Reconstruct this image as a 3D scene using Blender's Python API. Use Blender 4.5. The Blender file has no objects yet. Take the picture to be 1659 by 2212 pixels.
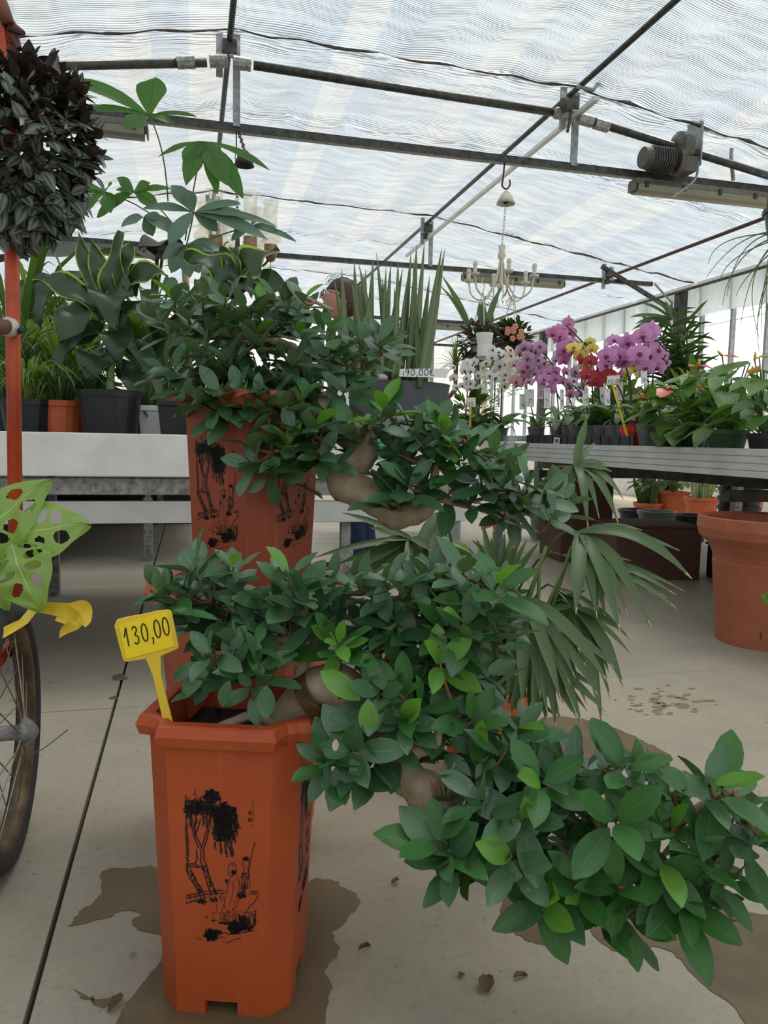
import bpy, math, random
from mathutils import Vector as V, Matrix, Quaternion, noise as mnoise
random.seed(7)
SC = bpy.context.scene; COL = SC.collection
R_ = random.uniform
# ---------------------------------------------------------------- camera
FPX, CX, CY, CAMZ = 1660.0, 829.5, 1106.0, 0.8
_yaw, _pit, _rol = math.radians(14.2), math.radians(5.44), 0.02
FW = V((math.sin(_yaw)*math.cos(_pit), math.cos(_yaw)*math.cos(_pit), -math.sin(_pit)))
_r0 = V((math.cos(_yaw), -math.sin(_yaw), 0)); _u0 = _r0.cross(FW)
RT = _r0*math.cos(_rol) + _u0*math.sin(_rol); UP = _u0*math.cos(_rol) - _r0*math.sin(_rol)
CAM = V((0, 0, CAMZ))
cd = bpy.data.cameras.new('camera'); cam = bpy.data.objects.new('camera', cd); COL.objects.link(cam)
cd.sensor_fit = 'VERTICAL'; cd.sensor_height = 24.0; cd.lens = FPX/2212*24.0
cd.clip_start = 0.02; cd.clip_end = 200
cam.matrix_world = Matrix(((RT.x, UP.x, -FW.x, 0), (RT.y, UP.y, -FW.y, 0), (RT.z, UP.z, -FW.z, CAMZ), (0, 0, 0, 1)))
SC.camera = cam
# ---------------------------------------------------------------- sky, exposure
SC.view_settings.view_transform = 'Standard'; SC.view_settings.look = 'None'
SC.view_settings.gamma = 1; SC.view_settings.use_curve_mapping = False
SC.view_settings.exposure = 0.25
wd = bpy.data.worlds.new('overcast_sky'); SC.world = wd; wd.use_nodes = True
wn = wd.node_tree.nodes; wn['Background'].inputs[0].default_value = (0.96, 0.98, 1.0, 1); wn['Background'].inputs[1].default_value = 1.5
sd = bpy.data.lights.new('sun', 'SUN'); sd.energy = 7.5; sd.angle = math.radians(24); sd.color = (1, .93, .82)
so = bpy.data.objects.new('sun', sd); COL.objects.link(so)
so.rotation_euler = V((-.28, -.12, -.95)).to_track_quat('-Z', 'Y').to_euler()
SC.cycles.max_bounces = 10; SC.cycles.transparent_max_bounces = 16; SC.cycles.use_denoising = True
SC.cycles.sample_clamp_indirect = 6.0; SC.cycles.caustics_reflective = False; SC.cycles.caustics_refractive = False

# ---------------------------------------------------------------- placing: a pixel and a depth (or a plane) give a point of the place
def ray(x, y): return FW + RT*((x-CX)/FPX) - UP*((y-CY)/FPX)
def P(x, y, d): return CAM + ray(x, y)*d
def G(x, y, z=0.0):
    v = ray(x, y); return CAM + v*((z-CAMZ)/v.z)
def PL(x, y, ax, val):
    v = ray(x, y); return CAM + v*((val-CAM[ax])/v[ax])
def PX(n, d): return n*d/FPX            # n pixels at depth d, in metres

# ---------------------------------------------------------------- mesh building
class MB:
    def __init__(s): s.v = []; s.f = []; s.m = []; s.uv = {}
    def add(s, vs, fs, mi=0):
        o = len(s.v); s.v += [V(p) for p in vs]
        for f in fs: s.f.append([i+o for i in f]); s.m.append(mi)
        return s
    def box(s, c, sz, rz=0, mi=0, tap=1.0, M=None):
        c = V(c); x, y, z = [k/2 for k in sz]; vs = []
        for dz, t in ((-z, tap), (z, 1)):
            for dx, dy in ((-x, -y), (x, -y), (x, y), (-x, y)):
                p = V((dx*t, dy*t, dz))
                p = (M @ p) if M else Matrix.Rotation(rz, 3, 'Z') @ p
                vs.append(c+p)
        return s.add(vs, [(3, 2, 1, 0), (4, 5, 6, 7), (0, 1, 5, 4), (1, 2, 6, 5), (2, 3, 7, 6), (3, 0, 4, 7)], mi)
    def tube(s, pts, r, n=8, mi=0, caps=True, flat=1.0):
        pts = [V(p) for p in pts]; k = len(pts)
        rs = r if isinstance(r, (list, tuple)) else [r]*k
        vs = []; fs = []; pu = None
        for i, p in enumerate(pts):
            t = (pts[min(i+1, k-1)]-pts[max(i-1, 0)])
            t = t.normalized() if t.length > 1e-9 else V((0, 0, 1))
            if pu is None: pu = t.orthogonal().normalized()
            u = pu - t*pu.dot(t)
            u = u.normalized() if u.length > 1e-6 else t.orthogonal().normalized()
            pu = u; w = t.cross(u)
            for j in range(n):
                a = 2*math.pi*j/n; vs.append(p + (u*math.cos(a) + w*math.sin(a)*flat)*rs[i])
        for i in range(k-1):
            for j in range(n):
                a, b = i*n+j, i*n+(j+1) % n; fs.append((a, b, b+n, a+n))
        if caps: fs.append(tuple(range(n))[::-1]); fs.append(tuple(range((k-1)*n, k*n)))
        return s.add(vs, fs, mi)
    def lathe(s, c, prof, n=24, mi=0, M=None, caps=True):       # prof: (radius, z) from one end of the outline to the other
        c = V(c); vs = []; fs = []
        for r, z in prof:
            for j in range(n):
                a = 2*math.pi*j/n; p = V((r*math.cos(a), r*math.sin(a), z)); vs.append(c + (M @ p if M else p))
        k = len(prof)
        for i in range(k-1):
            for j in range(n):
                a, b = i*n+j, i*n+(j+1) % n; fs.append((a, b, b+n, a+n))
        if caps and prof[0][0] > 1e-6: fs.append(tuple(range(n))[::-1])
        if caps and prof[-1][0] > 1e-6: fs.append(tuple(range((k-1)*n, k*n)))
        return s.add(vs, fs, mi)
    def loft(s, rings, mi=0, caps=True):
        n = len(rings[0]); vs = [p for r in rings for p in r]; fs = []
        for i in range(len(rings)-1):
            for j in range(n):
                a, b = i*n+j, i*n+(j+1) % n; fs.append((a, b, b+n, a+n))
        if caps: fs.append(tuple(range(n))[::-1]); fs.append(tuple(range((len(rings)-1)*n, len(rings)*n)))
        return s.add(vs, fs, mi)
    def ball(s, c, r, n=10, k=6, mi=0, sq=(1, 1, 1)):
        c = V(c); pr = [(math.sin(math.pi*i/k), -math.cos(math.pi*i/k)) for i in range(k+1)]
        vs = []; fs = []
        for a, z in pr:
            for j in range(n):
                t = 2*math.pi*j/n; vs.append(c+V((r*a*math.cos(t)*sq[0], r*a*math.sin(t)*sq[1], r*z*sq[2])))
        for i in range(k):
            for j in range(n):
                a, b = i*n+j, i*n+(j+1) % n; fs.append((a, b, b+n, a+n))
        return s.add(vs, fs, mi)
    def mesh(s, name, mats, org=V((0, 0, 0)), smooth=False):
        me = bpy.data.meshes.new(name)
        me.from_pydata([tuple(p-org) for p in s.v], [], s.f)
        for m in (mats if isinstance(mats, (list, tuple)) else [mats]): me.materials.append(m)
        if len(me.materials) > 1: me.polygons.foreach_set('material_index', s.m)
        if smooth: me.polygons.foreach_set('use_smooth', [True]*len(me.polygons))
        me.update(); return me

ORG = {}
def link(o, parent=None):
    COL.objects.link(o)
    if parent is not None: o.parent = parent
    ORG[o.name] = ORG.get(parent.name, V((0, 0, 0))) if parent is not None else V((0, 0, 0))
    return o
def tag(o, label=None, cat=None, group=None, kind=None):
    if label: o['label'] = label
    if cat: o['category'] = cat
    if group: o['group'] = group
    if kind: o['kind'] = kind
    return o
def thing(name, label, cat, loc, group=None, kind=None):
    o = bpy.data.objects.new(name, None); COL.objects.link(o); o.empty_display_size = .05
    o.location = V(loc); ORG[o.name] = V(loc); return tag(o, label, cat, group, kind)
def part(name, mb, mats, parent=None, smooth=False, label=None, kind=None, bev=0):
    org = ORG[parent.name] if parent is not None else V((0, 0, 0))
    o = bpy.data.objects.new(name, mb.mesh(name, mats, org, smooth)); link(o, parent)
    if bev:
        b = o.modifiers.new('bevel', 'BEVEL'); b.width = bev; b.segments = 2; b.limit_method = 'ANGLE'
    return tag(o, label=label, kind=kind)
def solo(name, mb, mats, label, cat, loc, group=None, smooth=False, kind=None, bev=0):   # a thing that is one mesh
    o = bpy.data.objects.new(name, mb.mesh(name, mats, V(loc), smooth)); link(o); o.location = V(loc); ORG[o.name] = V(loc)
    if bev:
        b = o.modifiers.new('bevel', 'BEVEL'); b.width = bev; b.segments = 2; b.limit_method = 'ANGLE'
    return tag(o, label, cat, group, kind)
def bez(a, b, c, n=8):
    a, b, c = V(a), V(b), V(c)
    return [a*(1-t)**2 + b*2*t*(1-t) + c*t*t for t in [i/n for i in range(n+1)]]
def smooth_path(pts, n=5):                           # Catmull-Rom through the points
    pts = [V(p) for p in pts]; out = []
    q = [pts[0]*2-pts[1]] + pts + [pts[-1]*2-pts[-2]]
    for i in range(1, len(q)-2):
        for k in range(n):
            t = k/n; a, b, c, d = q[i-1], q[i], q[i+1], q[i+2]
            out.append((b*2 + (c-a)*t + (a*2-b*5+c*4-d)*t*t + (b*3-a-c*3+d)*t**3)*.5)
    out.append(pts[-1]); return out
def lerp_list(rs, n):
    out = []
    for i in range(len(rs)-1):
        for k in range(n): out.append(rs[i] + (rs[i+1]-rs[i])*k/n)
    return out + [rs[-1]]

# ---------------------------------------------------------------- materials (all procedural)
def srgb(r, g, b):
    f = lambda c: (c/12.92 if c <= .04045 else ((c+.055)/1.055)**2.4)
    return (f(r/255), f(g/255), f(b/255), 1)
class NT:
    def __init__(s, name):
        s.m = bpy.data.materials.new(name); s.m.use_nodes = True; s.t = s.m.node_tree
        s.t.nodes.clear(); s.out = s.n('ShaderNodeOutputMaterial')
    def n(s, typ, **kw):
        x = s.t.nodes.new(typ)
        for k, v in kw.items():
            if k.startswith('i_'):
                key = k[2:]; x.inputs[int(key) if key.isdigit() else key.replace('_', ' ')].default_value = v
            else: setattr(x, k, v)
        return x
    def l(s, a, b): s.t.links.new(a, b)
    def mix(s, fac, a, b, mode='MIX'):
        x = s.n('ShaderNodeMix', data_type='RGBA', blend_type=mode)
        for sock, val in ((x.inputs[0], fac), (x.inputs[6], a), (x.inputs[7], b)):
            if hasattr(val, 'node'): s.l(val, sock)
            else: sock.default_value = val
        return x.outputs[2]
    def math(s, op, a, b=0.0, c=None):
        x = s.n('ShaderNodeMath', operation=op)
        for i, val in enumerate((a, b) if c is None else (a, b, c)):
            if hasattr(val, 'node'): s.l(val, x.inputs[i])
            else: x.inputs[i].default_value = val
        return x.outputs[0]
    def noise(s, scale, detail=4, rough=.55, vec=None):
        x = s.n('ShaderNodeTexNoise'); x.inputs['Scale'].default_value = scale
        x.inputs['Detail'].default_value = detail; x.inputs['Roughness'].default_value = rough
        if vec is not None: s.l(vec, x.inputs['Vector'])
        return x.outputs[0]
    def ramp(s, fac, a, b, c0=(0, 0, 0, 1), c1=(1, 1, 1, 1)):
        x = s.n('ShaderNodeValToRGB'); e = x.color_ramp.elements
        e[0].position, e[1].position = a, b; e[0].color, e[1].color = c0, c1
        s.l(fac, x.inputs[0]); return x.outputs[0]
    def vec(s, obj=True):
        return s.n('ShaderNodeTexCoord').outputs['Object'] if obj else s.n('ShaderNodeNewGeometry').outputs['Position']
    def scaled(s, v, sc):
        x = s.n('ShaderNodeMapping'); x.inputs['Scale'].default_value = sc; s.l(v, x.inputs[0]); return x.outputs[0]
    def bsdf(s, col, rough=.5, metal=0.0, spec=.5, bump=None, bstr=.3, bdist=.01):
        b = s.n('ShaderNodeBsdfPrincipled')
        for k, val in (('Base Color', col), ('Roughness', rough), ('Metallic', metal), ('Specular IOR Level', spec)):
            if hasattr(val, 'node'): s.l(val, b.inputs[k])
            else: b.inputs[k].default_value = val
        if bump is not None:
            n = s.n('ShaderNodeBump'); n.inputs['Strength'].default_value = bstr; n.inputs['Distance'].default_value = bdist
            s.l(bump, n.inputs['Height']); s.l(n.outputs[0], b.inputs['Normal'])
        return b.outputs[0]
    def done(s, sh): s.l(sh, s.out.inputs[0]); return s.m
def plain(name, c, rough=.5, metal=0.0, c2=None, sc=12, spec=.5, bump=0.0, world=True):
    t = NT(name); v = t.vec(not world); nz = t.noise(sc, 5, .6, v)
    c2 = c2 or tuple(k*.72 for k in c[:3])+(1,)
    col = t.mix(t.ramp(nz, .38, .68), c, c2)
    return t.done(t.bsdf(col, rough, metal, spec, nz if bump else None, bump, .01))
def leafmat(name, c1, c2, rib=None, rough=.36, trans=.22, dust=0.0, under=None, stripe=None, spec=.7):
    t = NT(name); uv = t.n('ShaderNodeUVMap').outputs[0]; sx = t.n('ShaderNodeSeparateXYZ'); t.l(uv, sx.inputs[0])
    rnd = t.n('ShaderNodeObjectInfo').outputs['Random']
    pos = t.vec(False); nz = t.noise(9, 3, .5, pos)
    fac = t.math('ADD', t.math('MULTIPLY', rnd, .6), t.math('MULTIPLY', t.math('SUBTRACT', nz, .3), .8))
    cl = t.n('ShaderNodeClamp'); t.l(fac, cl.inputs[0])
    col = t.mix(cl.outputs[0], c1, c2)
    du = t.math('ABSOLUTE', t.math('SUBTRACT', sx.outputs[0], .5))
    if stripe:                                         # pale bands along the blade
        w = t.math('LESS_THAN', t.math('ABSOLUTE', t.math('SUBTRACT', du, .22)), .10); col = t.mix(t.math('MULTIPLY', w, .75), col, stripe)
    if rib: col = t.mix(t.math('LESS_THAN', du, .011), col, rib)
    if dust:
        d = t.ramp(t.noise(150, 3, .7, pos), .60, .72); d2 = t.ramp(t.noise(14, 2, .5, pos), .42, .7)
        col = t.mix(t.math('MULTIPLY', t.math('MULTIPLY', d, d2), dust), col, (.45, .5, .45, 1))
    if under:
        bf = t.n('ShaderNodeNewGeometry').outputs['Backfacing']; col = t.mix(bf, col, under)
    vein = t.n('ShaderNodeTexWave'); vein.inputs['Scale'].default_value = 4.0; vein.inputs['Distortion'].default_value = 1.5; t.l(uv, vein.inputs[0])
    a = t.bsdf(col, rough, 0, spec, vein.outputs[1], .12, .002)
    tr = t.n('ShaderNodeBsdfTranslucent'); tc = t.mix(1.0, col, (1.6, 1.7, .7, 1), 'MULTIPLY'); t.l(tc, tr.inputs[0])
    mx = t.n('ShaderNodeMixShader'); mx.inputs[0].default_value = trans; t.l(a, mx.inputs[1]); t.l(tr.outputs[0], mx.inputs[2])
    return t.done(mx.outputs[0])

def m_concrete():
    t = NT('concrete'); p = t.vec(False)
    big = t.noise(.55, 4, .6, p); mid = t.noise(3.2, 5, .65, p); fine = t.noise(60, 4, .7, p)
    c = t.mix(t.ramp(big, .35, .65), srgb(170, 163, 149), srgb(182, 168, 145))
    c = t.mix(t.math('MULTIPLY', t.ramp(mid, .40, .72), .55), c, srgb(150, 141, 126))
    c = t.mix(t.math('MULTIPLY', t.ramp(fine, .50, .75), .30), c, srgb(112, 104, 94))
    sp = t.ramp(t.noise(26, 2, .5, p), .70, .74); c = t.mix(t.math('MULTIPLY', sp, .5), c, srgb(96, 88, 78))
    return t.done(t.bsdf(c, t.ramp(mid, .2, .9, (.45,)*3+(1,), (.75,)*3+(1,)), 0, .35, fine, .12, .004))
def m_terracotta(name, a, b):
    t = NT(name); p = t.vec(False)
    c = t.mix(t.ramp(t.noise(5, 4, .6, p), .35, .7), a, b)
    ch = t.ramp(t.noise(38, 5, .75, p), .62, .78); c = t.mix(t.math('MULTIPLY', ch, .38), c, srgb(214, 158, 128))
    drip = t.ramp(t.noise(9, 3, .6, t.scaled(p, (4, 4, .35))), .60, .80); c = t.mix(t.math('MULTIPLY', drip, .22), c, srgb(206, 150, 122))
    return t.done(t.bsdf(c, .48, 0, .4, t.noise(160, 3, .6, p), .08, .002))
def m_screen():
    t = NT('shade_cloth'); p = t.vec(False); sx = t.n('ShaderNodeSeparateXYZ'); t.l(p, sx.inputs[0])
    X, Y = sx.outputs[0], sx.outputs[1]
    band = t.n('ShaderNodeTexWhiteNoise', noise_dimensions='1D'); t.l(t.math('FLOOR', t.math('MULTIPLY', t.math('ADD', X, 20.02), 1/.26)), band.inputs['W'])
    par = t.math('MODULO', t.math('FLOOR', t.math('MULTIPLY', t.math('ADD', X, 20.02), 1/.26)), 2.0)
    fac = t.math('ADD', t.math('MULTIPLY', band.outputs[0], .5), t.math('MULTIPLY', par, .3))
    c = t.mix(fac, srgb(160, 174, 188), srgb(198, 197, 192))  # light and dark fold facets put into the colour as bands
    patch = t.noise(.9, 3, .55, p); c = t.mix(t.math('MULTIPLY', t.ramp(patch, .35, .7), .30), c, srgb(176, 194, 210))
    wob = t.math('MULTIPLY', t.math('SUBTRACT', t.noise(2.0, 2, .5, p), .5), .05)
    ph = t.math('MULTIPLY', t.math('ADD', Y, wob), 2*math.pi/.019)
    ln = t.ramp(t.math('MULTIPLY_ADD', t.math('SINE', ph), .5, .5), .45, .85)
    brk = t.ramp(t.noise(2.2, 4, .6, t.scaled(p, (1, 5, 1))), .36, .62)
    c = t.mix(t.math('MULTIPLY', ln, t.math('MULTIPLY_ADD', brk, .55, .30)), c, srgb(52, 58, 64))
    wr = t.ramp(t.noise(5, 5, .7, t.scaled(p, (.35, 9, 1))), .62, .72); c = t.mix(t.math('MULTIPLY', wr, .22), c, srgb(90, 98, 106))
    tr = t.n('ShaderNodeBsdfTranslucent'); t.l(c, tr.inputs[0])
    df = t.bsdf(c, .5, 0, .3)
    mx = t.n('ShaderNodeMixShader'); mx.inputs[0].default_value = .44; t.l(df, mx.inputs[1]); t.l(tr.outputs[0], mx.inputs[2])
    tp = t.n('ShaderNodeBsdfTransparent'); t.l(c, tp.inputs[0]); m2 = t.n('ShaderNodeMixShader'); m2.inputs[0].default_value = .16
    t.l(mx.outputs[0], m2.inputs[1]); t.l(tp.outputs[0], m2.inputs[2])
    return t.done(m2.outputs[0])
def m_glass(name, tint=(1, 1, 1, 1), gl=.08, rough=.05):
    t = NT(name); a = t.n('ShaderNodeBsdfTransparent'); a.inputs[0].default_value = tint
    g = t.n('ShaderNodeBsdfGlossy'); g.inputs['Roughness'].default_value = rough
    mx = t.n('ShaderNodeMixShader'); mx.inputs[0].default_value = gl; t.l(a.outputs[0], mx.inputs[1]); t.l(g.outputs[0], mx.inputs[2])
    return t.done(mx.outputs[0])
def m_sheet(name, c, trans=.5):
    t = NT(name); nz = t.noise(2.5, 4, .6, t.vec(False)); col = t.mix(t.ramp(nz, .35, .7), c, tuple(k*.85 for k in c[:3])+(1,))
    tr = t.n('ShaderNodeBsdfTranslucent'); t.l(col, tr.inputs[0])
    mx = t.n('ShaderNodeMixShader'); mx.inputs[0].default_value = trans; t.l(t.bsdf(col, .4), mx.inputs[1]); t.l(tr.outputs[0], mx.inputs[2])
    return t.done(mx.outputs[0])
def m_bark(name, a, b, sc=30):
    t = NT(name); p = t.vec(False); n1 = t.noise(sc, 5, .65, p); n2 = t.noise(sc*4, 3, .6, p)
    c = t.mix(t.ramp(n1, .35, .68), a, b); c = t.mix(t.math('MULTIPLY', t.ramp(n2, .62, .74), .45), c, srgb(214, 196, 172))
    return t.done(t.bsdf(c, .7, 0, .3, n1, .5, .006))

MT = dict(
    concrete=m_concrete(), joint=plain('joint_filler', srgb(52, 47, 42), .9),
    pot_front=m_terracotta('terracotta_plastic', srgb(192, 88, 46), srgb(176, 76, 40)),
    pot_rear=m_terracotta('terracotta_plastic_dull', srgb(160, 80, 56), srgb(144, 68, 48)),
    pot_low=m_terracotta('terracotta_clay', srgb(196, 112, 80), srgb(178, 94, 64)),
    ink=plain('black_ink', srgb(22, 17, 18), .6, c2=srgb(32, 24, 24)),
    soil=plain('potting_soil', srgb(52, 38, 30), .95, c2=srgb(24, 18, 15), sc=90, bump=.9),
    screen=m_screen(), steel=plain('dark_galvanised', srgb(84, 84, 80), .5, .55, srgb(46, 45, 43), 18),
    galv=plain('galvanised', srgb(160, 164, 164), .45, .35, srgb(120, 124, 126), 25),
    galv_worn=plain('galvanised_worn', srgb(176, 176, 174), .6, .2, srgb(108, 106, 102), 40, bump=.4),
    alu=plain('brushed_aluminium', srgb(216, 217, 215), .42, .1, srgb(200, 201, 199), 6),
    white_metal=plain('bench_white', srgb(242, 242, 236), .45, 0, srgb(226, 226, 220), 7),
    rust_pipe=plain('red_oxide_pipe', srgb(88, 52, 48), .6, .2, srgb(58, 38, 36), 14),
    orange=plain('orange_paint', srgb(206, 84, 40), .42, 0, srgb(168, 62, 32), 10),
    brown_pipe=plain('brown_pipe', srgb(126, 78, 52), .5, 0, srgb(96, 58, 40), 12),
    black=plain('black_plastic', srgb(44, 44, 46), .42, 0, srgb(30, 30, 32), 9),
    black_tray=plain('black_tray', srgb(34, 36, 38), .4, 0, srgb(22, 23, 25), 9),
    grey_pot=plain('slate_plastic', srgb(84, 87, 94), .5, 0, srgb(72, 75, 82), 6),
    greypot2=plain('grey_plastic', srgb(120, 122, 124), .5, 0, srgb(98, 100, 102), 8),
    red=plain('red_plastic', srgb(226, 48, 34), .35, 0, srgb(206, 40, 28), 9),
    green_pot=plain('green_plastic', srgb(72, 98, 66), .5, 0, srgb(60, 84, 56), 9),
    orange_pot=plain('orange_pot', srgb(206, 104, 62), .5, 0, srgb(188, 88, 50), 9),
    clay=m_terracotta('clay_big', srgb(182, 108, 78), srgb(164, 92, 66)),
    white=plain('white_plastic', srgb(238, 238, 236), .4, 0, srgb(224, 224, 222), 6),
    card=plain('white_card', srgb(240, 240, 238), .6, 0, srgb(230, 230, 228), 6),
    yellow=plain('yellow_plastic', srgb(240, 204, 56), .4, 0, srgb(228, 190, 60), 8),
    yellow_card=plain('yellow_card', srgb(255, 224, 30), .5, 0, srgb(250, 216, 24), 8),
    red_card=plain('red_card', srgb(186, 40, 44), .45, 0, srgb(170, 34, 40), 8),
    rubber=plain('tyre_rubber', srgb(62, 62, 66), .8, 0, srgb(46, 45, 48), 40, bump=.3),
    rust=plain('rusty_rim', srgb(128, 108, 84), .6, .35, srgb(78, 62, 48), 22, bump=.3),
    spoke=plain('spoke_wire', srgb(176, 172, 162), .35, .8),
    bark=m_bark('ficus_bark', srgb(188, 168, 144), srgb(150, 128, 106)), bark_cut=m_bark('bark_scar', srgb(112, 84, 48), srgb(66, 48, 30), 90),
    twig=plain('twig_brown', srgb(150, 110, 76), .7, 0, srgb(108, 78, 54), 40),
    stem=plain('green_stem', srgb(92, 118, 58), .5, 0, srgb(74, 98, 50), 20), stemdark=plain('orchid_stem', srgb(74, 62, 50), .5, 0, srgb(58, 66, 40), 20),
    leaf=leafmat('ficus_leaf', srgb(48, 86, 52), srgb(92, 134, 92), srgb(102, 140, 100), .34, .14, .5, srgb(92, 116, 82)),
    leafb=leafmat('ficus_leaf_green', srgb(50, 98, 46), srgb(76, 126, 62), srgb(92, 138, 76), .38, .2, .2, srgb(104, 132, 84), None, .45),
    young=leafmat('ficus_leaf_young', srgb(92, 146, 52), srgb(116, 168, 66), srgb(136, 182, 88), .36, .25),
    palm=leafmat('palm_leaf', srgb(62, 92, 46), srgb(92, 118, 64), None, .36, .2, .1, None), palmtip=plain('dry_tip', srgb(206, 176, 112), .7),
    sans=leafmat('spear_leaf', srgb(84, 106, 60), srgb(108, 126, 76), None, .5, .05),
    drac=leafmat('broad_leaf', srgb(42, 66, 36), srgb(60, 86, 48), None, .34, .2), dracy=leafmat('broad_leaf_margin', srgb(156, 182, 72), srgb(188, 208, 92), None, .4, .45),
    pach=leafmat('palmate_leaf', srgb(60, 106, 40), srgb(82, 128, 52), srgb(44, 78, 34), .45, .45), pachd=leafmat('palmate_leaf_blue', srgb(78, 108, 90), srgb(96, 126, 104), srgb(130, 154, 128), .42, .2),
    darkleaf=leafmat('dark_leaf', srgb(46, 52, 40), srgb(62, 62, 46), None, .5, .12),
    grass=leafmat('grass_blade', srgb(92, 124, 50), srgb(134, 154, 76), None, .5, .3), grassd=leafmat('reed_blade', srgb(62, 88, 48), srgb(92, 116, 66), None, .5, .3),
    wand=leafmat('purple_leaf', srgb(56, 54, 50), srgb(72, 84, 64), None, .36, .1, 0, srgb(58, 42, 46), srgb(118, 130, 112)),
    monst=leafmat('lime_leaf', srgb(128, 164, 74), srgb(160, 188, 104), srgb(182, 206, 132), .42, .35),
    anth=leafmat('heart_leaf', srgb(72, 112, 50), srgb(108, 146, 72), srgb(128, 158, 92), .38, .25), spathe=leafmat('spathe_red', srgb(206, 50, 44), srgb(220, 76, 66), None, .3, .2), spathep=leafmat('spathe_pink', srgb(226, 150, 128), srgb(232, 170, 148), None, .3, .3),
    orch=leafmat('orchid_leaf', srgb(62, 96, 48), srgb(92, 126, 66), srgb(80, 112, 58), .4, .2),
    variegated=leafmat('variegated_leaf', srgb(104, 140, 84), srgb(150, 178, 128), None, .4, .25),
    brownleaf=leafmat('bronze_leaf', srgb(76, 62, 56), srgb(98, 84, 72), None, .5, .15),
    cream=plain('cream_metal', srgb(222, 216, 200), .45, .1, srgb(200, 192, 174), 30), iron=plain('wrought_iron', srgb(96, 76, 66), .5, .5, srgb(66, 52, 46), 30),
    chim=m_glass('smoked_glass', (.93, .90, .82, 1), .16, .12), pane=m_glass('pane_glass', (.96, .98, .97, 1), .06, .03),
    lampbody=plain('lamp_grey', srgb(104, 102, 92), .5, 0, srgb(84, 82, 74), 8), lampdiff=m_sheet('lamp_diffuser', srgb(160, 158, 140), .25),
    bell_in=plain('bell_dark', srgb(70, 64, 58), .5, .4), motor=plain('motor_grey', srgb(92, 88, 80), .5, .2, srgb(66, 63, 58), 14),
    sheet=m_sheet('white_film', srgb(242, 238, 236), .5), valance=m_sheet('corrugated_film', srgb(214, 220, 224), .5),
    teal=plain('teal_paper', srgb(54, 178, 140), .5, 0, srgb(44, 164, 128), 6), box_brown=plain('wet_board', srgb(98, 64, 50), .7, 0, srgb(76, 50, 40), 6),
    skin=plain('skin', srgb(206, 150, 126), .5, 0, srgb(196, 138, 116), 8), hair=plain('brown_hair', srgb(70, 40, 32), .45, 0, srgb(48, 28, 24), 60),
    jeans=plain('denim', srgb(48, 66, 98), .85, 0, srgb(34, 46, 72), 40), navy=plain('navy_fleece', srgb(56, 62, 92), .9, 0, srgb(42, 46, 72), 20), shoe=plain('black_trainer', srgb(36, 34, 38), .6, 0, srgb(26, 25, 28), 30), sole=plain('trainer_sole', srgb(110, 100, 94), .7),
    wet=None)
def m_wet():
    t = NT('wet_concrete'); p = t.vec(False); mid = t.noise(6, 5, .65, p)
    c = t.mix(t.ramp(mid, .35, .7), srgb(122, 104, 76), srgb(98, 82, 58))
    return t.done(t.bsdf(c, .42, 0, .45, t.noise(70, 3, .6, p), .12, .003))
MT['wet'] = m_wet()
# ================================================================= STRUCTURE
WX, EZ, BY = 6.75, 2.93, 17.6              # right wall, eave height, back wall
def zroof(x):
    if x < .28: return max(3.65 - (.28-x)*.172, 2.75)
    if x < 2.9: return 3.65 - (x-.28)*.02
    return 3.598 - (x-2.9)*.150
# floor: a base with concrete slabs laid over it
fl = thing('floor', None, None, (0, 0, 0), kind='structure')
part('floor_bed', MB().box((0, 7, -.06), (16, 26, .08)), MT['joint'], fl)
xs = [-8, -.22, 3.95, 8.1]; ys = [-6, 2.31, 6.6, 10.9, 15.2, 20]
for i in range(3):
    for j in range(5):
        g = .004
        part('slab', MB().box(((xs[i]+xs[i+1])/2, (ys[j]+ys[j+1])/2, -.02), (xs[i+1]-xs[i]-2*g, ys[j+1]-ys[j]-(.003 if i else .006), .04)), MT['concrete'], fl, bev=.002)

# ceiling: shade cloth, tie beams, pipes, drive tubes
ce = thing('ceiling', None, None, (0, 8, 3.5), kind='structure')
def cloth(y0, y1):
    mb = MB(); nx = int(13.0/.065); ny = max(4, int((y1-y0)/.16)); vs = []
    # finer rows close to the gathered front edge
    ts = [i*.018 for i in range(22)] + [.40+(y1-y0-.40)*k/ny for k in range(ny+1)]
    for t in ts:
        y = y0+t
        for i in range(nx+1):
            x = -6.2 + 13.0*i/nx
            sag = .022*abs(math.sin(math.pi*(x-.28)/.524)) + .012*math.sin(x*11+y*2)
            ge = math.exp(-t/.14); ge2 = math.exp(-(y1-y0-t)/.10)
            cr = .05*ge*math.sin(t*95+2.0*math.sin(x*3.1+y0))*(.4+.6*abs(mnoise.noise(V((x*2, t*3, y0)))))
            n = mnoise.noise(V((x*1.3, y*2.2, 3)))*.010
            vs.append((x, y + .008*ge*math.sin(x*6)+ge*.03*abs(math.sin(math.pi*(x-.28)/.524)), zroof(x)-sag*(1-.5*ge)-.05*ge2-.02*ge+cr+n))
    w = nx+1; fs = [(j*w+i, j*w+i+1, (j+1)*w+i+1, (j+1)*w+i) for j in range(len(ts)-1) for i in range(nx)]
    mb.add(vs, fs); return mb
gaps = [-4, -.6, 2.1, 3.9, 5.66, 7.0, 9.28, 10.75, 13.0, 14.6, BY-.1]
for k in range(len(gaps)-1):
    part('shade_cloth', cloth(gaps[k]+.06, gaps[k+1]), MT['screen'], ce, smooth=True)
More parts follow.
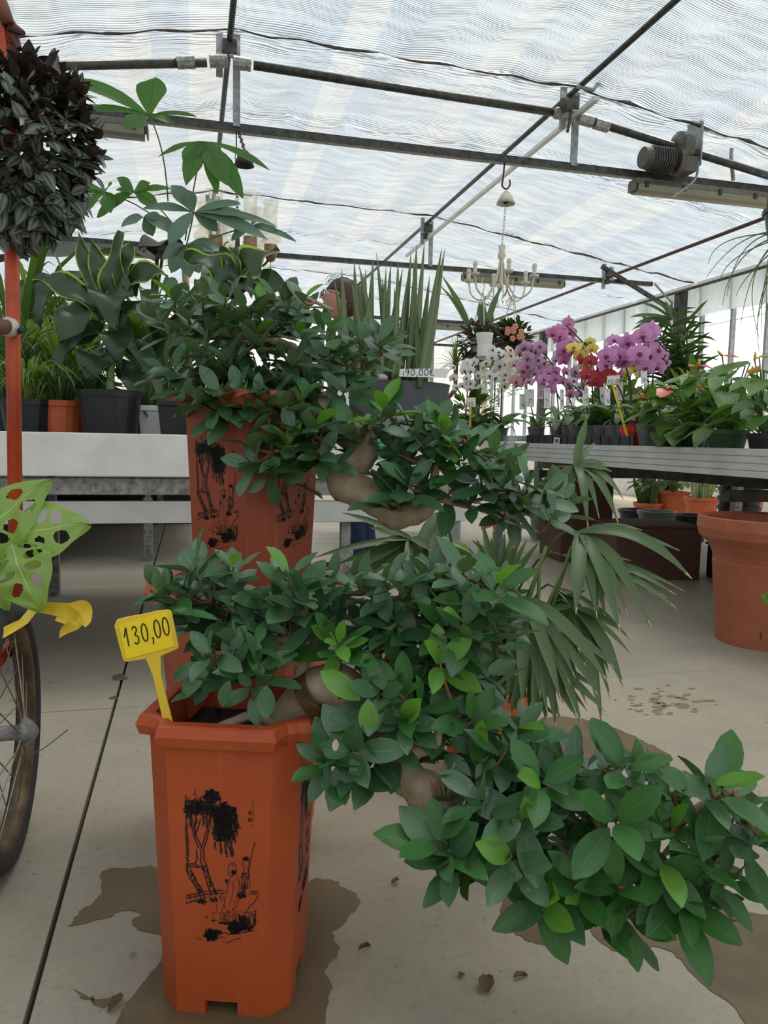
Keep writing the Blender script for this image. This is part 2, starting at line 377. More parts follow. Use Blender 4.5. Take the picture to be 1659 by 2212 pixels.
for y in (2.1, 5.66, 9.28, 13.0):           # crumpled black hem of each blind
    pts = []; rr = []
    for i in range(110):
        x = -5.6 + 12.2*i/109
        pts.append((x, y+.015+.012*mnoise.noise(V((x*4, y, 0))), zroof(x)-.055-.02*abs(math.sin(math.pi*(x-.28)/.524))+.012*mnoise.noise(V((x*6, y, 5)))))
        rr.append(.006+.020*abs(mnoise.noise(V((x*9, y, 9)))))
    part('hem', MB().tube(pts, rr, 6), plain('hem_strip', srgb(92, 90, 88), .5, .3, srgb(38, 37, 36), 60), ce)
for y in (1.95, 5.85, 9.65, 13.9, 17.3):    # tie beams of the trusses
    part('tie_beam', MB().box((.25, y, 3.0), (11.9, .035, .055)), MT['steel'], ce)
    part('flange', MB().box((.25, y+.02, 2.975), (11.9, .05, .006)), MT['galv_worn'], ce)
for x in (-2.32, .28, 2.9, 5.45):           # pipes along the house
    z = zroof(x)-.085 if x < 5 else 3.02
    part('pipe', MB().tube([(x, -3, z), (x, BY, z)], .021, 8), MT['steel' if x < 5 else 'rust_pipe'], ce, smooth=True)
part('rail', MB().box((2.93, 10.2-2.2, 3.34), (.04, 5.2, .03)), MT['alu'], ce)
for y in (5.83, 9.63, 13.88):
    for x in (-2.32, .28, 2.93, 5.5):
        zt = zroof(x)-.03
        part('hanger', MB().box((x+.05, y, (zt+3.0)/2), (.05, .03, zt-3.0)), MT['galv'], ce)
        part('hanger', MB().box((x-.07, y-.02, zt-.13), (.045, .03, .34)), MT['galv'], ce)
        b = part('bracket', MB().box((x, y-.02, zroof(x)-.13), (.10, .08, .10)).box((x-.03, y-.05, zroof(x)-.22), (.05, .05, .10)), MT['steel'], ce, bev=.006)
        part('bolt', MB().tube([(x-.09, y-.06, zroof(x)-.2), (x+.06, y-.06, zroof(x)-.2)], .014, 8), MT['galv'], b)
# the latch plate and strap where the blind rail crosses the beam
pl = part('latch', MB().lathe((2.78, 5.62, 3.36), [(0, -.015), (.055, -.015), (.055, .015), (0, .015)], 14, M=Matrix.Rotation(math.radians(70), 3, 'Y')), MT['motor'], ce)
part('strap', MB().tube(bez((2.8, 5.6, 3.4), (2.84, 5.6, 3.3), (2.80, 5.6, 3.16), 5), .012, 6), MT['steel'], pl)
part('lever', MB().tube([(2.86, 5.6, 3.5), (2.98, 5.56, 3.47), (3.1, 5.6, 3.62)], .016, 6), MT['galv'], ce)
for y in (5.7,):                            # winding tube with couplings
    segs = [(-5.6, .12), (.44, 2.72), (3.06, 5.9)]
    for a, b in segs:
        part('winding_tube', MB().tube([(a, y, zroof(a)-.27), (b, y, zroof(b)-.27)], .03, 10), MT['steel'], ce, smooth=True)
    for x in (-.02, .2, .36, 2.80, 3.0, 3.14):
        part('coupling', MB().tube([(x-.06, y, zroof(x)-.27), (x+.06, y, zroof(x+.1)-.27)], .043, 10), MT['galv_worn'], ce)
part('brace', MB().tube([(5.39, 9.6, 3.17), (6.63, 9.6, 2.60)], .035, 8), MT['steel'], ce)
part('brace', MB().tube([(6.63, 9.6, 2.75), (6.05, 9.6, 2.1)], .03, 8), MT['steel'], ce)
part('brace', MB().tube([(6.5, 9.6, 2.75), (6.2, 9.6, 3.0)], .015, 6), MT['galv'], ce)
gb = MB(); 
part('gutter', MB().box((6.68, 7, 2.965), (.07, 21, .05)), MT['white'], ce)
part('eave_pipe', MB().tube([(6.55, -3, 2.90), (6.55, BY, 2.90)], .02, 8), MT['steel'], ce)

# right wall: low wall, posts, glazing bars and panes
wr = thing('wall_right', None, None, (WX, 8, 0), kind='structure')
part('plinth', MB().box((WX, 7, .45), (.14, 21, .9)), MT['white'], wr)
for y in (1.95, 5.85, 9.6, 13.9, 17.4):
    part('post', MB().box((6.63, y, 1.46), (.13, .13, 2.92)), MT['steel'], wr, bev=.006)
v = MB(); n = 420
for i in range(n+1):                        # corrugated film hanging from the eave inside the glass
    y = -3 + 20.4*i/n; dx = .012*math.sin(i*2.1); zb = 2.52+.02*math.sin(y*3.0)
    v.v += [V((WX-.06+dx, y, 2.94)), V((WX-.06+dx*1.4, y, zb))]
for i in range(n): v.f.append([2*i, 2*i+1, 2*i+3, 2*i+2]); v.m.append(0)
part('valance', v, MT['valance'], wr, smooth=True)
ym = [-2.6+.625*k for k in range(33)]
for k in range(len(ym)-1):
    w = thing('window_%d' % (k+1), None, None, (WX, ym[k], .9), kind='structure')
    part('mullion', MB().box((WX, ym[k], 1.92), (.06, .04, 2.04)), MT['galv'], w)
    part('pane', MB().box((WX+.01, ym[k]+.3125, 1.92), (.006, .585, 2.02)), MT['pane'], w)
# left wall and back wall: white film on rails
wl = thing('wall_left', None, None, (-6.1, 8, 0), kind='structure')
part('plinth', MB().box((-6.1, 7, .45), (.14, 21, .9)), MT['steel'], wl)
part('film', MB().box((-6.1, 7, 1.85), (.02, 21, 1.9)), MT['white'], wl)
for k in range(15): part('post', MB().box((-6.05, -3+1.45*k, 1.4), (.07, .06, 2.8)), MT['galv'], wl)
part('rail', MB().box((-6.03, 7, 1.5), (.04, 21, .05)), MT['galv'], wl)
wb = thing('wall_back', None, None, (0, BY, 0), kind='structure')
b = MB(); nx, nz = 150, 16
for j in range(nz+1):
    for i in range(nx+1):
        x = -6.1+12.9*i/nx; z = 3.7*j/nz
        b.v.append(V((x, BY+.05*mnoise.noise(V((x*1.4, z*.6, 1)))+.03*math.sin(x*4), min(z, zroof(x)+.02))))
for j in range(nz):
    for i in range(nx): b.f.append([j*(nx+1)+i, j*(nx+1)+i+1, (j+1)*(nx+1)+i+1, (j+1)*(nx+1)+i]); b.m.append(0)
part('film', b, MT['sheet'], wb, smooth=True)
for x in (-4.9, -2.3, .3, 2.9, 5.5): part('post', MB().box((x, BY-.12, 1.7), (.09, .09, 3.4)), MT['galv'], wb)
part('rail', MB().box((.3, BY-.1, 1.4), (12.4, .05, .05)), MT['galv'], wb)
wf = thing('wall_front', None, None, (0, -4, 0), kind='structure')  # unseen wall behind the camera; high glazing shaped to light front faces
part('plinth', MB().box((.3, -4.1, .85), (13, .10, 1.7)), MT['white'], wf)
for k in range(9): part('pane', MB().box((-5.5+1.45*k, -4.1, 2.7), (1.4, .006, 1.98)), MT['pane'], wf); part('mullion', MB().box((-6.22+1.45*k, -4.1, 2.7), (.05, .05, 2.0)), MT['galv'], wf)
# outside: yard, low wall, sheds with striped roofs, a few trees
solo('ground_outside', MB().box((22, 8, -.08), (30, 60, .1)).box((-16, 8, -.08), (19.6, 60, .1)), plain('yard_gravel', srgb(206, 198, 182), .9, 0, srgb(186, 178, 160), 2), None, None, (22, 8, 0), kind='structure')
solo('yard_wall', MB().box((11.5, 12, .95), (.25, 22, 1.9)), plain('yard_render', srgb(206, 198, 188), .8), 'pale grey rendered yard wall seen through the right glazing', 'wall', (11.5, 12, 0))
aw = thing('market_awning', 'striped awning roof in green, orange and grey strips beyond the right glazing', 'awning', (13, 12, 0))
cols = [srgb(150, 190, 180), srgb(214, 170, 150), srgb(186, 192, 196), srgb(150, 160, 158), srgb(206, 210, 214)]
for k in range(5):
    x0 = 12.2+k*.75; z0 = 3.75+k*.30
    part('roof_strip', MB().box((x0, 17, z0), (.74, 14, .04), M=Matrix.Rotation(-.38, 3, 'Y')), plain('awning_strip', cols[4-k] if k < 4 else cols[0], .6), aw)
for y in (11, 17, 23):
    part('post', MB().box((12.1, y, 1.8), (.1, .1, 3.6)), MT['galv'], aw); part('post', MB().box((15.4, y, 2.45), (.1, .1, 4.9)), MT['galv'], aw)
rng = random.Random(5)
for k, (x, y, h, lab) in enumerate([(10.5, 27, 5, 'pale sunlit tree outside, left of the striped awning'), (21, 20, 8, 'yellowish tree outside above the striped awning')]):
    t = thing('tree', lab, 'tree', (x, y, 0))
    part('trunk', MB().tube([(x, y, 0), (x+.1, y, h*.5), (x, y, h*.8)], [.16, .12, .05], 8), MT['bark'], t)
    f = MB()
    for i in range(2600):
        a = V((rng.gauss(0, 1), rng.gauss(0, 1), rng.gauss(0, .8))); a = a.normalized()*(rng.random()**.4)*h*.36
        c = V((x, y, h*.78))+a; u = V((rng.gauss(0, 1), rng.gauss(0, 1), rng.gauss(0, 1))).normalized(); w = u.orthogonal().normalized()
        f.add([c, c+u*.09+w*.05, c+u*.2, c+u*.09-w*.05], [(0, 1, 2, 3)])
    part('foliage', f, MT['grass'] if k else MT['grassd'], t, kind='stuff')

# ================================================================= BENCHES
def bench_left(name, x0, x1, y0, y1, label, loc):
    t = thing(name, label, 'bench', loc)
    zt = .80; h = .137
    part('lip', MB().box(((x0+x1)/2, y0, zt-h/2), (x1-x0, .02, h)).box(((x0+x1)/2, y0+.012, zt-.004), (x1-x0, .035, .008)), MT['white_metal'], t, bev=.003)
    part('lip', MB().box(((x0+x1)/2, y1, zt-h/2), (x1-x0, .02, h)), MT['white_metal'], t, bev=.003)
    for x in (x0, x1): part('lip', MB().box((x, (y0+y1)/2, zt-h/2), (.02, y1-y0-.02, h)), MT['white_metal'], t, bev=.003)
    part('tray', MB().box(((x0+x1)/2, (y0+y1)/2, zt-.028), (x1-x0-.02, y1-y0-.02, .02)), MT['galv'], t)
    part('support_rail', MB().box(((x0+x1)/2, y0+.05, zt-h-.034), (x1-x0-.04, .05, .056)), MT['galv_worn'], t, bev=.004)
    part('support_rail', MB().box(((x0+x1)/2, y1-.08, zt-h-.034), (x1-x0-.04, .05, .056)), MT['galv_worn'], t, bev=.004)
    part('cross_rail', MB().box(((x0+x1)/2, y0+.06, .542), (x1-x0-.04, .03, .074)), MT['alu'], t, bev=.003)
    n = max(2, round((x1-x0)/1.25)+1)
    for i in range(n):
        x = x0+.16+(x1-x0-.62)*i/(n-1)
        for y in (y0+.10, y1-.10):
            l = part('leg', MB().box((x, y, .31), (.034, .034, .62)), MT['galv'], t)
            part('leg_socket', MB().box((x, y, .20), (.052, .052, .40)), MT['galv_worn'], l)
    part('end_post', MB().box((x1-.05, y0+.12, .28), (.055, .055, .56)), MT['galv'], t)
    return t
bench_left('growing_bench', -3.2, 1.0, 2.60, 4.12, 'white lipped metal bench behind the rear bonsai pot', (-1, 2.6, 0))
bench_left('growing_bench', 1.22, 2.20, 5.02, 6.5, 'white lipped bench at the corner, carrying the white orchids', (1.7, 5.02, 0))
bench_left('growing_bench', -3.2, .2, 4.95, 7.2, 'second white bench behind the front one, mostly hidden by plants', (-1.5, 4.95, 0))
bench_left('growing_bench', -4.2, -1.0, -2.2, 2.1, 'white bench added out of frame left of the trolley, blocking light', (-2.5, 0, 0))  # added out of view to block light from the front left
skx = thing('light_blocker', 'black sheets added under the second bench to block light', 'sheet', (-2, 4.99, 0)); part('blocker_sheet', MB().box((-2.0, 5.02, .3), (2.4, .006, .6)), MT['black_tray'], skx); part('blocker_sheet', MB().box((-1.5, 7.14, .3), (3.36, .006, .6)), MT['black_tray'], skx); part('blocker_sheet', MB().box((-3.17, 6.05, .3), (.006, 2.1, .6)), MT['black_tray'], skx)  # added dark sheets that keep light off the floor under the benches
sky_ = thing('light_blocker', 'black sheet added at the far left end of the front bench to block light', 'sheet', (-3.17, 3.3, 0)); part('blocker_sheet', MB().box((-3.17, 3.36, .3), (.006, 1.4, .6)), MT['black_tray'], sky_)  # one more added sheet, stops light entering from the left end
# right bench with ribbed aluminium edge
BX0, BX1, BY0, BY1 = 2.23, 4.25, .2, 5.26
t = thing('display_bench', 'long bench with ribbed aluminium edge carrying orchids and anthuriums', 'bench', (BX0, 3, 0))
def ribbed(p0, p1, out):                     # extruded edge profile: four flat bands with ribs between
    p0, p1, out = V(p0), V(p1), V(out); mb = MB(); prof = [(0, 0), (.006, .004), (.006, .028), (.0, .031), (.004, .035), (.004, .058), (-.002, .061), (.004, .065), (.004, .088), (-.002, .091), (.006, .095), (.006, .118), (-.02, .12)]
    vs = [p+out*a+V((0, 0, -z)) for p in (p0, p1) for a, z in prof]; k = len(prof)
    return mb.add(vs, [(i, i+1, k+i+1, k+i) for i in range(k-1)])
part('edge_profile', ribbed((BX0, BY0, .79), (BX0, BY1, .79), (-1, 0, 0)), MT['alu'], t)
part('edge_profile', ribbed((BX0, BY1, .79), (BX1, BY1, .79), (0, 1, 0)), MT['alu'], t)
part('edge_profile', ribbed((BX0, BY0, .79), (BX1, BY0, .79), (0, -1, 0)), MT['alu'], t)
part('end_cap', MB().box((BX0-.002, BY1+.09, .735), (.05, .17, .11)), MT['white_metal'], t, bev=.006)
part('tray', MB().box(((BX0+BX1)/2, (BY0+BY1)/2, .772), (BX1-BX0-.01, BY1-BY0-.01, .03)), MT['galv'], t)
for x in (BX0+.28, BX1-.25): part('support_rail', MB().box((x, (BY0+BY1)/2, .64), (.05, BY1-BY0-.1, .06)), MT['steel'], t)
for y in (.9, 2.9, 4.9):
    part('cross_rail', MB().box(((BX0+BX1)/2, y, .58), (BX1-BX0-.1, .05, .05)), MT['steel'], t)
    for x in (BX0+.45, BX1-.3): part('leg', MB().box((x, y, .29), (.06, .06, .58)), MT['galv_worn'], t)
wi = solo('wire_tie', MB().tube(smooth_path([P(1083, 962, 5.5), P(1092, 952, 5.5), P(1101, 960, 5.48), P(1098, 985, 5.46), P(1094, 1000, 5.46)]), .006, 6), MT['brown_pipe'], 'orange wire looped over the corner of the ribbed bench', 'wire', P(1092, 960, 5.5))

# ================================================================= FITTINGS UNDER THE ROOF
def lamp(x0, x1, y, lab, tilt=-.06):
    L = x1-x0; c = V(((x0+x1)/2, y, 2.90)); t = thing('fluorescent_lamp', lab, 'lamp', c, 'fluorescent battens under the beams')
    part('housing', MB().loft([[V((x, y+a, 2.905+b)) for a, b in ((-.075, 0), (-.06, .05), (.06, .05), (.075, 0))] for x in (x0, x1)]), MT['lampbody'], t, bev=.008)
    part('diffuser', MB().loft([[V((x, y+a, 2.905+b)) for a, b in ((.072, 0), (.06, -.045), (.03, -.062), (-.03, -.062), (-.06, -.045), (-.072, 0))] for x in (x0+.02, x1-.02)]), MT['lampdiff'], t, smooth=False)
    for k in range(5):
        x = x0+.09+(L-.18)*k/4; part('clip', MB().box((x, y-.072, 2.905), (.03, .016, .045)), MT['black'], t)
    for x in (x0, x1): part('end_cap', MB().box((x, y, 2.895), (.012, .12, .075)), MT['lampbody'], t, bev=.01)
    return t
lamp(3.52, 5.08, 5.84, 'grey fluorescent batten under the nearest beam, below the winding motor')
lamp(3.42, 4.84, 9.62, 'grey fluorescent batten on the second beam, behind the white chandelier')
lamp(3.75, 5.0, 13.88, 'small far fluorescent batten right of the spear-leaved plant')
lamp(-1.75, -.42, 9.62, 'pale fluorescent batten just above the wavy-leaved plant')
lamp(-1.7, -.28, 5.84, 'pale fluorescent batten behind the top leaf of the money tree')
# winding motor on the tube
mx, mz = 3.86, zroof(3.86)-.27
t = thing('winding_motor', 'grey geared motor on the winding tube, above the lamp', 'motor', (mx, 5.7, mz))
part('gearbox', MB().lathe((mx, 5.7, mz), [(0, -.07), (.075, -.07), (.13, -.04), (.13, .05), (.07, .07), (0, .07)], 12, M=Matrix.Rotation(math.pi/2, 3, 'Y')).box((mx+.02, 5.68, mz-.14), (.14, .15, .12)), MT['motor'], t, bev=.006)
mo = part('motor_body', MB().lathe((mx-.24, 5.66, mz-.12), [(0, -.13), (.08, -.13), (.088, -.08), (.088, .12), (.06, .16), (0, .16)], 16, M=Matrix.Rotation(math.pi/2, 3, 'Y')), MT['motor'], t)
for k in range(9):
    part('fin', MB().lathe((mx-.30+.022*k, 5.66, mz-.12), [(.07, -.004), (.098, -.004), (.098, .004), (.07, .004)], 14, caps=False, M=Matrix.Rotation(math.pi/2, 3, 'Y')), MT['steel'], mo)
part('plate', MB().box((mx+.15, 5.74, mz+.08), (.012, .2, .42)), MT['galv'], t)
part('cable', MB().tube(smooth_path([(mx+.14, 5.66, mz-.1), (mx+.1, 5.64, mz-.25), (mx-.05, 5.7, mz-.38)]), .01, 6), MT['galv'], t)
part('flange', MB().lathe((mx-.06, 5.66, mz-.12), [(0, -.02), (.11, -.02), (.11, .02), (0, .02)], 14, M=Matrix.Rotation(math.pi/2, 3, 'Y')), MT['motor'], t)
part('conduit', MB().tube(smooth_path([(mx+.55, 5.8, zroof(mx+.5)-.1), (mx+.55, 5.8, 3.2), (mx+.6, 5.82, 3.03)]), .016, 8), MT['galv'], t)

def chain(mb, a, b, n):
    a, b = V(a), V(b); d = (b-a)/n; u = d.orthogonal().normalized(); w = d.normalized().cross(u)
    for i in range(n):
        c = a+d*(i+.5); s = u if i % 2 else w; r = d.length*.62
        mb.tube([c+d.normalized()*r*math.cos(q)+s*r*.5*math.sin(q) for q in [2*math.pi*k/8 for k in range(9)]], r*.16, 4, caps=False)
    return mb
# white chandelier hung from the first beam
HX, HY = 2.40, 5.85
t = thing('chandelier', 'cream metal chandelier of candle arms hung by a bell cup and chain', 'chandelier', (HX, HY, 2.1))
part('hook', MB().tube(smooth_path([(HX, HY, 2.985), (HX-.01, HY, 2.85), (HX-.015, HY, 2.80), (HX+.02, HY, 2.775), (HX+.05, HY, 2.81), (HX+.045, HY, 2.85)]), .007, 6), MT['rust_pipe'], t)
bl = part('bell_cup', MB().lathe((HX+.02, HY, 2.66), [(.012, .10), (.03, .085), (.055, .05), (.075, .0), (.068, .004), (.05, .045), (.01, .08)], 18, caps=False), MT['cream'], t, smooth=True)
part('clapper', MB().ball((HX+.02, HY, 2.68), .022), MT['bell_in'], bl)
part('chain', chain(MB(), (HX+.02, HY, 2.64), (HX, HY, 2.34), 12), MT['cream'], t)
part('stem', MB().lathe((HX, HY, 2.24), [(.012, .11), (.03, .10), (.022, .06), (.036, .02), (.012, -.02), (.012, -.2), (.03, -.22), (0, -.26)], 12), MT['cream'], t, smooth=True)
for k in range(6):
    a = math.radians(20+60*k); d = V((math.cos(a), math.sin(a), 0)); r = .27; c = V((HX, HY, 0))
    am = part('arm', MB().tube(smooth_path([c+d*.012+V((0, 0, 2.22)), c+d*.05+V((0, 0, 2.06)), c+d*.14+V((0, 0, 1.93)), c+d*.24+V((0, 0, 1.97)), c+d*r+V((0, 0, 2.08))]), .007, 6), MT['cream'], t)
    part('candle_cup', MB().lathe(c+d*r+V((0, 0, 2.08)), [(.012, -.01), (.035, 0), (.04, .016), (.016, .018), (.016, .07), (.02, .075), (.016, .10), (0, .10)], 10), MT['cream'], am)
    part('scroll', MB().tube([c+d*(.10+.03*math.cos(q))+V((0, 0, 1.91+.03*math.sin(q))) for q in [.5*j for j in range(12)]], .004, 5), MT['cream'], am)
# iron chandelier with glass chimneys
QX, QY = .36, 5.85
t = thing('chandelier', 'wrought iron chandelier with glass chimney shades above the variegated plant', 'chandelier', (QX, QY, 2.3))
part('wire', MB().tube([(.33, QY, 3.0), (.33, QY, 2.82)], .005, 5), MT['iron'], t)
part('chain', chain(MB(), (.33, QY, 2.82), (.34, QY, 2.3), 14), MT['iron'], t)
part('stem', MB().lathe((QX-.02, QY, 2.05), [(0, .26), (.03, .24), (.014, .2), (.02, .1), (.035, .05), (.014, 0), (.014, -.14), (.03, -.17), (0, -.24)], 12), MT['iron'], t, smooth=True)
for k in range(6):
    a = math.radians(-12+60*k); d = V((math.cos(a), math.sin(a), 0)); r = .24; c = V((QX-.02, QY, 0))
    am = part('arm', MB().tube(smooth_path([c+d*.02+V((0, 0, 2.06)), c+d*.09+V((0, 0, 2.13)), c+d*.17+V((0, 0, 2.04)), c+d*r+V((0, 0, 2.10))]), .009, 6), MT['iron'], t)
    part('scroll', MB().tube([c+d*(.10+(.012+.004*j)*math.cos(q))+V((0, 0, 2.12+(.012+.004*j)*math.sin(q))) for j, q in enumerate([.6*j for j in range(14)])], .005, 5), MT['iron'], am)
    part('cup', MB().lathe(c+d*r+V((0, 0, 2.10)), [(.01, -.03), (.03, -.02), (.048, .03), (.048, .09), (0, .09)], 12), plain('bronze_cup', srgb(150, 120, 92), .4, .5), am, smooth=True)
    part('chimney', MB().lathe(c+d*r+V((0, 0, 2.19)), [(.04, 0), (.072, .02), (.08, .05), (.066, .08), (.042, .10), (.046, .2), (.050, .28), (.062, .31)], 16, caps=False), MT['chim'], am, smooth=True)
    part('drop', MB().ball(c+d*r+V((0, 0, 1.98)), .014, 8, 5, sq=(1, 1, 2.2)).tube([c+d*r+V((0, 0, 2.07)), c+d*r+V((0, 0, 1.98))], .003, 4), MT['iron'], am)
t = thing('hanging_bell', 'small dark bell on a chain above the iron chandelier', 'bell', (.37, 5.6, 2.72))
part('bell_body', MB().lathe((.37, 5.6, 2.66), [(.01, .11), (.03, .095), (.05, .05), (.07, 0), (.06, .003), (.02, .07)], 16), MT['bell_in'], t, smooth=True)
part('chain', chain(MB(), (.37, 5.6, 2.77), (.34, 5.85, 2.99), 8), MT['iron'], t)
# ================================================================= POTS IN FRONT
def oct_ring(c, rot, h, leg, z, conc=0.0):
    out = []
    for q in range(4):
        # corner between side q and q+1, walking counter-clockwise, seen in the pot's own axes
        a = math.pi/2*q
        p0, p1 = V((h, h-leg)), V((h-leg, h))
        for k in range(5):
            t = k/4; p = p0.lerp(p1, t); s = math.sin(math.pi*t)*conc
            p = p - V((.7071, .7071))*s
            x = p.x*math.cos(a)-p.y*math.sin(a); y = p.x*math.sin(a)+p.y*math.cos(a)
            out.append(V((c[0]+x*math.cos(rot)-y*math.sin(rot), c[1]+x*math.sin(rot)+y*math.cos(rot), z)))
    return out
def side_map(c, rot, q, hb, ht, z0, z1):              # (u, z) -> point on side q of the pot (q=0 faces local -Y)
    a = rot+math.pi/2*q; n = V((math.sin(a), -math.cos(a), 0)); tn = V((math.cos(a), math.sin(a), 0))
    def f(u, z, off=.0007):
        h = hb+(ht-hb)*(z-z0)/(z1-z0); return V((c[0], c[1], z)) + n*(h+off) + tn*u
    return f
def tall_pot(name, label, c, rot, z0, H, hb, ht, leg, mat, rimw=.013, rimh=.028, soil=.045, ink=None, group=None, feet=True):
    t = thing(name, label, 'pot', (c[0], c[1], z0), group)
    zb = z0+(.02 if feet else 0); zt = z0+H; mb = MB(); lb = leg*hb/ht
    rings = [oct_ring(c, rot, hb, lb, zb), oct_ring(c, rot, ht, leg, zt-rimh)]
    mb.loft(rings, caps=False); mb.f.append(list(range(20))[::-1]); mb.m.append(0)
    inn = [oct_ring(c, rot, ht-.006, leg, zt), oct_ring(c, rot, ht-.009, leg, zt-soil-.02)]
    mb.loft(inn[::-1][::-1], caps=False); b = part('body', mb, mat, t)
    if feet:
        for q in range(4):
            cor = [p.copy() for p in rings[0][q*5:q*5+5]]
            a = rot+math.pi/2*q; ax = V((math.cos(a), math.sin(a), 0)); ay = V((-math.sin(a), math.cos(a), 0)); cc = V((c[0], c[1], zb))
            pts = [cc+ax*hb+ay*hb*.25] + cor + [cc+ay*hb+ax*hb*.25, cc+ay*hb*.85+ax*hb*.25, cc+ax*hb*.85+ay*hb*.25]
            part('foot', MB().loft([[p-V((0, 0, .02)) for p in pts], pts]), mat, t)
    o = ht+rimw; cv = leg*.42
    rim = [oct_ring(c, rot, ht, leg, zt-rimh, 0), oct_ring(c, rot, o, leg*1.25, zt-rimh, cv), oct_ring(c, rot, o+.004, leg*1.25, zt-rimh*.5, cv), oct_ring(c, rot, o, leg*1.25, zt-.002, cv), oct_ring(c, rot, o-.004, leg*1.25, zt, cv), oct_ring(c, rot, ht-.006, leg, zt-.001, cv*.35), oct_ring(c, rot, ht-.008, leg, zt-.012, cv*.2)]
    part('rim', MB().loft(rim, caps=False), mat, t)
    sm = MB(); rs = oct_ring(c, rot, ht-.009, leg, zt-soil)
    cen = V((c[0], c[1], zt-soil)); vs = []
    K = 8
    for k in range(K):
        for p in rs:
            w = p.lerp(cen, k/K); w.z += .014*mnoise.noise(w*45)+.012*mnoise.noise(w*120)+.01*(k/K); vs.append(w)
    vs.append(cen+V((0, 0, .012)))
    fs = [(k*20+j, k*20+(j+1) % 20, k*20+20+(j+1) % 20, k*20+20+j) for k in range(K-1) for j in range(20)] + [((K-1)*20+j, (K-1)*20+(j+1) % 20, K*20) for j in range(20)]
    sm.add(vs, fs); part('soil', sm, MT['soil'], t)
    return t

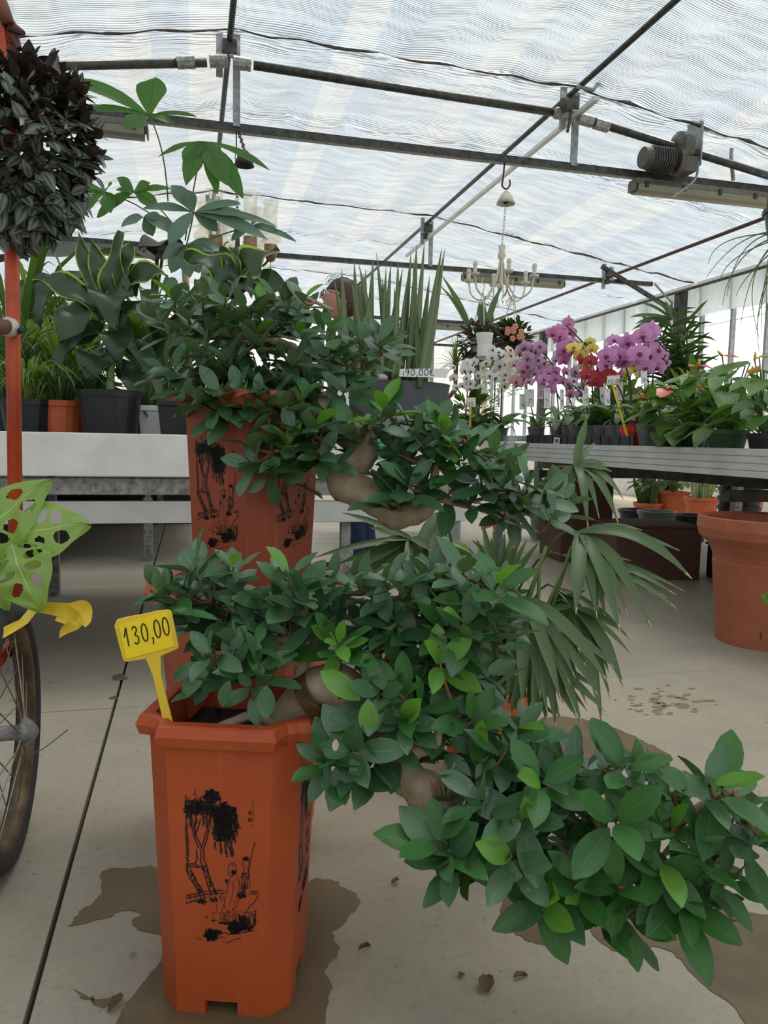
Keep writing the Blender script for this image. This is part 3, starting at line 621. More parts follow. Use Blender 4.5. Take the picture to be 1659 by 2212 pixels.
# ---- the ink print: a willow, a bridge rail, two robed figures and rocks, drawn in a 363 x 775 unit box
def ribbon(pts, w, taper=False):
    pts = [V((p[0], p[1])) for p in pts]; n = len(pts); L = []; R = []
    for i, p in enumerate(pts):
        t = pts[min(i+1, n-1)]-pts[max(i-1, 0)]; t = t.normalized() if t.length > 1e-9 else V((1, 0))
        ww = w*(1-.8*i/(n-1)) if taper else w
        nrm = V((-t.y, t.x))*ww/2; L.append(p+nrm); R.append(p-nrm)
    return [(L[i], L[i+1], R[i+1], R[i]) for i in range(n-1)]
def willow_print():
    rg = random.Random(11); Q = []
    def leaf(x, y, s, a=None):
        a = rg.uniform(0, 6.28) if a is None else a
        u = V((math.cos(a), math.sin(a)))*s; w = V((-u.y, u.x))*rg.uniform(.35, .6); p = V((x, y)); Q.append((p-u, p-w, p+u, p+w))
    def mass(cx, cy, rx, ry, n, s=7):
        for _ in range(n):
            a = rg.uniform(0, 6.28); r = math.sqrt(rg.random())*(1+.15*math.sin(a*7)); leaf(cx+rx*r*math.cos(a), cy+ry*r*math.sin(a), rg.uniform(.8, 1.5)*s)
    def strand(x, y, L, n=16, sw=1.0, dx=0):
        for i in range(n):
            t = i/n; leaf(x+dx*t+rg.uniform(-7, 7)*sw*(1-.4*t), y+L*t, rg.uniform(6, 10), 1.57+rg.uniform(-.7, .7))
    def line(pts, w=3.5, tp=False):
        jp = []
        for i in range(len(pts)-1):
            for k in range(4):
                t = k/4; jp.append((pts[i][0]+(pts[i+1][0]-pts[i][0])*t+rg.uniform(-1.3, 1.3), pts[i][1]+(pts[i+1][1]-pts[i][1])*t+rg.uniform(-1.3, 1.3)))
        jp.append(pts[-1]); Q.extend(ribbon(jp, w, tp))
    mass(748, 275, 38, 34, 220); mass(815, 400, 62, 95, 420); mass(790, 350, 60, 44, 200); mass(715, 330, 50, 36, 120, 7); mass(660, 330, 34, 40, 110, 7);  mass(812, 370, 52, 62, 420); mass(800, 440, 48, 60, 280); mass(690, 325, 55, 34, 120, 6); mass(635, 340, 22, 42, 90, 6); mass(742, 345, 26, 34, 90, 6)
    for x, y, L, dx in [(770, 450, 90, -8), (790, 470, 90, 0), (812, 480, 95, 4), (835, 470, 100, 14), (848, 420, 80, 14), (860, 330, 60, 10), (866, 390, 75, 4), (762, 430, 60, -6), (822, 500, 70, 26), (700, 350, 75, 6), (672, 350, 70, -4), (640, 360, 70, 2), (716, 330, 100, 8)]: strand(x, y, L, int(L/5), 1.1, dx)
    for y in range(280, 660, 9): leaf(618+rg.uniform(-2, 3), y, rg.uniform(6, 10), 1.57)
    for y in range(420, 640, 7): leaf(624+rg.uniform(-3, 6), y, rg.uniform(4, 8), 1.57+rg.uniform(-.6, .6))
    for pts in ([(620, 330), (640, 400), (655, 470), (680, 535)], [(632, 330), (652, 400), (668, 470), (692, 530)], [(745, 370), (735, 430), (718, 500), (700, 545)], [(738, 370), (722, 440), (704, 500), (690, 540)], [(668, 540), (672, 590), (660, 615)], [(704, 540), (704, 590), (716, 620), (738, 700), (766, 760)], [(690, 545), (688, 600), (702, 640), (722, 720), (742, 775)], [(614, 622), (650, 616), (690, 628), (702, 650)], [(614, 632), (646, 630), (680, 634)], [(618, 640), (632, 690), (660, 730), (690, 800)], [(636, 640), (656, 690), (688, 735), (712, 790)], [(668, 390), (662, 440), (660, 480)], [(690, 390), (680, 430), (664, 470)]): line(pts, 6)
    for pts in ([(660, 270), (668, 240)], [(680, 300), (664, 262)], [(690, 300), (700, 270)], [(640, 300), (628, 282)]): line(pts, 3)
    for i in range(90):                                # bark strokes
        k = rg.random(); x, y = (628+70*k, 650+140*k) if i % 2 else (698+60*k, 620+150*k); leaf(x+rg.uniform(-8, 14), y, rg.uniform(4, 10), 1.1+rg.uniform(-.3, .5))
    for y0 in (0, 14): line([(612, 782+y0), (660, 768+y0), (720, 752+y0), (800, 742+y0)], 5)
    for x in (630, 655, 730, 760, 785): line([(x, 770), (x+3, 800)], 4)
    line([(930, 742), (975, 738)], 3); line([(926, 752), (972, 750)], 3); line([(945, 735), (944, 758)], 3); line([(962, 733), (960, 756)], 3)
    line([(612, 822), (640, 808), (672, 806)], 6); mass(690, 806, 24, 14, 60, 6); mass(752, 796, 20, 12, 30, 5)
    # near figure: cap, face, beard, robe
    line([(824, 632), (832, 606), (848, 598), (862, 606), (866, 632)], 3); line([(846, 600), (842, 612), (862, 616)], 3); line([(828, 634), (824, 654), (834, 664)], 3); mass(852, 646, 11, 12, 40, 5); line([(866, 632), (858, 655), (836, 672)], 4)
    mass(816, 692, 8, 9, 22, 4); line([(812, 700), (820, 712)], 3)
    for pts in ([(836, 672), (818, 740), (806, 800), (790, 850)], [(870, 664), (884, 720), (878, 780), (862, 830), (838, 842)], [(820, 740), (790, 770), (762, 800), (768, 850), (740, 880)], [(850, 690), (846, 760), (826, 828)], [(880, 690), (868, 760), (848, 836)], [(800, 770), (806, 830), (826, 850)], [(736, 862), (756, 856)], [(740, 880), (760, 900), (800, 910)], [(838, 842), (880, 848), (930, 850)]): line(pts, 2.2)
    # far figure with a staff
    mass(912, 576, 14, 9, 50, 5); line([(900, 582), (894, 606), (906, 622)], 2.5); line([(926, 582), (930, 606), (920, 622)], 3); line([(902, 606), (908, 607)], 2)
    line([(957, 488), (944, 540), (932, 600), (924, 660), (916, 730)], 4); line([(905, 625), (894, 660), (890, 710), (894, 745)], 3); line([(922, 625), (930, 680), (930, 728)], 3)
    mass(906, 665, 16, 20, 36, 4); mass(902, 720, 11, 30, 46, 5); mass(890, 762, 22, 14, 70, 6)
    for i in range(9): line([(792+i*9, 852+rg.uniform(-8, 8)), (786+i*9, 905+rg.uniform(-8, 8))], 2.2)
    for i in range(40): leaf(rg.uniform(780, 880), rg.uniform(850, 912), rg.uniform(4, 8), 1.2)
    mass(800, 910, 26, 5, 40, 5); mass(715, 885, 6, 3, 10, 4); mass(746, 902, 8, 3, 10, 4)
    for pts in ([(975, 756), (955, 790), (930, 815), (912, 850), (900, 890)], [(962, 830), (948, 880), (960, 905)], [(945, 840), (930, 890), (915, 920)], [(955, 860), (944, 930)], [(930, 845), (918, 900)]): line(pts, 4)
    mass(896, 900, 20, 40, 160, 7); mass(855, 930, 32, 32, 240, 8); mass(925, 915, 18, 30, 60, 6); mass(955, 880, 8, 36, 30, 5)
    mass(735, 975, 30, 28, 230, 8); mass(762, 958, 26, 10, 60, 6); line([(770, 975), (800, 958), (830, 968), (870, 960), (950, 938)], 5); line([(762, 1000), (790, 980), (806, 990)], 3)
    for x, y in ((680, 1004), (668, 996), (800, 1006), (830, 1002), (845, 994), (880, 984), (820, 1012), (868, 988)): line([(x-10, y+4), (x+8, y-3)], 3)
    # column of small characters
    for y in (282, 296, 310, 326): line([(946, y), (950, y+8)], 3)
    for y, s in ((346, 9), (380, 10)):
        for dy in (-1, 0, 1): line([(934-s*.8, y+dy*s*.7), (934+s*.9, y+dy*s*.7-1)], 2.6)
        line([(934-s*.7, y-s), (934-s*.7, y+s)], 2.6); line([(934+s*.6, y-s), (934+s*.6, y+s)], 2.6); line([(934, y-s*1.2), (933, y+s)], 2)
    line([(950, 336), (949, 392)], 2.5); line([(944, 404), (947, 412)], 4)
    return Q
PRINT = willow_print()
def add_print(pot, sm, w, zt, zb, du=0.0):
    mb = MB()
    for q in PRINT: mb.add([sm((p.x-793)/363*w+du, zt+(zb-zt)*(p.y-240)/775) for p in q], [(0, 1, 2, 3)])
    part('willow_print', mb, MT['ink'], pot)

ROT = math.radians(-18)
PF = (.067, 1.103); front = tall_pot('bonsai_pot', 'tall orange plastic pot with an ink willow scene, standing in front on wet concrete', PF, ROT, 0, .42, .0915, .105, .033, MT['pot_front'], soil=.05, group='tall pots with willow prints')
sm = side_map(PF, ROT, 0, .0915, .105, .02, .392)
zT = PL(480, 1702, 1, 1.01).z; zB = PL(480, 2029, 1, 1.02).z
add_print(front, sm, .1005, zT, zB, .003)
for q in (1, 3): add_print(front, side_map(PF, ROT, q, .0915, .105, .02, .392), .1005, zT, zB)
PRr = (.117, 1.50); RR = math.radians(-44.5)
rear = tall_pot('bonsai_pot', 'dull terracotta pot with two willow prints in view, raised inside a wider pot', PRr, RR, .517, .365, .092, .105, .033, MT['pot_rear'], soil=.03, group='tall pots with willow prints', feet=False)
add_print(rear, side_map(PRr, RR, 0, .092, .105, .517, .85), .1005, .800, .592)
add_print(rear, side_map(PRr, RR, 1, .092, .105, .517, .85), .1005, .800, .592)
PLo = (.115, 1.515)
low = tall_pot('planter', 'wide faded terracotta planter supporting the rear bonsai pot', PLo, ROT, 0, .528, .118, .148, .046, MT['pot_low'], rimw=.02, rimh=.04, soil=.02, feet=False)
solo('pot_plate', MB().loft([oct_ring(PLo, ROT, .13, .04, .509), oct_ring(PLo, ROT, .13, .04, .5165)]), MT['galv_worn'], 'pale plate under the rear bonsai pot, lying in the wide planter', 'plate', (PLo[0], PLo[1], .509))

# ================================================================= LEAVES
def pf_ficus(t): return 0.04 if t < .04 else .5*max(.02, math.sin(math.pi*min(1, (t-.02)/.98)**1.06))**.62
def pf_lance(t): return .5*math.sin(math.pi*t**.8)**.9 if 0 < t < 1 else .03
def pf_heart(t): return (.5*min(1, (t+.02)/.16)**.5)*max(0, 1-max(0, (t-.2)/.8)**1.7) if t < 1 else 0
def pf_strap(t): return .5*min(1, .45+t*3)*min(1, (1-t)*4+.04)
def pf_obl(t): return .5*max(0, math.sin(math.pi*(t*.94+.03)))**.5
_lm = {}
def leafmesh(name, mats, prof, n=6, fold=.10, curl=.14, wave=0.0, edge=0.0, seed=0, fr=0.0):
    key = (name, seed)
    if key in _lm: return _lm[key]
    mats = mats if isinstance(mats, (list, tuple)) else [mats]
    xs = (-1, -.72, 0, .72, 1) if edge else (-1, 0, 1)
    vs = []; uv = []; fs = []; mi = []; k = len(xs); rg = random.Random(seed)
    ph = rg.uniform(0, 6)
    for i in range(n+1):
        t = i/n; w = prof(t); zc = curl*(t-.15)**2*-1.0*(1 if seed % 3 else -.45)
        for x in xs:
            zz = zc + fold*abs(x)*w + wave*math.sin(t*9+ph+x)*abs(x)*.5
            vs.append((x*w, t, zz)); uv.append((x*.5+.5, t))
    for i in range(n):
        for j in range(k-1):
            fs.append((i*k+j, i*k+j+1, (i+1)*k+j+1, (i+1)*k+j)); mi.append(1 if edge and j in (0, k-2) else 0)
    me = bpy.data.meshes.new(name); me.from_pydata(vs, [], fs)
    for m in mats: me.materials.append(m)
    me.polygons.foreach_set('material_index', mi); me.polygons.foreach_set('use_smooth', [True]*len(fs))
    ul = me.uv_layers.new(name='UVMap')
    for l in me.loops: ul.data[l.index].uv = uv[l.vertex_index]
    me.update(); me['n'] = 1; _lm[key] = me
    return me
def leafM(base, d, up, L, W):
    y = V(d).normalized(); u = V(up); x = y.cross(u)
    if x.length < 1e-4: x = y.orthogonal()
    x = x.normalized(); z = x.cross(y)
    return Matrix(((x.x*W, y.x*L, z.x*L, base[0]), (x.y*W, y.y*L, z.y*L, base[1]), (x.z*W, y.z*L, z.z*L, base[2]), (0, 0, 0, 1)))
class Leaves:                                          # leaves gathered for one plant: the largest in view are parts, the rest one mass
    def __init__(s, parent, name='leaf', cap=300): s.p = parent; s.n = name; s.cap = cap; s.L = []
    def add(s, me, M): s.L.append((me, M))
    def finish(s, rest='foliage'):
        org = ORG[s.p.name]; T = Matrix.Translation(-org)
        def size(e):
            M = e[1]; d = (M.translation-CAM).dot(FW); return -(M.col[1].to_3d().length*M.col[0].to_3d().length)/max(d, .1)**2 + .00002*d
        s.L.sort(key=size)
        for me, M in s.L[:s.cap]:
            o = bpy.data.objects.new(s.n, me); COL.objects.link(o); o.parent = s.p; o.matrix_local = T @ M
        if len(s.L) > s.cap: merged(rest, s.L[s.cap:], s.p)
def merged(name, L, parent, kind='stuff'):
    org = ORG[parent.name]; vs = []; fs = []; mi = []; uvs = []; mats = []
    for me, M in L:
        o = len(vs); vs += [tuple((M @ v.co)-org) for v in me.vertices]
        idx = []
        for m in me.materials:
            if m not in mats: mats.append(m)
            idx.append(mats.index(m))
        d = me.uv_layers[0].data
        for p in me.polygons:
            fs.append([i+o for i in p.vertices]); mi.append(idx[p.material_index]); uvs += [tuple(d[l].uv) for l in p.loop_indices]
    me = bpy.data.meshes.new(name); me.from_pydata(vs, [], fs)
    for m in mats: me.materials.append(m)
    me.polygons.foreach_set('material_index', mi); me.polygons.foreach_set('use_smooth', [True]*len(fs))
    ul = me.uv_layers.new(name='UVMap'); ul.data.foreach_set('uv', [c for u in uvs for c in u]); me.update()
    ob = bpy.data.objects.new(name, me); link(ob, parent); return tag(ob, kind=kind)
def strap_mesh(name, path, w, mats, prof=pf_strap, up=(0, 0, 1), edge=0.0, fold=.12, wave=0.0, twist=0.0, org=V((0, 0, 0)), n=None):
    path = [V(p) for p in path]; n = len(path)-1; xs = (-1, -.86, 0, .86, 1) if edge else (-1, 0, 1); k = len(xs)
    vs = []; uv = []; fs = []; mi = []; ph = R_(0, 6)
    for i, p in enumerate(path):
        t = i/n; tan = (path[min(i+1, n)]-path[max(i-1, 0)]).normalized(); x = tan.cross(V(up))
        x = x.normalized() if x.length > 1e-3 else tan.orthogonal().normalized()
        z = x.cross(tan)
        if twist: q = Quaternion(tan, twist*t); x = q @ x; z = q @ z
        h = w*prof(t)
        for s_ in xs: vs.append(p + x*s_*h + z*(fold*abs(s_)*h*2 + wave*w*math.sin(t*10+ph+s_*1.5)*abs(s_)) - org); uv.append((s_*.5+.5, t))
    for i in range(n):
        for j in range(k-1): fs.append((i*k+j, i*k+j+1, (i+1)*k+j+1, (i+1)*k+j)); mi.append(1 if edge and j in (0, k-2) else 0)
    me = bpy.data.meshes.new(name); me.from_pydata([tuple(v) for v in vs], [], fs)
    for m in (mats if isinstance(mats, (list, tuple)) else [mats]): me.materials.append(m)
    me.polygons.foreach_set('material_index', mi); me.polygons.foreach_set('use_smooth', [True]*len(fs))
    ul = me.uv_layers.new(name='UVMap'); ul.data.foreach_set('uv', [c for l in me.loops for c in uv[l.vertex_index]]); me.update()
    return me
def strap(parent, path, w, mats, name='leaf', **kw):
    me = strap_mesh(name, path, w, mats, org=ORG[parent.name], **kw)
    o = bpy.data.objects.new(name, me); link(o, parent); return o

# ================================================================= BONSAI
FL = [leafmesh('ficus_leaf', MT['leaf'], pf_ficus, 6, .14, .16, .03, seed=k) for k in range(4)]
FG = [leafmesh('ficus_leaf_green', MT['leafb'], pf_ficus, 6, .14, .16, .03, seed=k) for k in range(3)]
FY = [leafmesh('ficus_leaf_young', MT['young'], pf_ficus, 6, .2, .10, .02, seed=k) for k in range(2)]
def in_poly(x, y, poly):
    r = False; j = len(poly)-1
    for i in range(len(poly)):
        (xi, yi), (xj, yj) = poly[i], poly[j]
        if (yi > y) != (yj > y) and x < (xj-xi)*(y-yi)/(yj-yi)+xi: r = not r
        j = i
    return r
def scatter(poly, rad, rg, tries=1500):
    xs = [p[0] for p in poly]; ys = [p[1] for p in poly]; out = []
    for _ in range(tries):
        x, y = rg.uniform(min(xs), max(xs)), rg.uniform(min(ys), max(ys))
        if in_poly(x, y, poly) and all((x-a)**2+(y-b)**2 > rad*rad for a, b in out): out.append((x, y))
    return out
def rosette(LV, c, axis, n, L, rg, meshes, spread=(.15, .95), wr=.46, young=0):
    axis = V(axis).normalized(); u = axis.orthogonal().normalized(); w = axis.cross(u); a0 = rg.uniform(0, 6.28)
    for i in range(n):
        a = a0+i*2.4+rg.uniform(-.25, .25); f = i/max(1, n-1); el = spread[0]+(spread[1]-spread[0])*f+rg.uniform(-.18, .18)
        d = (u*math.cos(a)+w*math.sin(a))*math.cos(el)+axis*math.sin(el)
        up = axis*math.cos(el)-(u*math.cos(a)+w*math.sin(a))*math.sin(el)
        d = d+V((0, 0, -.12)); up = up+V((0, 0, .25))
        l = L*rg.uniform(.78, 1.12)*(1-.22*f); b = c-axis*L*.35*(1-f)+d*L*.06
        me = rg.choice(FY) if i >= n-young else rg.choice(meshes)
        LV.add(me, leafM(b, d, up, l, l*wr*rg.uniform(.88, 1.15)))
def nearest(skel, c):
    best = None
    for p in skel:
        d = (p-c).length
        if best is None or d < best[0]: best = (d, p)
    return best[1]
def grow_pads(root, pads, skel, L, cap=300, seed=3, extra=()):
    rg = random.Random(seed); LV = Leaves(root, 'leaf', cap); ntw = 0
    for poly, rad, d0, dd, sz, mixg, back in pads:
        cx = sum(p[0] for p in poly)/len(poly); cy = sum(p[1] for p in poly)/len(poly)
        pts = scatter(poly, rad, rg)
        for x, y in pts:
            d = d0(x, y) if callable(d0) else d0; d += rg.uniform(-dd, dd)*.6
            c = P(x, y, d)
            ax = V((0, 0, .75)) - FW*.38 + RT*((x-cx)/260) - UP*((y-cy)/420) + V((rg.gauss(0, .25), rg.gauss(0, .25), rg.gauss(0, .2)))
            r = rg.random(); ms = FG if r < mixg else FL
            rosette(LV, c, ax, rg.choice((5, 6, 6, 7)), L*sz*rg.uniform(.85, 1.12), rg, ms, young=(1 if rg.random() < .10 else 0))
            base = nearest(skel, c); midp = c.lerp(base, .5)+V((0, 0, -.012))
            if ntw < 150: part('twig', MB().tube(bez(base, midp, c, 4), [.0036, .003, .0026, .0022, .0018], 5, caps=False), MT['twig'], root, smooth=True); ntw += 1
        for _ in range(int(len(pts)*back*1.7)):              # leaves deeper in the pad
            x, y = rg.choice(pts); d = (d0(x, y) if callable(d0) else d0)+dd*.6+rg.uniform(.03, .12)
            c = P(x+rg.uniform(-30, 30), y+rg.uniform(-15, 25), d)
            rosette(LV, c, V((rg.gauss(0, .5), rg.gauss(0, .5), .8)), 5, L*sz*.92, rg, FL)
    for x, y, d, ax, n, l, ms, yg in extra:
        c = P(x, y, d); rosette(LV, c, V((0, 0, ax[2]))-FW*ax[1]+RT*ax[0], n, l, rg, ms, young=yg)
        base = nearest(skel, c); part('twig', MB().tube(bez(base, c.lerp(base, .5)+V((0, 0, -.012)), c, 4), [.0036, .003, .0026, .0022, .0018], 5, caps=False), MT['twig'], root, smooth=True)
    return LV
def lone(LV, x0, y0, x1, y1, d, w, me, d2=None, up=None):  # one leaf laid from pixel to pixel
    a, b = P(x0, y0, d), P(x1, y1, d2 or d); L = (b-a).length
    LV.add(me, leafM(a, b-a, up if up else -FW+V((0, 0, .5)), L, L*w))
def trunk(root, name, pts, rad, mat=None, n=14, sub=6, knob=.22):
    p = smooth_path(pts, sub); r = lerp_list(rad, sub); mb = MB().tube(p, r, n)
    for i, v in enumerate(mb.v):
        c = p[min(i//n, len(p)-1)]; dv = v-c
        k = 1+knob*mnoise.noise(v*28)+knob*.6*mnoise.noise(v*70); mb.v[i] = c+dv*k
    return part(name, mb, mat or MT['bark'], root, smooth=True), p

# --- front bonsai: trunk leaves the pot to the right and cascades towards the camera
fb = thing('bonsai_tree', 'cascading fig bonsai spilling low to the right out of the front orange pot', 'bonsai', P(620, 1560, 1.1), 'cascading fig bonsais')
tp = [P(596, 1590, 1.10), P(625, 1552, 1.09), P(668, 1503, 1.08), P(724, 1484, 1.07), P(780, 1520, 1.06), P(830, 1600, 1.05), P(880, 1672, 1.03), P(930, 1728, 1.01), P(985, 1782, 1.0), P(1090, 1810, .99), P(1200, 1842, .97), P(1300, 1848, .96), P(1390, 1800, .96), P(1500, 1790, .95)]
_, sk = trunk(fb, 'trunk', tp, [.030, .029, .031, .032, .026, .024, .025, .026, .017, .013, .013, .014, .008, .004])
part('scar', MB().tube([P(664, 1508, 1.075), P(690, 1492, 1.071)], [.0345, .0345], 12, caps=False), MT['bark_cut'], fb, smooth=True)
skel = list(sk)
for pts, rad in (([P(600, 1585, 1.09), P(560, 1545, 1.06), P(500, 1560, 1.05), P(455, 1574, 1.045)], [.010, .008, .006, .003]),
                 ([P(648, 1490, 1.08), P(654, 1440, 1.08), P(662, 1408, 1.09), P(640, 1384, 1.10), P(585, 1380, 1.11), P(520, 1330, 1.12), P(460, 1300, 1.12)], [.014, .010, .008, .008, .007, .005, .003]),
                 ([P(654, 1440, 1.08), P(628, 1425, 1.08), P(600, 1440, 1.08), P(540, 1450, 1.08), P(500, 1470, 1.07)], [.007, .006, .005, .004, .003]),
                 ([P(800, 1545, 1.06), P(820, 1480, 1.08), P(850, 1400, 1.10), P(830, 1330, 1.12), P(800, 1280, 1.12)], [.014, .011, .008, .006, .003]),
                 ([P(830, 1590, 1.05), P(920, 1500, 1.08), P(980, 1430, 1.10), P(1030, 1330, 1.10), P(1070, 1240, 1.1)], [.013, .010, .008, .005, .003]),
                 ([P(870, 1655, 1.02), P(900, 1625, 1.0), P(938, 1610, 1.0), P(952, 1575, 1.0), P(1000, 1540, 1.03)], [.010, .009, .008, .006, .003]),
                 ([P(1290, 1845, .96), P(1300, 1790, .97), P(1260, 1720, .98), P(1300, 1660, .98)], [.010, .007, .005, .003]),
                 ([P(1250, 1850, .96), P(1180, 1900, .94), P(1150, 1960, .93)], [.007, .005, .003]),
                 ([P(1350, 1830, .95), P(1400, 1900, .93), P(1470, 1950, .92)], [.008, .005, .003]),
                 ([P(1090, 1800, .98), P(1060, 1740, .98), P(1010, 1690, .99)], [.008, .005, .003]),
                 ([P(1440, 1800, .95), P(1530, 1730, .94), P(1600, 1700, .93)], [.006, .005, .003]),
                 ([P(1060, 1800, .98), P(1000, 1840, .95), P(960, 1850, .94)], [.006, .004, .003])):
    _, s2 = trunk(fb, 'branch', pts, rad, MT['bark'], 8, 4, .15); skel += s2
for k in range(6):                                      # the dry twig stubs on the bare stretch
    x = 940+k*7; part('dry_twig', MB().tube(bez(P(x, 1728, .985), P(x+R_(-14, 14), 1695, .975), P(x+R_(-22, 22), 1662+R_(-22, 34), .97), 4), [.0026, .0022, .0018, .0014, .0008], 5), plain('dry_twig', srgb(176, 138, 106), .7), fb, smooth=True)
pads = [
 ([(345, 1275), (420, 1225), (500, 1225), (560, 1310), (640, 1250), (660, 1330), (600, 1370), (470, 1345), (380, 1330)], 40, lambda x, y: 1.10, .05, 1.0, .12, .5),
 ([(430, 1410), (500, 1370), (590, 1390), (560, 1440), (530, 1480), (470, 1480)], 46, lambda x, y: 1.04, .04, .9, .15, .3),
 ([(650, 1300), (760, 1250), (880, 1240), (1000, 1270), (1090, 1240), (1110, 1340), (1090, 1430), (1040, 1480), (1010, 1560), (940, 1590), (870, 1570), (800, 1500), (770, 1440), (715, 1390)], 46, lambda x, y: 1.09-.10*max(0, (y-1300)/300), .05, 1.0, .22, .9),
 ([(740, 1600), (790, 1580), (860, 1600), (850, 1640), (740, 1660), (700, 1640)], 46, lambda x, y: 1.0, .04, 1.0, .25, .3),
 ([(960, 1570), (1060, 1540), (1120, 1570), (1190, 1620), (1200, 1700), (1120, 1760), (1050, 1740), (1010, 1660)], 52, lambda x, y: 1.0, .05, 1.05, .12, .7),
 ([(960, 1830), (1020, 1720), (1150, 1700), (1260, 1620), (1330, 1620), (1400, 1680), (1460, 1740), (1400, 1810), (1240, 1850), (1130, 1870), (1080, 1860), (980, 1880)], 60, lambda x, y: .96, .05, 1.0, .35, .7),
 ([(1430, 1700), (1580, 1680), (1660, 1740), (1650, 1800), (1540, 1850), (1440, 1800)], 70, lambda x, y: .93, .05, 1.0, .6, .6),
 ([(1130, 1930), (1260, 1890), (1420, 1880), (1560, 1880), (1520, 1950), (1380, 1985), (1200, 1970)], 68, lambda x, y: .93, .05, 1.0, .5, .5),
 ([(940, 1810), (1010, 1820), (1000, 1880), (950, 1870)], 50, .93, .03, 1.1, .3, .3)]
K = FL; g = FG; y2 = FY
extra = [(1330, 1775, .90, (0, .9, .6), 7, .082, g, 0), (1475, 1950, .92, (.1, .9, .6), 7, .08, g, 0), (1360, 1985, .92, (0, .9, .3), 6, .062, g, 0), (1170, 1690, .93, (0, .8, .6), 6, .075, g, 1),
         (1350, 1655, .95, (0, .6, .9), 7, .08, g, 0), (1560, 1700, .92, (.2, .6, .9), 7, .078, g, 1), (1640, 1810, .92, (.5, .5, .7), 6, .07, g, 1), (1110, 1855, .91, (-.2, .9, .5), 6, .072, K, 1), (1165, 1950, .92, (-.1, .9, .2), 6, .075, g, 1),
         (965, 1850, .91, (-.4, .8, .5), 6, .08, K, 0), (1575, 1905, .93, (.4, .7, .4), 6, .066, g, 0), (1430, 1860, .91, (0, .8, .5), 6, .07, g, 1), (1265, 1915, .93, (-.1, .9, .4), 5, .066, g, 1), (1135, 1770, .92, (0, .9, .5), 6, .07, K, 1),
         (1075, 1262, 1.04, (.1, .5, 1), 7, .075, g, 1), (1005, 1350, 1.03, (0, .6, .9), 6, .065, K, 1), (1000, 1175+65, 1.06, (0, .3, 1), 6, .07, K, 0), (820, 1500, 1.0, (0, .9, .4), 6, .075, K, 0), (870, 1560, .99, (0, .9, .5), 6, .065, K, 1), (730, 1390, 1.03, (0, .8, .6), 6, .05, y2, 0), (950, 1430, 1.02, (.2, .8, .6), 5, .06, y2, 2), (505, 1225, 1.09, (0, .2, 1), 6, .055, K, 1), (625, 1240, 1.08, (0, .3, 1), 6, .06, K, 1), (545, 1485, 1.02, (-.1, .9, .3), 5, .048, K, 0), (705, 1645, .98, (-.4, .8, .2), 6, .062, K, 0), (760, 1625, .97, (-.1, .9, .3), 6, .07, K, 0), (355, 1285, 1.08, (-.5, .4, .8), 5, .065, g, 0)]
LV = grow_pads(fb, pads, skel, .066, 300, 21, extra)
lone(LV, 778, 1512, 692, 1450, .98, .46, FY[0]); lone(LV, 797, 1592, 795, 1512, .97, .56, FY[1]); lone(LV, 470, 1338, 375, 1322, 1.04, .3, FG[0], up=V((0, 0, 1))-FW*.4)
lone(LV, 724, 1622, 726, 1596, .955, .55, leafmesh('pale_leaf', plain('pale_petal', srgb(228, 204, 186), .6), pf_obl, 4, .3, .3, .05)); lone(LV, 350, 1283, 334, 1234, 1.06, .52, FG[1]); lone(LV, 425, 1430, 372, 1470, 1.02, .42, FL[1]); lone(LV, 495, 1470, 478, 1528, 1.0, .5, FL[2]); lone(LV, 575, 1480, 575, 1550, .99, .6, FL[0]); lone(LV, 500, 1405, 530, 1350, 1.03, .5, FL[1])
LV.finish()

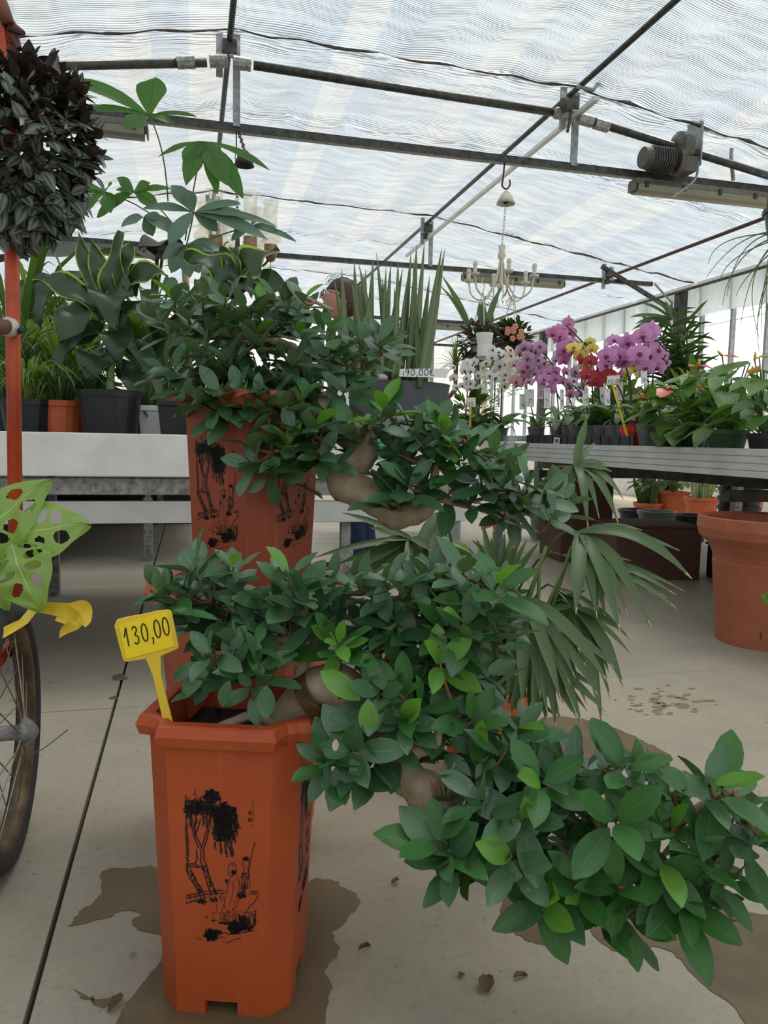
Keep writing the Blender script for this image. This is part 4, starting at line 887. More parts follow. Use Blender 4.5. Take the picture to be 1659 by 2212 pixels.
# --- rear bonsai
rb = thing('bonsai_tree', 'taller fig bonsai in the raised rear pot, its trunk twisting down to the right', 'bonsai', P(590, 880, 1.5), 'cascading fig bonsais')
tp = [P(575, 900, 1.50), P(600, 868, 1.49), P(640, 862, 1.47), P(690, 890, 1.44), P(740, 930, 1.42), P(782, 962, 1.40), P(772, 1000, 1.38), P(738, 1012, 1.37), P(752, 1048, 1.37), P(805, 1074, 1.36), P(848, 1108, 1.35), P(885, 1112, 1.34), P(920, 1100, 1.33), P(936, 1066, 1.33)]
_, sk = trunk(rb, 'trunk', tp, [.040, .040, .034, .030, .027, .029, .027, .026, .033, .031, .027, .022, .016, .010]); skel = list(sk)
for pts, rad in (([P(560, 890, 1.5), P(520, 855, 1.49), P(440, 820, 1.48), P(380, 800, 1.47)], [.02, .012, .008, .004]),
                 ([P(620, 870, 1.47), P(650, 840, 1.46), P(662, 800, 1.47), P(640, 760, 1.49), P(560, 730, 1.50), P(460, 715, 1.49), P(380, 680, 1.48)], [.018, .014, .013, .012, .010, .007, .004]),
                 ([P(640, 760, 1.49), P(700, 760, 1.46), P(760, 790, 1.44), P(780, 770, 1.43), P(840, 765, 1.42)], [.010, .009, .007, .006, .003]),
                 ([P(560, 730, 1.5), P(560, 670, 1.5), P(640, 640, 1.48), P(720, 670, 1.45)], [.008, .006, .004, .003]),
                 ([P(745, 1010, 1.36), P(700, 980, 1.36), P(640, 970, 1.35), P(590, 975, 1.34)], [.008, .006, .005, .003]),
                 ([P(790, 960, 1.38), P(800, 920, 1.37), P(830, 890, 1.37)], [.008, .005, .003]),
                 ([P(936, 1075, 1.33), P(985, 1088, 1.34), P(1050, 1105, 1.34), P(1100, 1128, 1.33), P(1165, 1150, 1.32)], [.006, .0045, .004, .003, .002]),
                 ([P(990, 1090, 1.34), P(1040, 1078, 1.34), P(1090, 1070, 1.33), P(1130, 1060, 1.33)], [.004, .0035, .003, .002]),
                 ([P(925, 1095, 1.33), P(935, 1050, 1.33), P(950, 990, 1.33), P(1000, 950, 1.33)], [.012, .009, .006, .003]),
                 ([P(560, 885, 1.45), P(600, 892, 1.43), P(650, 880, 1.42)], [.012, .010, .005])):
    _, s2 = trunk(rb, 'branch', pts, rad, MT['bark'], 8, 4, .15); skel += s2
pads = [
 ([(310, 705), (360, 650), (440, 632), (540, 640), (620, 650), (650, 690), (630, 722), (500, 728), (350, 722)], 38, lambda x, y: 1.46+.05*(y < 640), .08, 1.0, .10, 1.3),
 ([(640, 715), (740, 705), (830, 728), (850, 775), (770, 800), (690, 760)], 40, lambda x, y: 1.42, .05, 1.0, .10, .8),
 ([(340, 790), (420, 760), (560, 750), (650, 780), (720, 820), (670, 860), (560, 870), (460, 860), (380, 840)], 40, lambda x, y: 1.40, .06, 1.0, .10, .8),
 ([(375, 850), (480, 845), (580, 850), (660, 860), (650, 890), (560, 885), (480, 890), (400, 880)], 31, 1.345, .02, .9, .15, .8),
 ([(540, 960), (620, 940), (680, 910), (720, 960), (690, 1000), (600, 1000)], 42, 1.33, .04, 1.0, .25, .6),
 ([(670, 915), (800, 900), (900, 900), (955, 915), (900, 945), (760, 945)], 42, lambda x, y: 1.36, .05, 1.0, .18, .7),
 ([(830, 960), (930, 920), (1060, 950), (1120, 1000), (1180, 1080), (1100, 1080), (960, 1060), (840, 1040)], 46, lambda x, y: 1.32, .05, 1.05, .25, .8),
 ([(840, 1050), (900, 1050), (910, 1085), (860, 1090)], 46, 1.29, .02, 1.1, .1, .1),
 ([(980, 1075), (1060, 1060), (1110, 1080), (1090, 1115), (1000, 1105)], 48, 1.31, .03, .9, .1, .2)]
extra = [(830, 880, 1.34, (0, .2, 1), 5, .07, y2, 2), (955, 935, 1.3, (.3, .4, 1), 6, .075, g, 1), (620, 960, 1.3, (0, .4, 1), 6, .06, g, 2), (470, 880, 1.36, (-.3, .6, .6), 6, .06, K, 0), (1000, 995, 1.29, (0, .4, 1), 6, .07, g, 1), (1060, 1030, 1.29, (.2, .5, .9), 6, .075, K, 0), (1190, 1120, 1.3, (.4, .6, .5), 5, .065, K, 0), (1140, 1060, 1.3, (.4, .4, .8), 5, .07, K, 0), (880, 1050, 1.28, (0, .6, .7), 6, .08, K, 0), (560, 668, 1.42, (0, .3, 1), 6, .065, K, 1), (655, 650, 1.42, (.2, .3, 1), 6, .07, K, 1), (820, 738, 1.38, (.3, .4, .9), 6, .075, K, 0), (745, 840, 1.38, (0, .8, .4), 6, .075, K, 0), (340, 690, 1.44, (-.5, .3, .7), 5, .07, K, 0), (360, 800, 1.40, (-.6, .3, .7), 5, .075, K, 0), (540, 1000, 1.31, (-.6, .6, .3), 6, .07, K, 0), (580, 1030, 1.32, (-.2, .8, -.5), 5, .06, K, 0), (690, 985, 1.31, (0, .8, .4), 6, .065, K, 0)]
LV = grow_pads(rb, pads, skel, .068, 300, 8, extra)
LV.finish()

# ================================================================= PRICE TAGS
GLY = {'1': [[(.05, .55), (.45, .95), (.55, 1), (.38, 0)]], '3': [[(.1, .85), (.45, 1), (.75, .8), (.35, .52), (.7, .4), (.65, .1), (.3, 0), (.05, .12)]],
       '0': [[(.5+.4*math.cos(a*.6+1.9)+.08*math.sin(a*.6+1.9), .5+.5*math.sin(a*.6+1.9)) for a in range(12)]], ',': [[(.4, .12), (.45, .0), (.2, -.28)]],
       '9': [[(.75, .9), (.4, 1), (.1, .75), (.3, .5), (.7, .65), (.8, .9), (.7, .3), (.4, -.05)]], '2': [[(.1, .8), (.4, 1), (.75, .8), (.55, .45), (.05, .02), (.8, .05)]], '5': [[(.75, 1), (.25, 1), (.2, .6), (.6, .6), (.75, .3), (.5, 0), (.1, .06)]],
       'E': [[(.85, .85), (.55, 1), (.25, .75), (.2, .4), (.35, .08), (.65, 0), (.9, .12)], [(.0, .62), (.7, .66)], [(.0, .40), (.65, .43)]], ':': [[(.3, .65), (.36, .6)], [(.3, .25), (.36, .2)]], 'i': [[(.4, .6), (.35, 0)], [(.42, .85), (.44, .8)]]}
def handwriting(text, o, ux, uy, h, w, adv=.78, off=None):
    mb = MB(); x = 0; o = V(o); n = off if off is not None else V((0, 0, 0))
    for ch in text:
        k = 1.0 if ch not in ',:i' else .5
        for st in GLY[ch]:
            pts = smooth_path([V((a*adv*.82*k, b, 0)) for a, b in st], 4)
            for q in ribbon([(p.x, p.y) for p in pts], w/h): mb.add([o+n+ux*((x+p.x)*h)+uy*(p.y*h) for p in q], [(0, 1, 2, 3)])
        x += adv*k
    return mb
d = 1.035; tg = thing('price_tag', 'large yellow plant tag handwritten 130,00, stuck in the front pot', 'tag', P(365, 1560, d))
def slab(parent, name, poly, d, th, mat, bev=0, dz=0.0):
    f = [P(x, y, d+dz) for x, y in poly]; return part(name, MB().loft([f, [p+FW*th for p in f]]), mat, parent, bev=bev)
slab(tg, 'head', [(252, 1338), (275, 1332), (310, 1326), (340, 1319), (364, 1317), (370, 1322), (378, 1360), (386, 1396), (384, 1402), (360, 1412), (347, 1418), (313, 1424), (274, 1430), (266, 1428), (256, 1392), (246, 1352)], d, .004, MT['yellow'], .0012)
slab(tg, 'card', [(257, 1351), (360, 1321), (377, 1396), (276, 1423), (272, 1421)], d, .0016, MT['yellow_card'], 0, -.0016)
slab(tg, 'stake', [(313, 1420), (347, 1414), (348, 1460), (373, 1561), (376, 1600), (362, 1610), (352, 1561), (330, 1462)], d, .004, MT['yellow'], .0012)
ux = (P(370, 1362, d)-P(270, 1391, d)).normalized(); uy = (P(262, 1350, d)-P(275, 1400, d)).normalized()
part('lettering', handwriting('130,00', P(274, 1397, d), ux, uy, PX(38, d), PX(3.0, d), .50, -FW*.0021), MT['ink'], tg)

# ================================================================= TROLLEY AT THE LEFT
WC = V((-.335, 1.5, .245))
tr = thing('garden_trolley', 'orange tubular garden trolley with a spoked wheel at the left', 'trolley', (WC.x, WC.y, 0))
RX = Matrix.Rotation(math.pi/2, 3, 'Y')
wh = part('wheel', MB().lathe(WC, [(.205, -.016), (.215, -.024), (.235, -.022), (.245, -.008), (.245, .008), (.235, .022), (.215, .024), (.205, .016)], 56, caps=False, M=RX), MT['rubber'], tr, smooth=True)
part('rim', MB().lathe(WC, [(.206, -.017), (.192, -.016), (.186, -.006), (.186, .006), (.192, .016), (.206, .017)], 56, caps=False, M=RX), MT['rust'], wh, smooth=True)
part('hub', MB().lathe(WC, [(0, -.055), (.012, -.055), (.012, -.04), (.026, -.038), (.026, -.03), (.014, -.026), (.014, .026), (.026, .03), (.026, .038), (.018, .05), (.012, .055), (0, .06)], 18, M=RX), MT['galv_worn'], wh, smooth=True)
for k in range(28):
    a = 2*math.pi*k/28; s = 1 if k % 2 else -1; b = a+(.5 if (k//2) % 2 else -.5)
    part('spoke', MB().tube([WC+V((s*.033, .024*math.cos(b), .024*math.sin(b))), WC+V((s*.004, .19*math.cos(a), .19*math.sin(a)))], .0013, 4), MT['spoke'], wh)
part('spoke', MB().tube(smooth_path([P(30, 1590, 1.44), P(55, 1618, 1.42), P(85, 1622, 1.40), P(147, 1576, 1.38)]), .0013, 4), MT['spoke'], wh, label='bent loose spoke')
pb, ptp = P(36, 1325, 1.62), P(19, 48, 1.62)
part('post', MB().tube([pb, P(28, 700, 1.62), ptp], .0145, 12), MT['orange'], tr, smooth=True)
part('axle', MB().tube([WC+V((-.05, 0, 0)), WC+V((-.7, 0, 0))], .012, 10), MT['orange'], tr)
part('deck_tube', MB().tube([pb+V((0, .0, -.06)), pb+V((-.02, -.12, -.08)), pb+V((-.75, -.12, -.08))], .0145, 10), MT['orange'], tr, smooth=True)
part('deck_tube', MB().tube([pb+V((-.30, -.12, -.08)), pb+V((-.30, .4, -.08)), pb+V((-.75, .4, -.08))], .0145, 10), MT['orange'], tr, smooth=True)
part('fork', MB().tube([pb+V((0, 0, -.06)), WC+V((-.06, 0, .1)), WC+V((-.06, 0, 0))], .012, 10), MT['orange'], tr, smooth=True)
part('crossbar', MB().tube([P(-160, 690, 1.30), P(26, 708, 1.60)], .0155, 12), MT['brown_pipe'], tr, smooth=True)
part('ring', MB().tube([P(13, 704, 1.575), P(26, 709, 1.59)], .0195, 14), MT['cream'], tr, smooth=True)
part('tie', MB().tube([P(26, 712, 1.60)+V((.019*math.cos(a), .019*math.sin(a), .006*math.sin(a*2))) for a in [.55*k for k in range(13)]], .006, 6).tube([P(40, 715, 1.585), P(48, 712, 1.58)], .005, 5), plain('dark_green_tie', srgb(36, 62, 54), .6), tr)
part('gusset', MB().loft([[P(x, y, 1.60) for x, y in ((-30, 0), (-2, 2), (10, 60), (18, 130), (4, 140), (-30, 60))], [P(x, y, 1.63) for x, y in ((-30, 0), (-2, 2), (10, 60), (18, 130), (4, 140), (-30, 60))]]), MT['orange'], tr, bev=.003)
part('top_tube', MB().tube([P(-30, -60, 1.58), P(4, 10, 1.59), P(18, 52, 1.60)], .013, 10), MT['brown_pipe'], tr, smooth=True)
part('top_tube', MB().tube([ptp+V((0, 0, -.01)), ptp+V((-.7, .05, .0))], .0145, 10), MT['orange'], tr, smooth=True)
part('lug', MB().tube([P(26, 60, 1.61), P(50, 72, 1.60)], [.012, .006], 8).tube([P(30, 80, 1.61), P(42, 106, 1.6)], [.010, .006], 8), MT['rust_pipe'], tr)
# crumpled yellow ribbon over the tyre
t = thing('yellow_ribbon', 'crumpled yellow ribbon lying over the top of the trolley wheel', 'ribbon', P(75, 1318, 1.40))
strap(t, [P(-20, 1382, 1.30), P(20, 1360, 1.33), P(50, 1345, 1.36), P(76, 1314, 1.40)], PX(20, 1.36), MT['yellow'], 'tail', prof=lambda t: .5, up=-FW)
strap(t, smooth_path([P(72, 1312, 1.40), P(110, 1314, 1.39), P(150, 1318, 1.38), P(184, 1312, 1.38), P(186, 1335, 1.37), P(175, 1348, 1.36)], 4), PX(30, 1.38), MT['yellow'], 'fold', prof=lambda t: .34+.2*math.sin(t*3), up=-FW, wave=.12)
strap(t, smooth_path([P(130, 1322, 1.385), P(160, 1335, 1.37), P(165, 1345, 1.365), P(140, 1362, 1.36), P(125, 1380, 1.36)], 4), PX(36, 1.37), MT['yellow'], 'fold', prof=lambda t: .5*(1-t**2)+.02, up=-FW, wave=.15)
# lime leaves with holes
def holey(parent, base, tip, w, up, seed, holes=5):
    a, b = V(base), V(tip); y = (b-a); L = y.length; y = y.normalized(); x = y.cross(V(up)).normalized(); z = x.cross(y); rg = random.Random(seed)
    W = w*.5; prof = lambda t: W*max(0, math.sin(math.pi*min(1, t*.95+.05)**.72))**.7
    me = MB(); NX, NY = 44, 52; hs = []
    for k in range(holes):
        for s in (-1, 1): hs.append((s*rg.uniform(.42, .50), .13+.60*k/(holes-1)+rg.uniform(-.03, .03), rg.uniform(.20, .30), rg.uniform(.05, .082)*(1-.25*k/holes)))
    vs = []; keep = []
    for j in range(NY+1):
        t = j/NY
        for i in range(NX+1):
            s = -1+2*i/NX; sh = .12*abs(s)
            p = a + y*(L*(t+sh*(1-t)*.8)) + x*(s*prof(t)) + z*(L*(.10*math.sin(t*3)-.12*abs(s)**2*.6+.02*math.sin(t*17+s*6)-.28*t*t))
            vs.append(p)
    def hole(s, t): return any(((s-h[0])/h[2])**2+((t-h[1])/h[3])**2 < 1 for h in hs)
    # faces around the holes are dropped, their borders pulled on to the ellipse
    for j in range(NY):
        for i in range(NX):
            s = -1+2*(i+.5)/NX; t = (j+.5)/NY
            if not hole(s, t): me.f.append([j*(NX+1)+i, j*(NX+1)+i+1, (j+1)*(NX+1)+i+1, (j+1)*(NX+1)+i]); me.m.append(0)
    me.v = vs; ob = part('leaf', me, MT['monst'], parent, smooth=True)
    ul = ob.data.uv_layers.new(name='UVMap')
    for l in ob.data.loops: ul.data[l.index].uv = ((l.vertex_index % (NX+1))/NX, (l.vertex_index//(NX+1))/NY)
    m = ob.modifiers.new('smooth', 'SMOOTH'); m.factor = .5; m.iterations = 3
t = thing('swiss_cheese_vine', 'lime green holey leaves of a vine hanging at the left beside the trolley', 'plant', P(0, 1180, 1.38))
holey(t, P(22, 1172, 1.42), P(148, 1122, 1.36), PX(150, 1.38), -FW+V((0, 0, .35)), 3, 4)
holey(t, P(26, 1172, 1.38), P(62, 1292, 1.30), PX(142, 1.34), -FW+V((0, 0, .5)), 5, 4)
holey(t, P(-55, 1200, 1.40), P(62, 1040, 1.36), PX(140, 1.38), -FW+V((0, 0, .2)), 8, 4)
part('stem', MB().tube(smooth_path([P(-90, 1250, 1.45), P(-40, 1210, 1.42), P(26, 1172, 1.40)]), .004, 6), MT['stem'], t, smooth=True)
part('stem', MB().tube(smooth_path([P(-90, 1250, 1.45), P(-70, 1220, 1.42), P(-55, 1200, 1.40)]), .004, 6), MT['stem'], t, smooth=True)
holey(t, P(-40, 1200, 1.4), P(-10, 1310, 1.34), PX(110, 1.38), -FW+V((0, 0, .5)), 9, 4)

# purple trailing plant hung from the trolley
hc = P(55, 330, 1.62)
t = thing('trailing_plant', 'purple striped trailing plant bushing around a hanging pot at the top left', 'plant', hc)
part('hanging_pot', MB().lathe(P(28, 445, 1.64), [(.045, -.05), (.062, .05), (.066, .05), (.066, .06), (.058, .06), (.05, .0), (0, 0)], 18), MT['white'], t, smooth=False)
for k in range(3):
    a = 2.1*k; part('hanger', MB().tube([P(28, 445, 1.64)+V((.06*math.cos(a), .06*math.sin(a), .05)), P(18, 60, 1.62)], .002, 5), MT['white'], t)
WL = [leafmesh('purple_leaf', MT['wand'], pf_lance, 6, .22, .30, .04, seed=k) for k in range(4)]
rg = random.Random(4); LV = Leaves(t, 'leaf', 300)
for i in range(950):
    while True:
        x, y = rg.uniform(-80, 215), rg.uniform(130, 515)
        e = ((x-45)/150)**2+((y-325)/185)**2
        if e < 1 and rg.random() < .65+.35*e: break
    dz = rg.uniform(-.10, .10)*math.sqrt(max(.02, 1-e))-.02
    b = P(x, y, 1.60+dz); out = (b-hc).normalized()
    d = (out*.8+V((rg.gauss(0, .7), rg.gauss(0, .6), rg.gauss(-.1, .6)))).normalized()
    l = rg.uniform(.034, .056)
    LV.add(rg.choice(WL), leafM(b, d, out+V((0, 0, .8)), l, l*.56))
for pts in ([(150, 380), (175, 300), (180, 250), (196, 285)], [(150, 400), (175, 380), (190, 360), (205, 390)], [(120, 470), (150, 440), (178, 400), (185, 380)], [(110, 490), (140, 475), (160, 450)], [(60, 180), (75, 150), (90, 145)], [(150, 330), (180, 320), (200, 310)], [(90, 470), (100, 500), (112, 520)]):
    p = smooth_path([P(x, y, 1.57+.01*k) for k, (x, y) in enumerate(pts)], 4)
    part('trailing_stem', MB().tube(p, .0018, 5), MT['stemdark'], t, smooth=True)
    for k, q in enumerate(p[1::2]):
        l = rg.uniform(.032, .05); dd = V((rg.uniform(-.3, 1), rg.uniform(-.6, .1), rg.uniform(-1, .3))); LV.add(rg.choice(WL), leafM(q, dd, V((0, -.4, 1)), l, l*.52))
LV.finish()
solo('pink_tag', MB().loft([[P(x, y, 1.56) for x, y in ((138, 332), (150, 331), (178, 348), (176, 352), (148, 348))], [P(x, y, 1.562) for x, y in ((138, 332), (150, 331), (178, 348), (176, 352), (148, 348))]]), plain('pink_card', srgb(214, 120, 124), .5), 'small pink plant tag stuck in the purple trailing plant', 'tag', P(155, 340, 1.56))
# ================================================================= RHAPIS PALM BEHIND THE CASCADE
pc = V((.70, 1.72, 0))
pm = thing('fan_palm', 'fan-leaved palm in a terracotta pot behind the cascading branches', 'palm', pc)
part('pot', MB().lathe(pc, [(.085, 0), (.105, .17), (.118, .17), (.12, .205), (.108, .205), (.104, .17), (0, .17)], 28), MT['orange_pot'], pm, smooth=False)
part('soil', MB().lathe(pc+V((0, 0, .175)), [(.104, 0), (.05, .012), (0, .014)], 18), MT['soil'], pm)
def fan(hub, tips, w=30, lift=.25, base=None):
    h = P(*hub)
    if base is None: base = pc+V((R_(-.05, .05), R_(-.05, .05), .18))
    top = V((base.x*.4+h.x*.6, base.y*.4+h.y*.6, max(h.z, base.z)+.05 if h.z > .35 else h.z+.12))
    part('leaf_stalk', MB().tube(bez(base, top, h, 6), [.0045, .004, .0035, .003, .003, .0026, .0024], 5), MT['stem'], pm, smooth=True)
    full = []
    for i, q in enumerate(tips):
        full.append(q)
        if i+1 < len(tips):
            b_ = tips[i+1]; k = R_(.84, .95); full.append((hub[0]+((q[0]+b_[0])/2-hub[0])*k, hub[1]+((q[1]+b_[1])/2-hub[1])*k, (q[2]+b_[2])/2+.02, ((q[3] if len(q) > 3 else lift)+(b_[3] if len(b_) > 3 else lift))/2, .8*w))
    for x, y, d, *o in full:
        e = P(x, y, d); L = (e-h).length; lf = o[0] if o else lift
        c = h.lerp(e, .5)+V((0, 0, lf*L))
        ww = PX(o[1] if len(o) > 1 else w, (d+hub[2])/2)*.78
        p = bez(h, c, e, 8); nrm = V((0, 0, .7))-FW*.7
        strap(pm, p, ww, MT['palm'], 'leaflet', prof=lambda t: .5*min(1, .3+3.5*t)*min(1, (1-t)*2.6+.10), up=nrm, fold=.22)
        q = p[-1]+(p[-1]-p[-2])*.16; part('dry_tip', MB().tube([p[-1]-(p[-1]-p[-2])*.3, q], [ww*.11, ww*.03], 4), MT['palmtip'], pm)
fan((1240, 1008, 1.70), [(1345, 1075, 1.62, .3), (1335, 1130, 1.6, .4), (1270, 1140, 1.58, .4), (1178, 1062, 1.68, .1), (1165, 1072, 1.70, .1), (1180, 1080, 1.66, .05), (1320, 1018, 1.64, .1), (1310, 1005, 1.72, .15), (1268, 900, 1.72, 0, 22)], 24)
fan((1252, 1150, 1.60), [(1244, 1322, 1.46, .12, 42), (1338, 1360, 1.46, .2, 36), (1405, 1352, 1.5, .25, 34), (1284, 1322, 1.55, .1, 20), (1308, 1335, 1.60, .15, 26), (1490, 1246, 1.52, .3, 42), (1465, 1188, 1.60, .12, 24), (1386, 1145, 1.7, .1, 20), (1412, 1168, 1.72, .1, 20)], 32)
fan((1215, 1200, 1.66), [(1455, 1282, 1.52, .15), (1458, 1312, 1.5, .15), (1427, 1285, 1.55, .12), (1380, 1230, 1.65, .05), (1345, 1330, 1.6, .15), (1475, 1275, 1.56, .12, 22), (1360, 1210, 1.7, .05, 22)], 28)
fan((1128, 1292, 1.42), [(1128, 1520, 1.34, .1, 36), (1210, 1510, 1.32, .18, 36), (1310, 1470, 1.36, .22, 40), (1182, 1540, 1.36, .12, 30), (1095, 1510, 1.38, .05, 34), (1245, 1450, 1.45, .15, 28)], 34)
fan((1238, 1310, 1.58), [(1345, 1478, 1.46, .2, 40), (1300, 1560, 1.46, .2, 34), (1342, 1362, 1.5, .05, 24), (1140, 1330, 1.62, .05, 24), (1230, 1420, 1.62, .1, 34), (1360, 1410, 1.6, .1, 20)], 32)
fan((1150, 1420, 1.52), [(1280, 1482, 1.45, .08, 28), (1305, 1535, 1.45, .12, 26), (1245, 1548, 1.44, .12, 28), (1180, 1558, 1.44, .1, 28), (1100, 1545, 1.46, .05, 28), (1270, 1430, 1.5, .05, 22), (1210, 1555, 1.5, .1, 26)], 28)
fan((886, 1163, 1.62), [(680, 1204, 1.55, .04, 22), (716, 1258, 1.54, -.02, 24), (742, 1108, 1.6, .03, 22), (880, 1230, 1.55, 0, 26), (870, 1250, 1.6, 0, 30), (770, 1270, 1.6, 0, 26), (930, 1190, 1.56, .1, 28), (800, 1140, 1.66, 0, 28), (940, 1240, 1.6, 0, 24)], 26)
fan((942, 1110, 1.66), [(880, 1230, 1.56, 0, 34), (912, 1245, 1.6, 0, 42), (960, 1140, 1.7, .1, 26), (935, 1240, 1.56, 0, 34)], 34)
fan((1075, 1290, 1.66), [(1010, 1180, 1.66, 0, 20), (1040, 1120, 1.7, 0, 20), (1090, 1150, 1.7, 0, 22), (1130, 1125, 1.7, 0, 22), (1165, 1170, 1.68, 0, 20), (1060, 1160, 1.7, 0, 24), (1110, 1180, 1.66, 0, 28), (1020, 1210, 1.62, 0, 24)], 22)
fan((1170, 1345, 1.50), [(1255, 1560, 1.40, .10, 30), (1290, 1500, 1.42, .15, 30), (1150, 1560, 1.42, .05, 30), (1325, 1440, 1.45, .15, 28), (1100, 1540, 1.45, .05, 28), (1200, 1570, 1.42, .05, 28)], 30)
fan((1200, 1270, 1.72), [(1330, 1440, 1.60, .15, 30), (1280, 1460, 1.62, .12, 30), (1240, 1480, 1.65, .1, 30), (1180, 1470, 1.66, .05, 28), (1360, 1380, 1.62, .12, 26)], 30)
for x0, y0, x1, y1 in ((1115, 1440, 1220, 1225), (1130, 1480, 1235, 1180), (1110, 1480, 1090, 1270), (1150, 1470, 1165, 1230), (1100, 1400, 1180, 1180)):
    part('cane', MB().tube([P(x0, y0, 1.62), P((x0+x1)/2+4, (y0+y1)/2, 1.62), P(x1, y1, 1.62)], .004, 6), MT['grass'], pm, smooth=True)
rg = random.Random(3); UM = [leafmesh('understorey', MT['palm'], pf_strap, 5, .15, .2, 0, seed=k) for k in range(2)]
LV = Leaves(pm, 'leaflet', 150)
for i in range(90):
    a = rg.uniform(0, 6.28); d = V((math.cos(a)*rg.uniform(.5, 1), math.sin(a)*.8, rg.uniform(-.6, .7))); L = rg.uniform(.14, .24)
    LV.add(rg.choice(UM), leafM(pc+V((rg.uniform(-.1, .1), rg.uniform(-.06, .1), rg.uniform(.2, .45))), d, V((0, 0, 1)), L, .02))
LV.finish()
# pale variegated plant in its shade and a little red toy windmill stake
t = thing('variegated_plant', 'pale variegated plant low on the floor behind the fan palm', 'plant', V((.95, 2.35, 0)))
part('pot', MB().lathe(V((.95, 2.35, 0)), [(.07, 0), (.09, .14), (.1, .14), (.1, .165), (.088, .165), (.085, .14), (0, .14)], 20), MT['black'], t)
VL = [leafmesh('variegated_leaf', MT['variegated'], pf_obl, 5, .15, .2, .05, seed=k) for k in range(3)]; LV = Leaves(t)
for i in range(90):
    a = rg.uniform(0, 6.28); l = rg.uniform(.06, .11); d = V((math.cos(a), math.sin(a), rg.uniform(-.2, .6)))
    LV.add(rg.choice(VL), leafM(V((.95, 2.35, .18))+d*rg.uniform(.02, .12)+V((0, 0, rg.uniform(0, .22))), d, V((0, 0, 1)), l, l*.55))
LV.finish()
t = thing('windmill_stake', 'small red plastic garden stake poking up under the upper branches', 'ornament', P(1095, 1150, 2.0))
part('stick', MB().tube([P(1103, 1170, 2.0), P(1092, 1090, 2.0)], .004, 6), MT['red'], t)
part('vane', MB().loft([[P(x, y, 2.0) for x, y in ((1038, 1135), (1100, 1112), (1104, 1122), (1040, 1146))], [P(x, y, 2.02) for x, y in ((1038, 1135), (1100, 1112), (1104, 1122), (1040, 1146))]]), plain('pink_red', srgb(214, 92, 84), .5), t)
part('vane', MB().loft([[P(x, y, 2.0) for x, y in ((1066, 1090), (1095, 1086), (1104, 1112), (1078, 1116))], [P(x, y, 2.02) for x, y in ((1066, 1090), (1095, 1086), (1104, 1112), (1078, 1116))]]), MT['orange'], t)

# ================================================================= LEFT BENCH PLANTS
def pot(parent, c, r, h, mat, rim=.02, soil=True, n=28):
    part('pot', MB().lathe(c, [(r*.80, 0), (r*.97, h-rim), (r*1.03, h-rim), (r*1.05, h), (r*.97, h), (r*.93, h-.03), (0, h-.03)], n), mat, parent)
    if soil: part('soil', MB().lathe(V(c)+V((0, 0, h-.026)), [(r*.93, 0), (r*.4, .012), (0, .012)], 18), MT['soil'], parent)
ZB = .782                                             # tray surface
# black potted dracaena with wavy yellow-edged leaves
c = V((*PL(238, 900, 1, 2.86).to_2d(), ZB)); t = thing('dracaena', 'broad wavy-leaved dracaena in a black pot at the bench edge', 'plant', c)
part('pot', MB().lathe(c, [(.088, 0), (.105, .142), (.11, .142), (.113, .165), (.105, .165), (.10, .14), (0, .14)], 36), MT['black'], t, smooth=False)
part('soil', MB().lathe(c+V((0, 0, .142)), [(.10, 0), (.04, .01), (0, .01)], 18), MT['soil'], t)
part('cane', MB().tube([c+V((0, 0, .14)), P(240, 760, 2.86), P(245, 620, 2.86)], [.016, .014, .010], 10), MT['stem'], t, smooth=True)
def dleaf(t, a, m, b, w, d=2.86, dd=0.0, up=None, wave=.24, mats=None):
    strap(t, bez(P(a[0], a[1], d), P(m[0], m[1], d-dd*.5), P(b[0], b[1], d-dd), 12), PX(w*1.18, d), mats or [MT['drac'], MT['dracy'] if b[1] < 615 else MT['drac']], 'leaf', prof=lambda t: .5*max(.03, math.sin(math.pi*min(1, t*.95+.04)**.85))**.8, up=up or (-FW+V((0, 0, .5))), edge=.1, fold=.18, wave=wave)
for a, m, b, w, dd in [((243, 660), (240, 600), (262, 500), 44, .05), ((243, 660), (220, 590), (196, 520), 40, .02), ((246, 665), (300, 560), (365, 600), 42, .05), ((240, 650), (180, 590), (170, 500), 34, .02), ((240, 690), (150, 600), (70, 610), 46, .10), ((130, 600), (95, 600), (80, 700), 40, .06),
                       ((245, 640), (240, 610), (250, 712), 74, .14), ((245, 720), (250, 680), (262, 800), 62, .14), ((232, 680), (170, 640), (132, 745), 66, .14), ((236, 770), (200, 740), (198, 870), 60, .14), ((232, 720), (150, 700), (105, 840), 40, .1), ((225, 700), (180, 720), (110, 780), 30, .1),
                       ((250, 730), (330, 740), (345, 860), 36, .10), ((252, 800), (300, 800), (318, 900), 44, .12), ((250, 680), (330, 640), (360, 720), 46, .1), ((238, 790), (160, 780), (135, 865), 36, .1), ((240, 830), (190, 830), (140, 850), 34, .05), ((248, 640), (290, 590), (296, 640), 40, .03), ((240, 640), (200, 600), (150, 620), 34, .0),
                       ((250, 760), (290, 720), (300, 780), 40, .04), ((242, 655), (275, 570), (282, 520), 36, .0), ((230, 640), (150, 560), (110, 640), 38, -.03)]:
    dleaf(t, a, m, b, w, 2.86, dd)
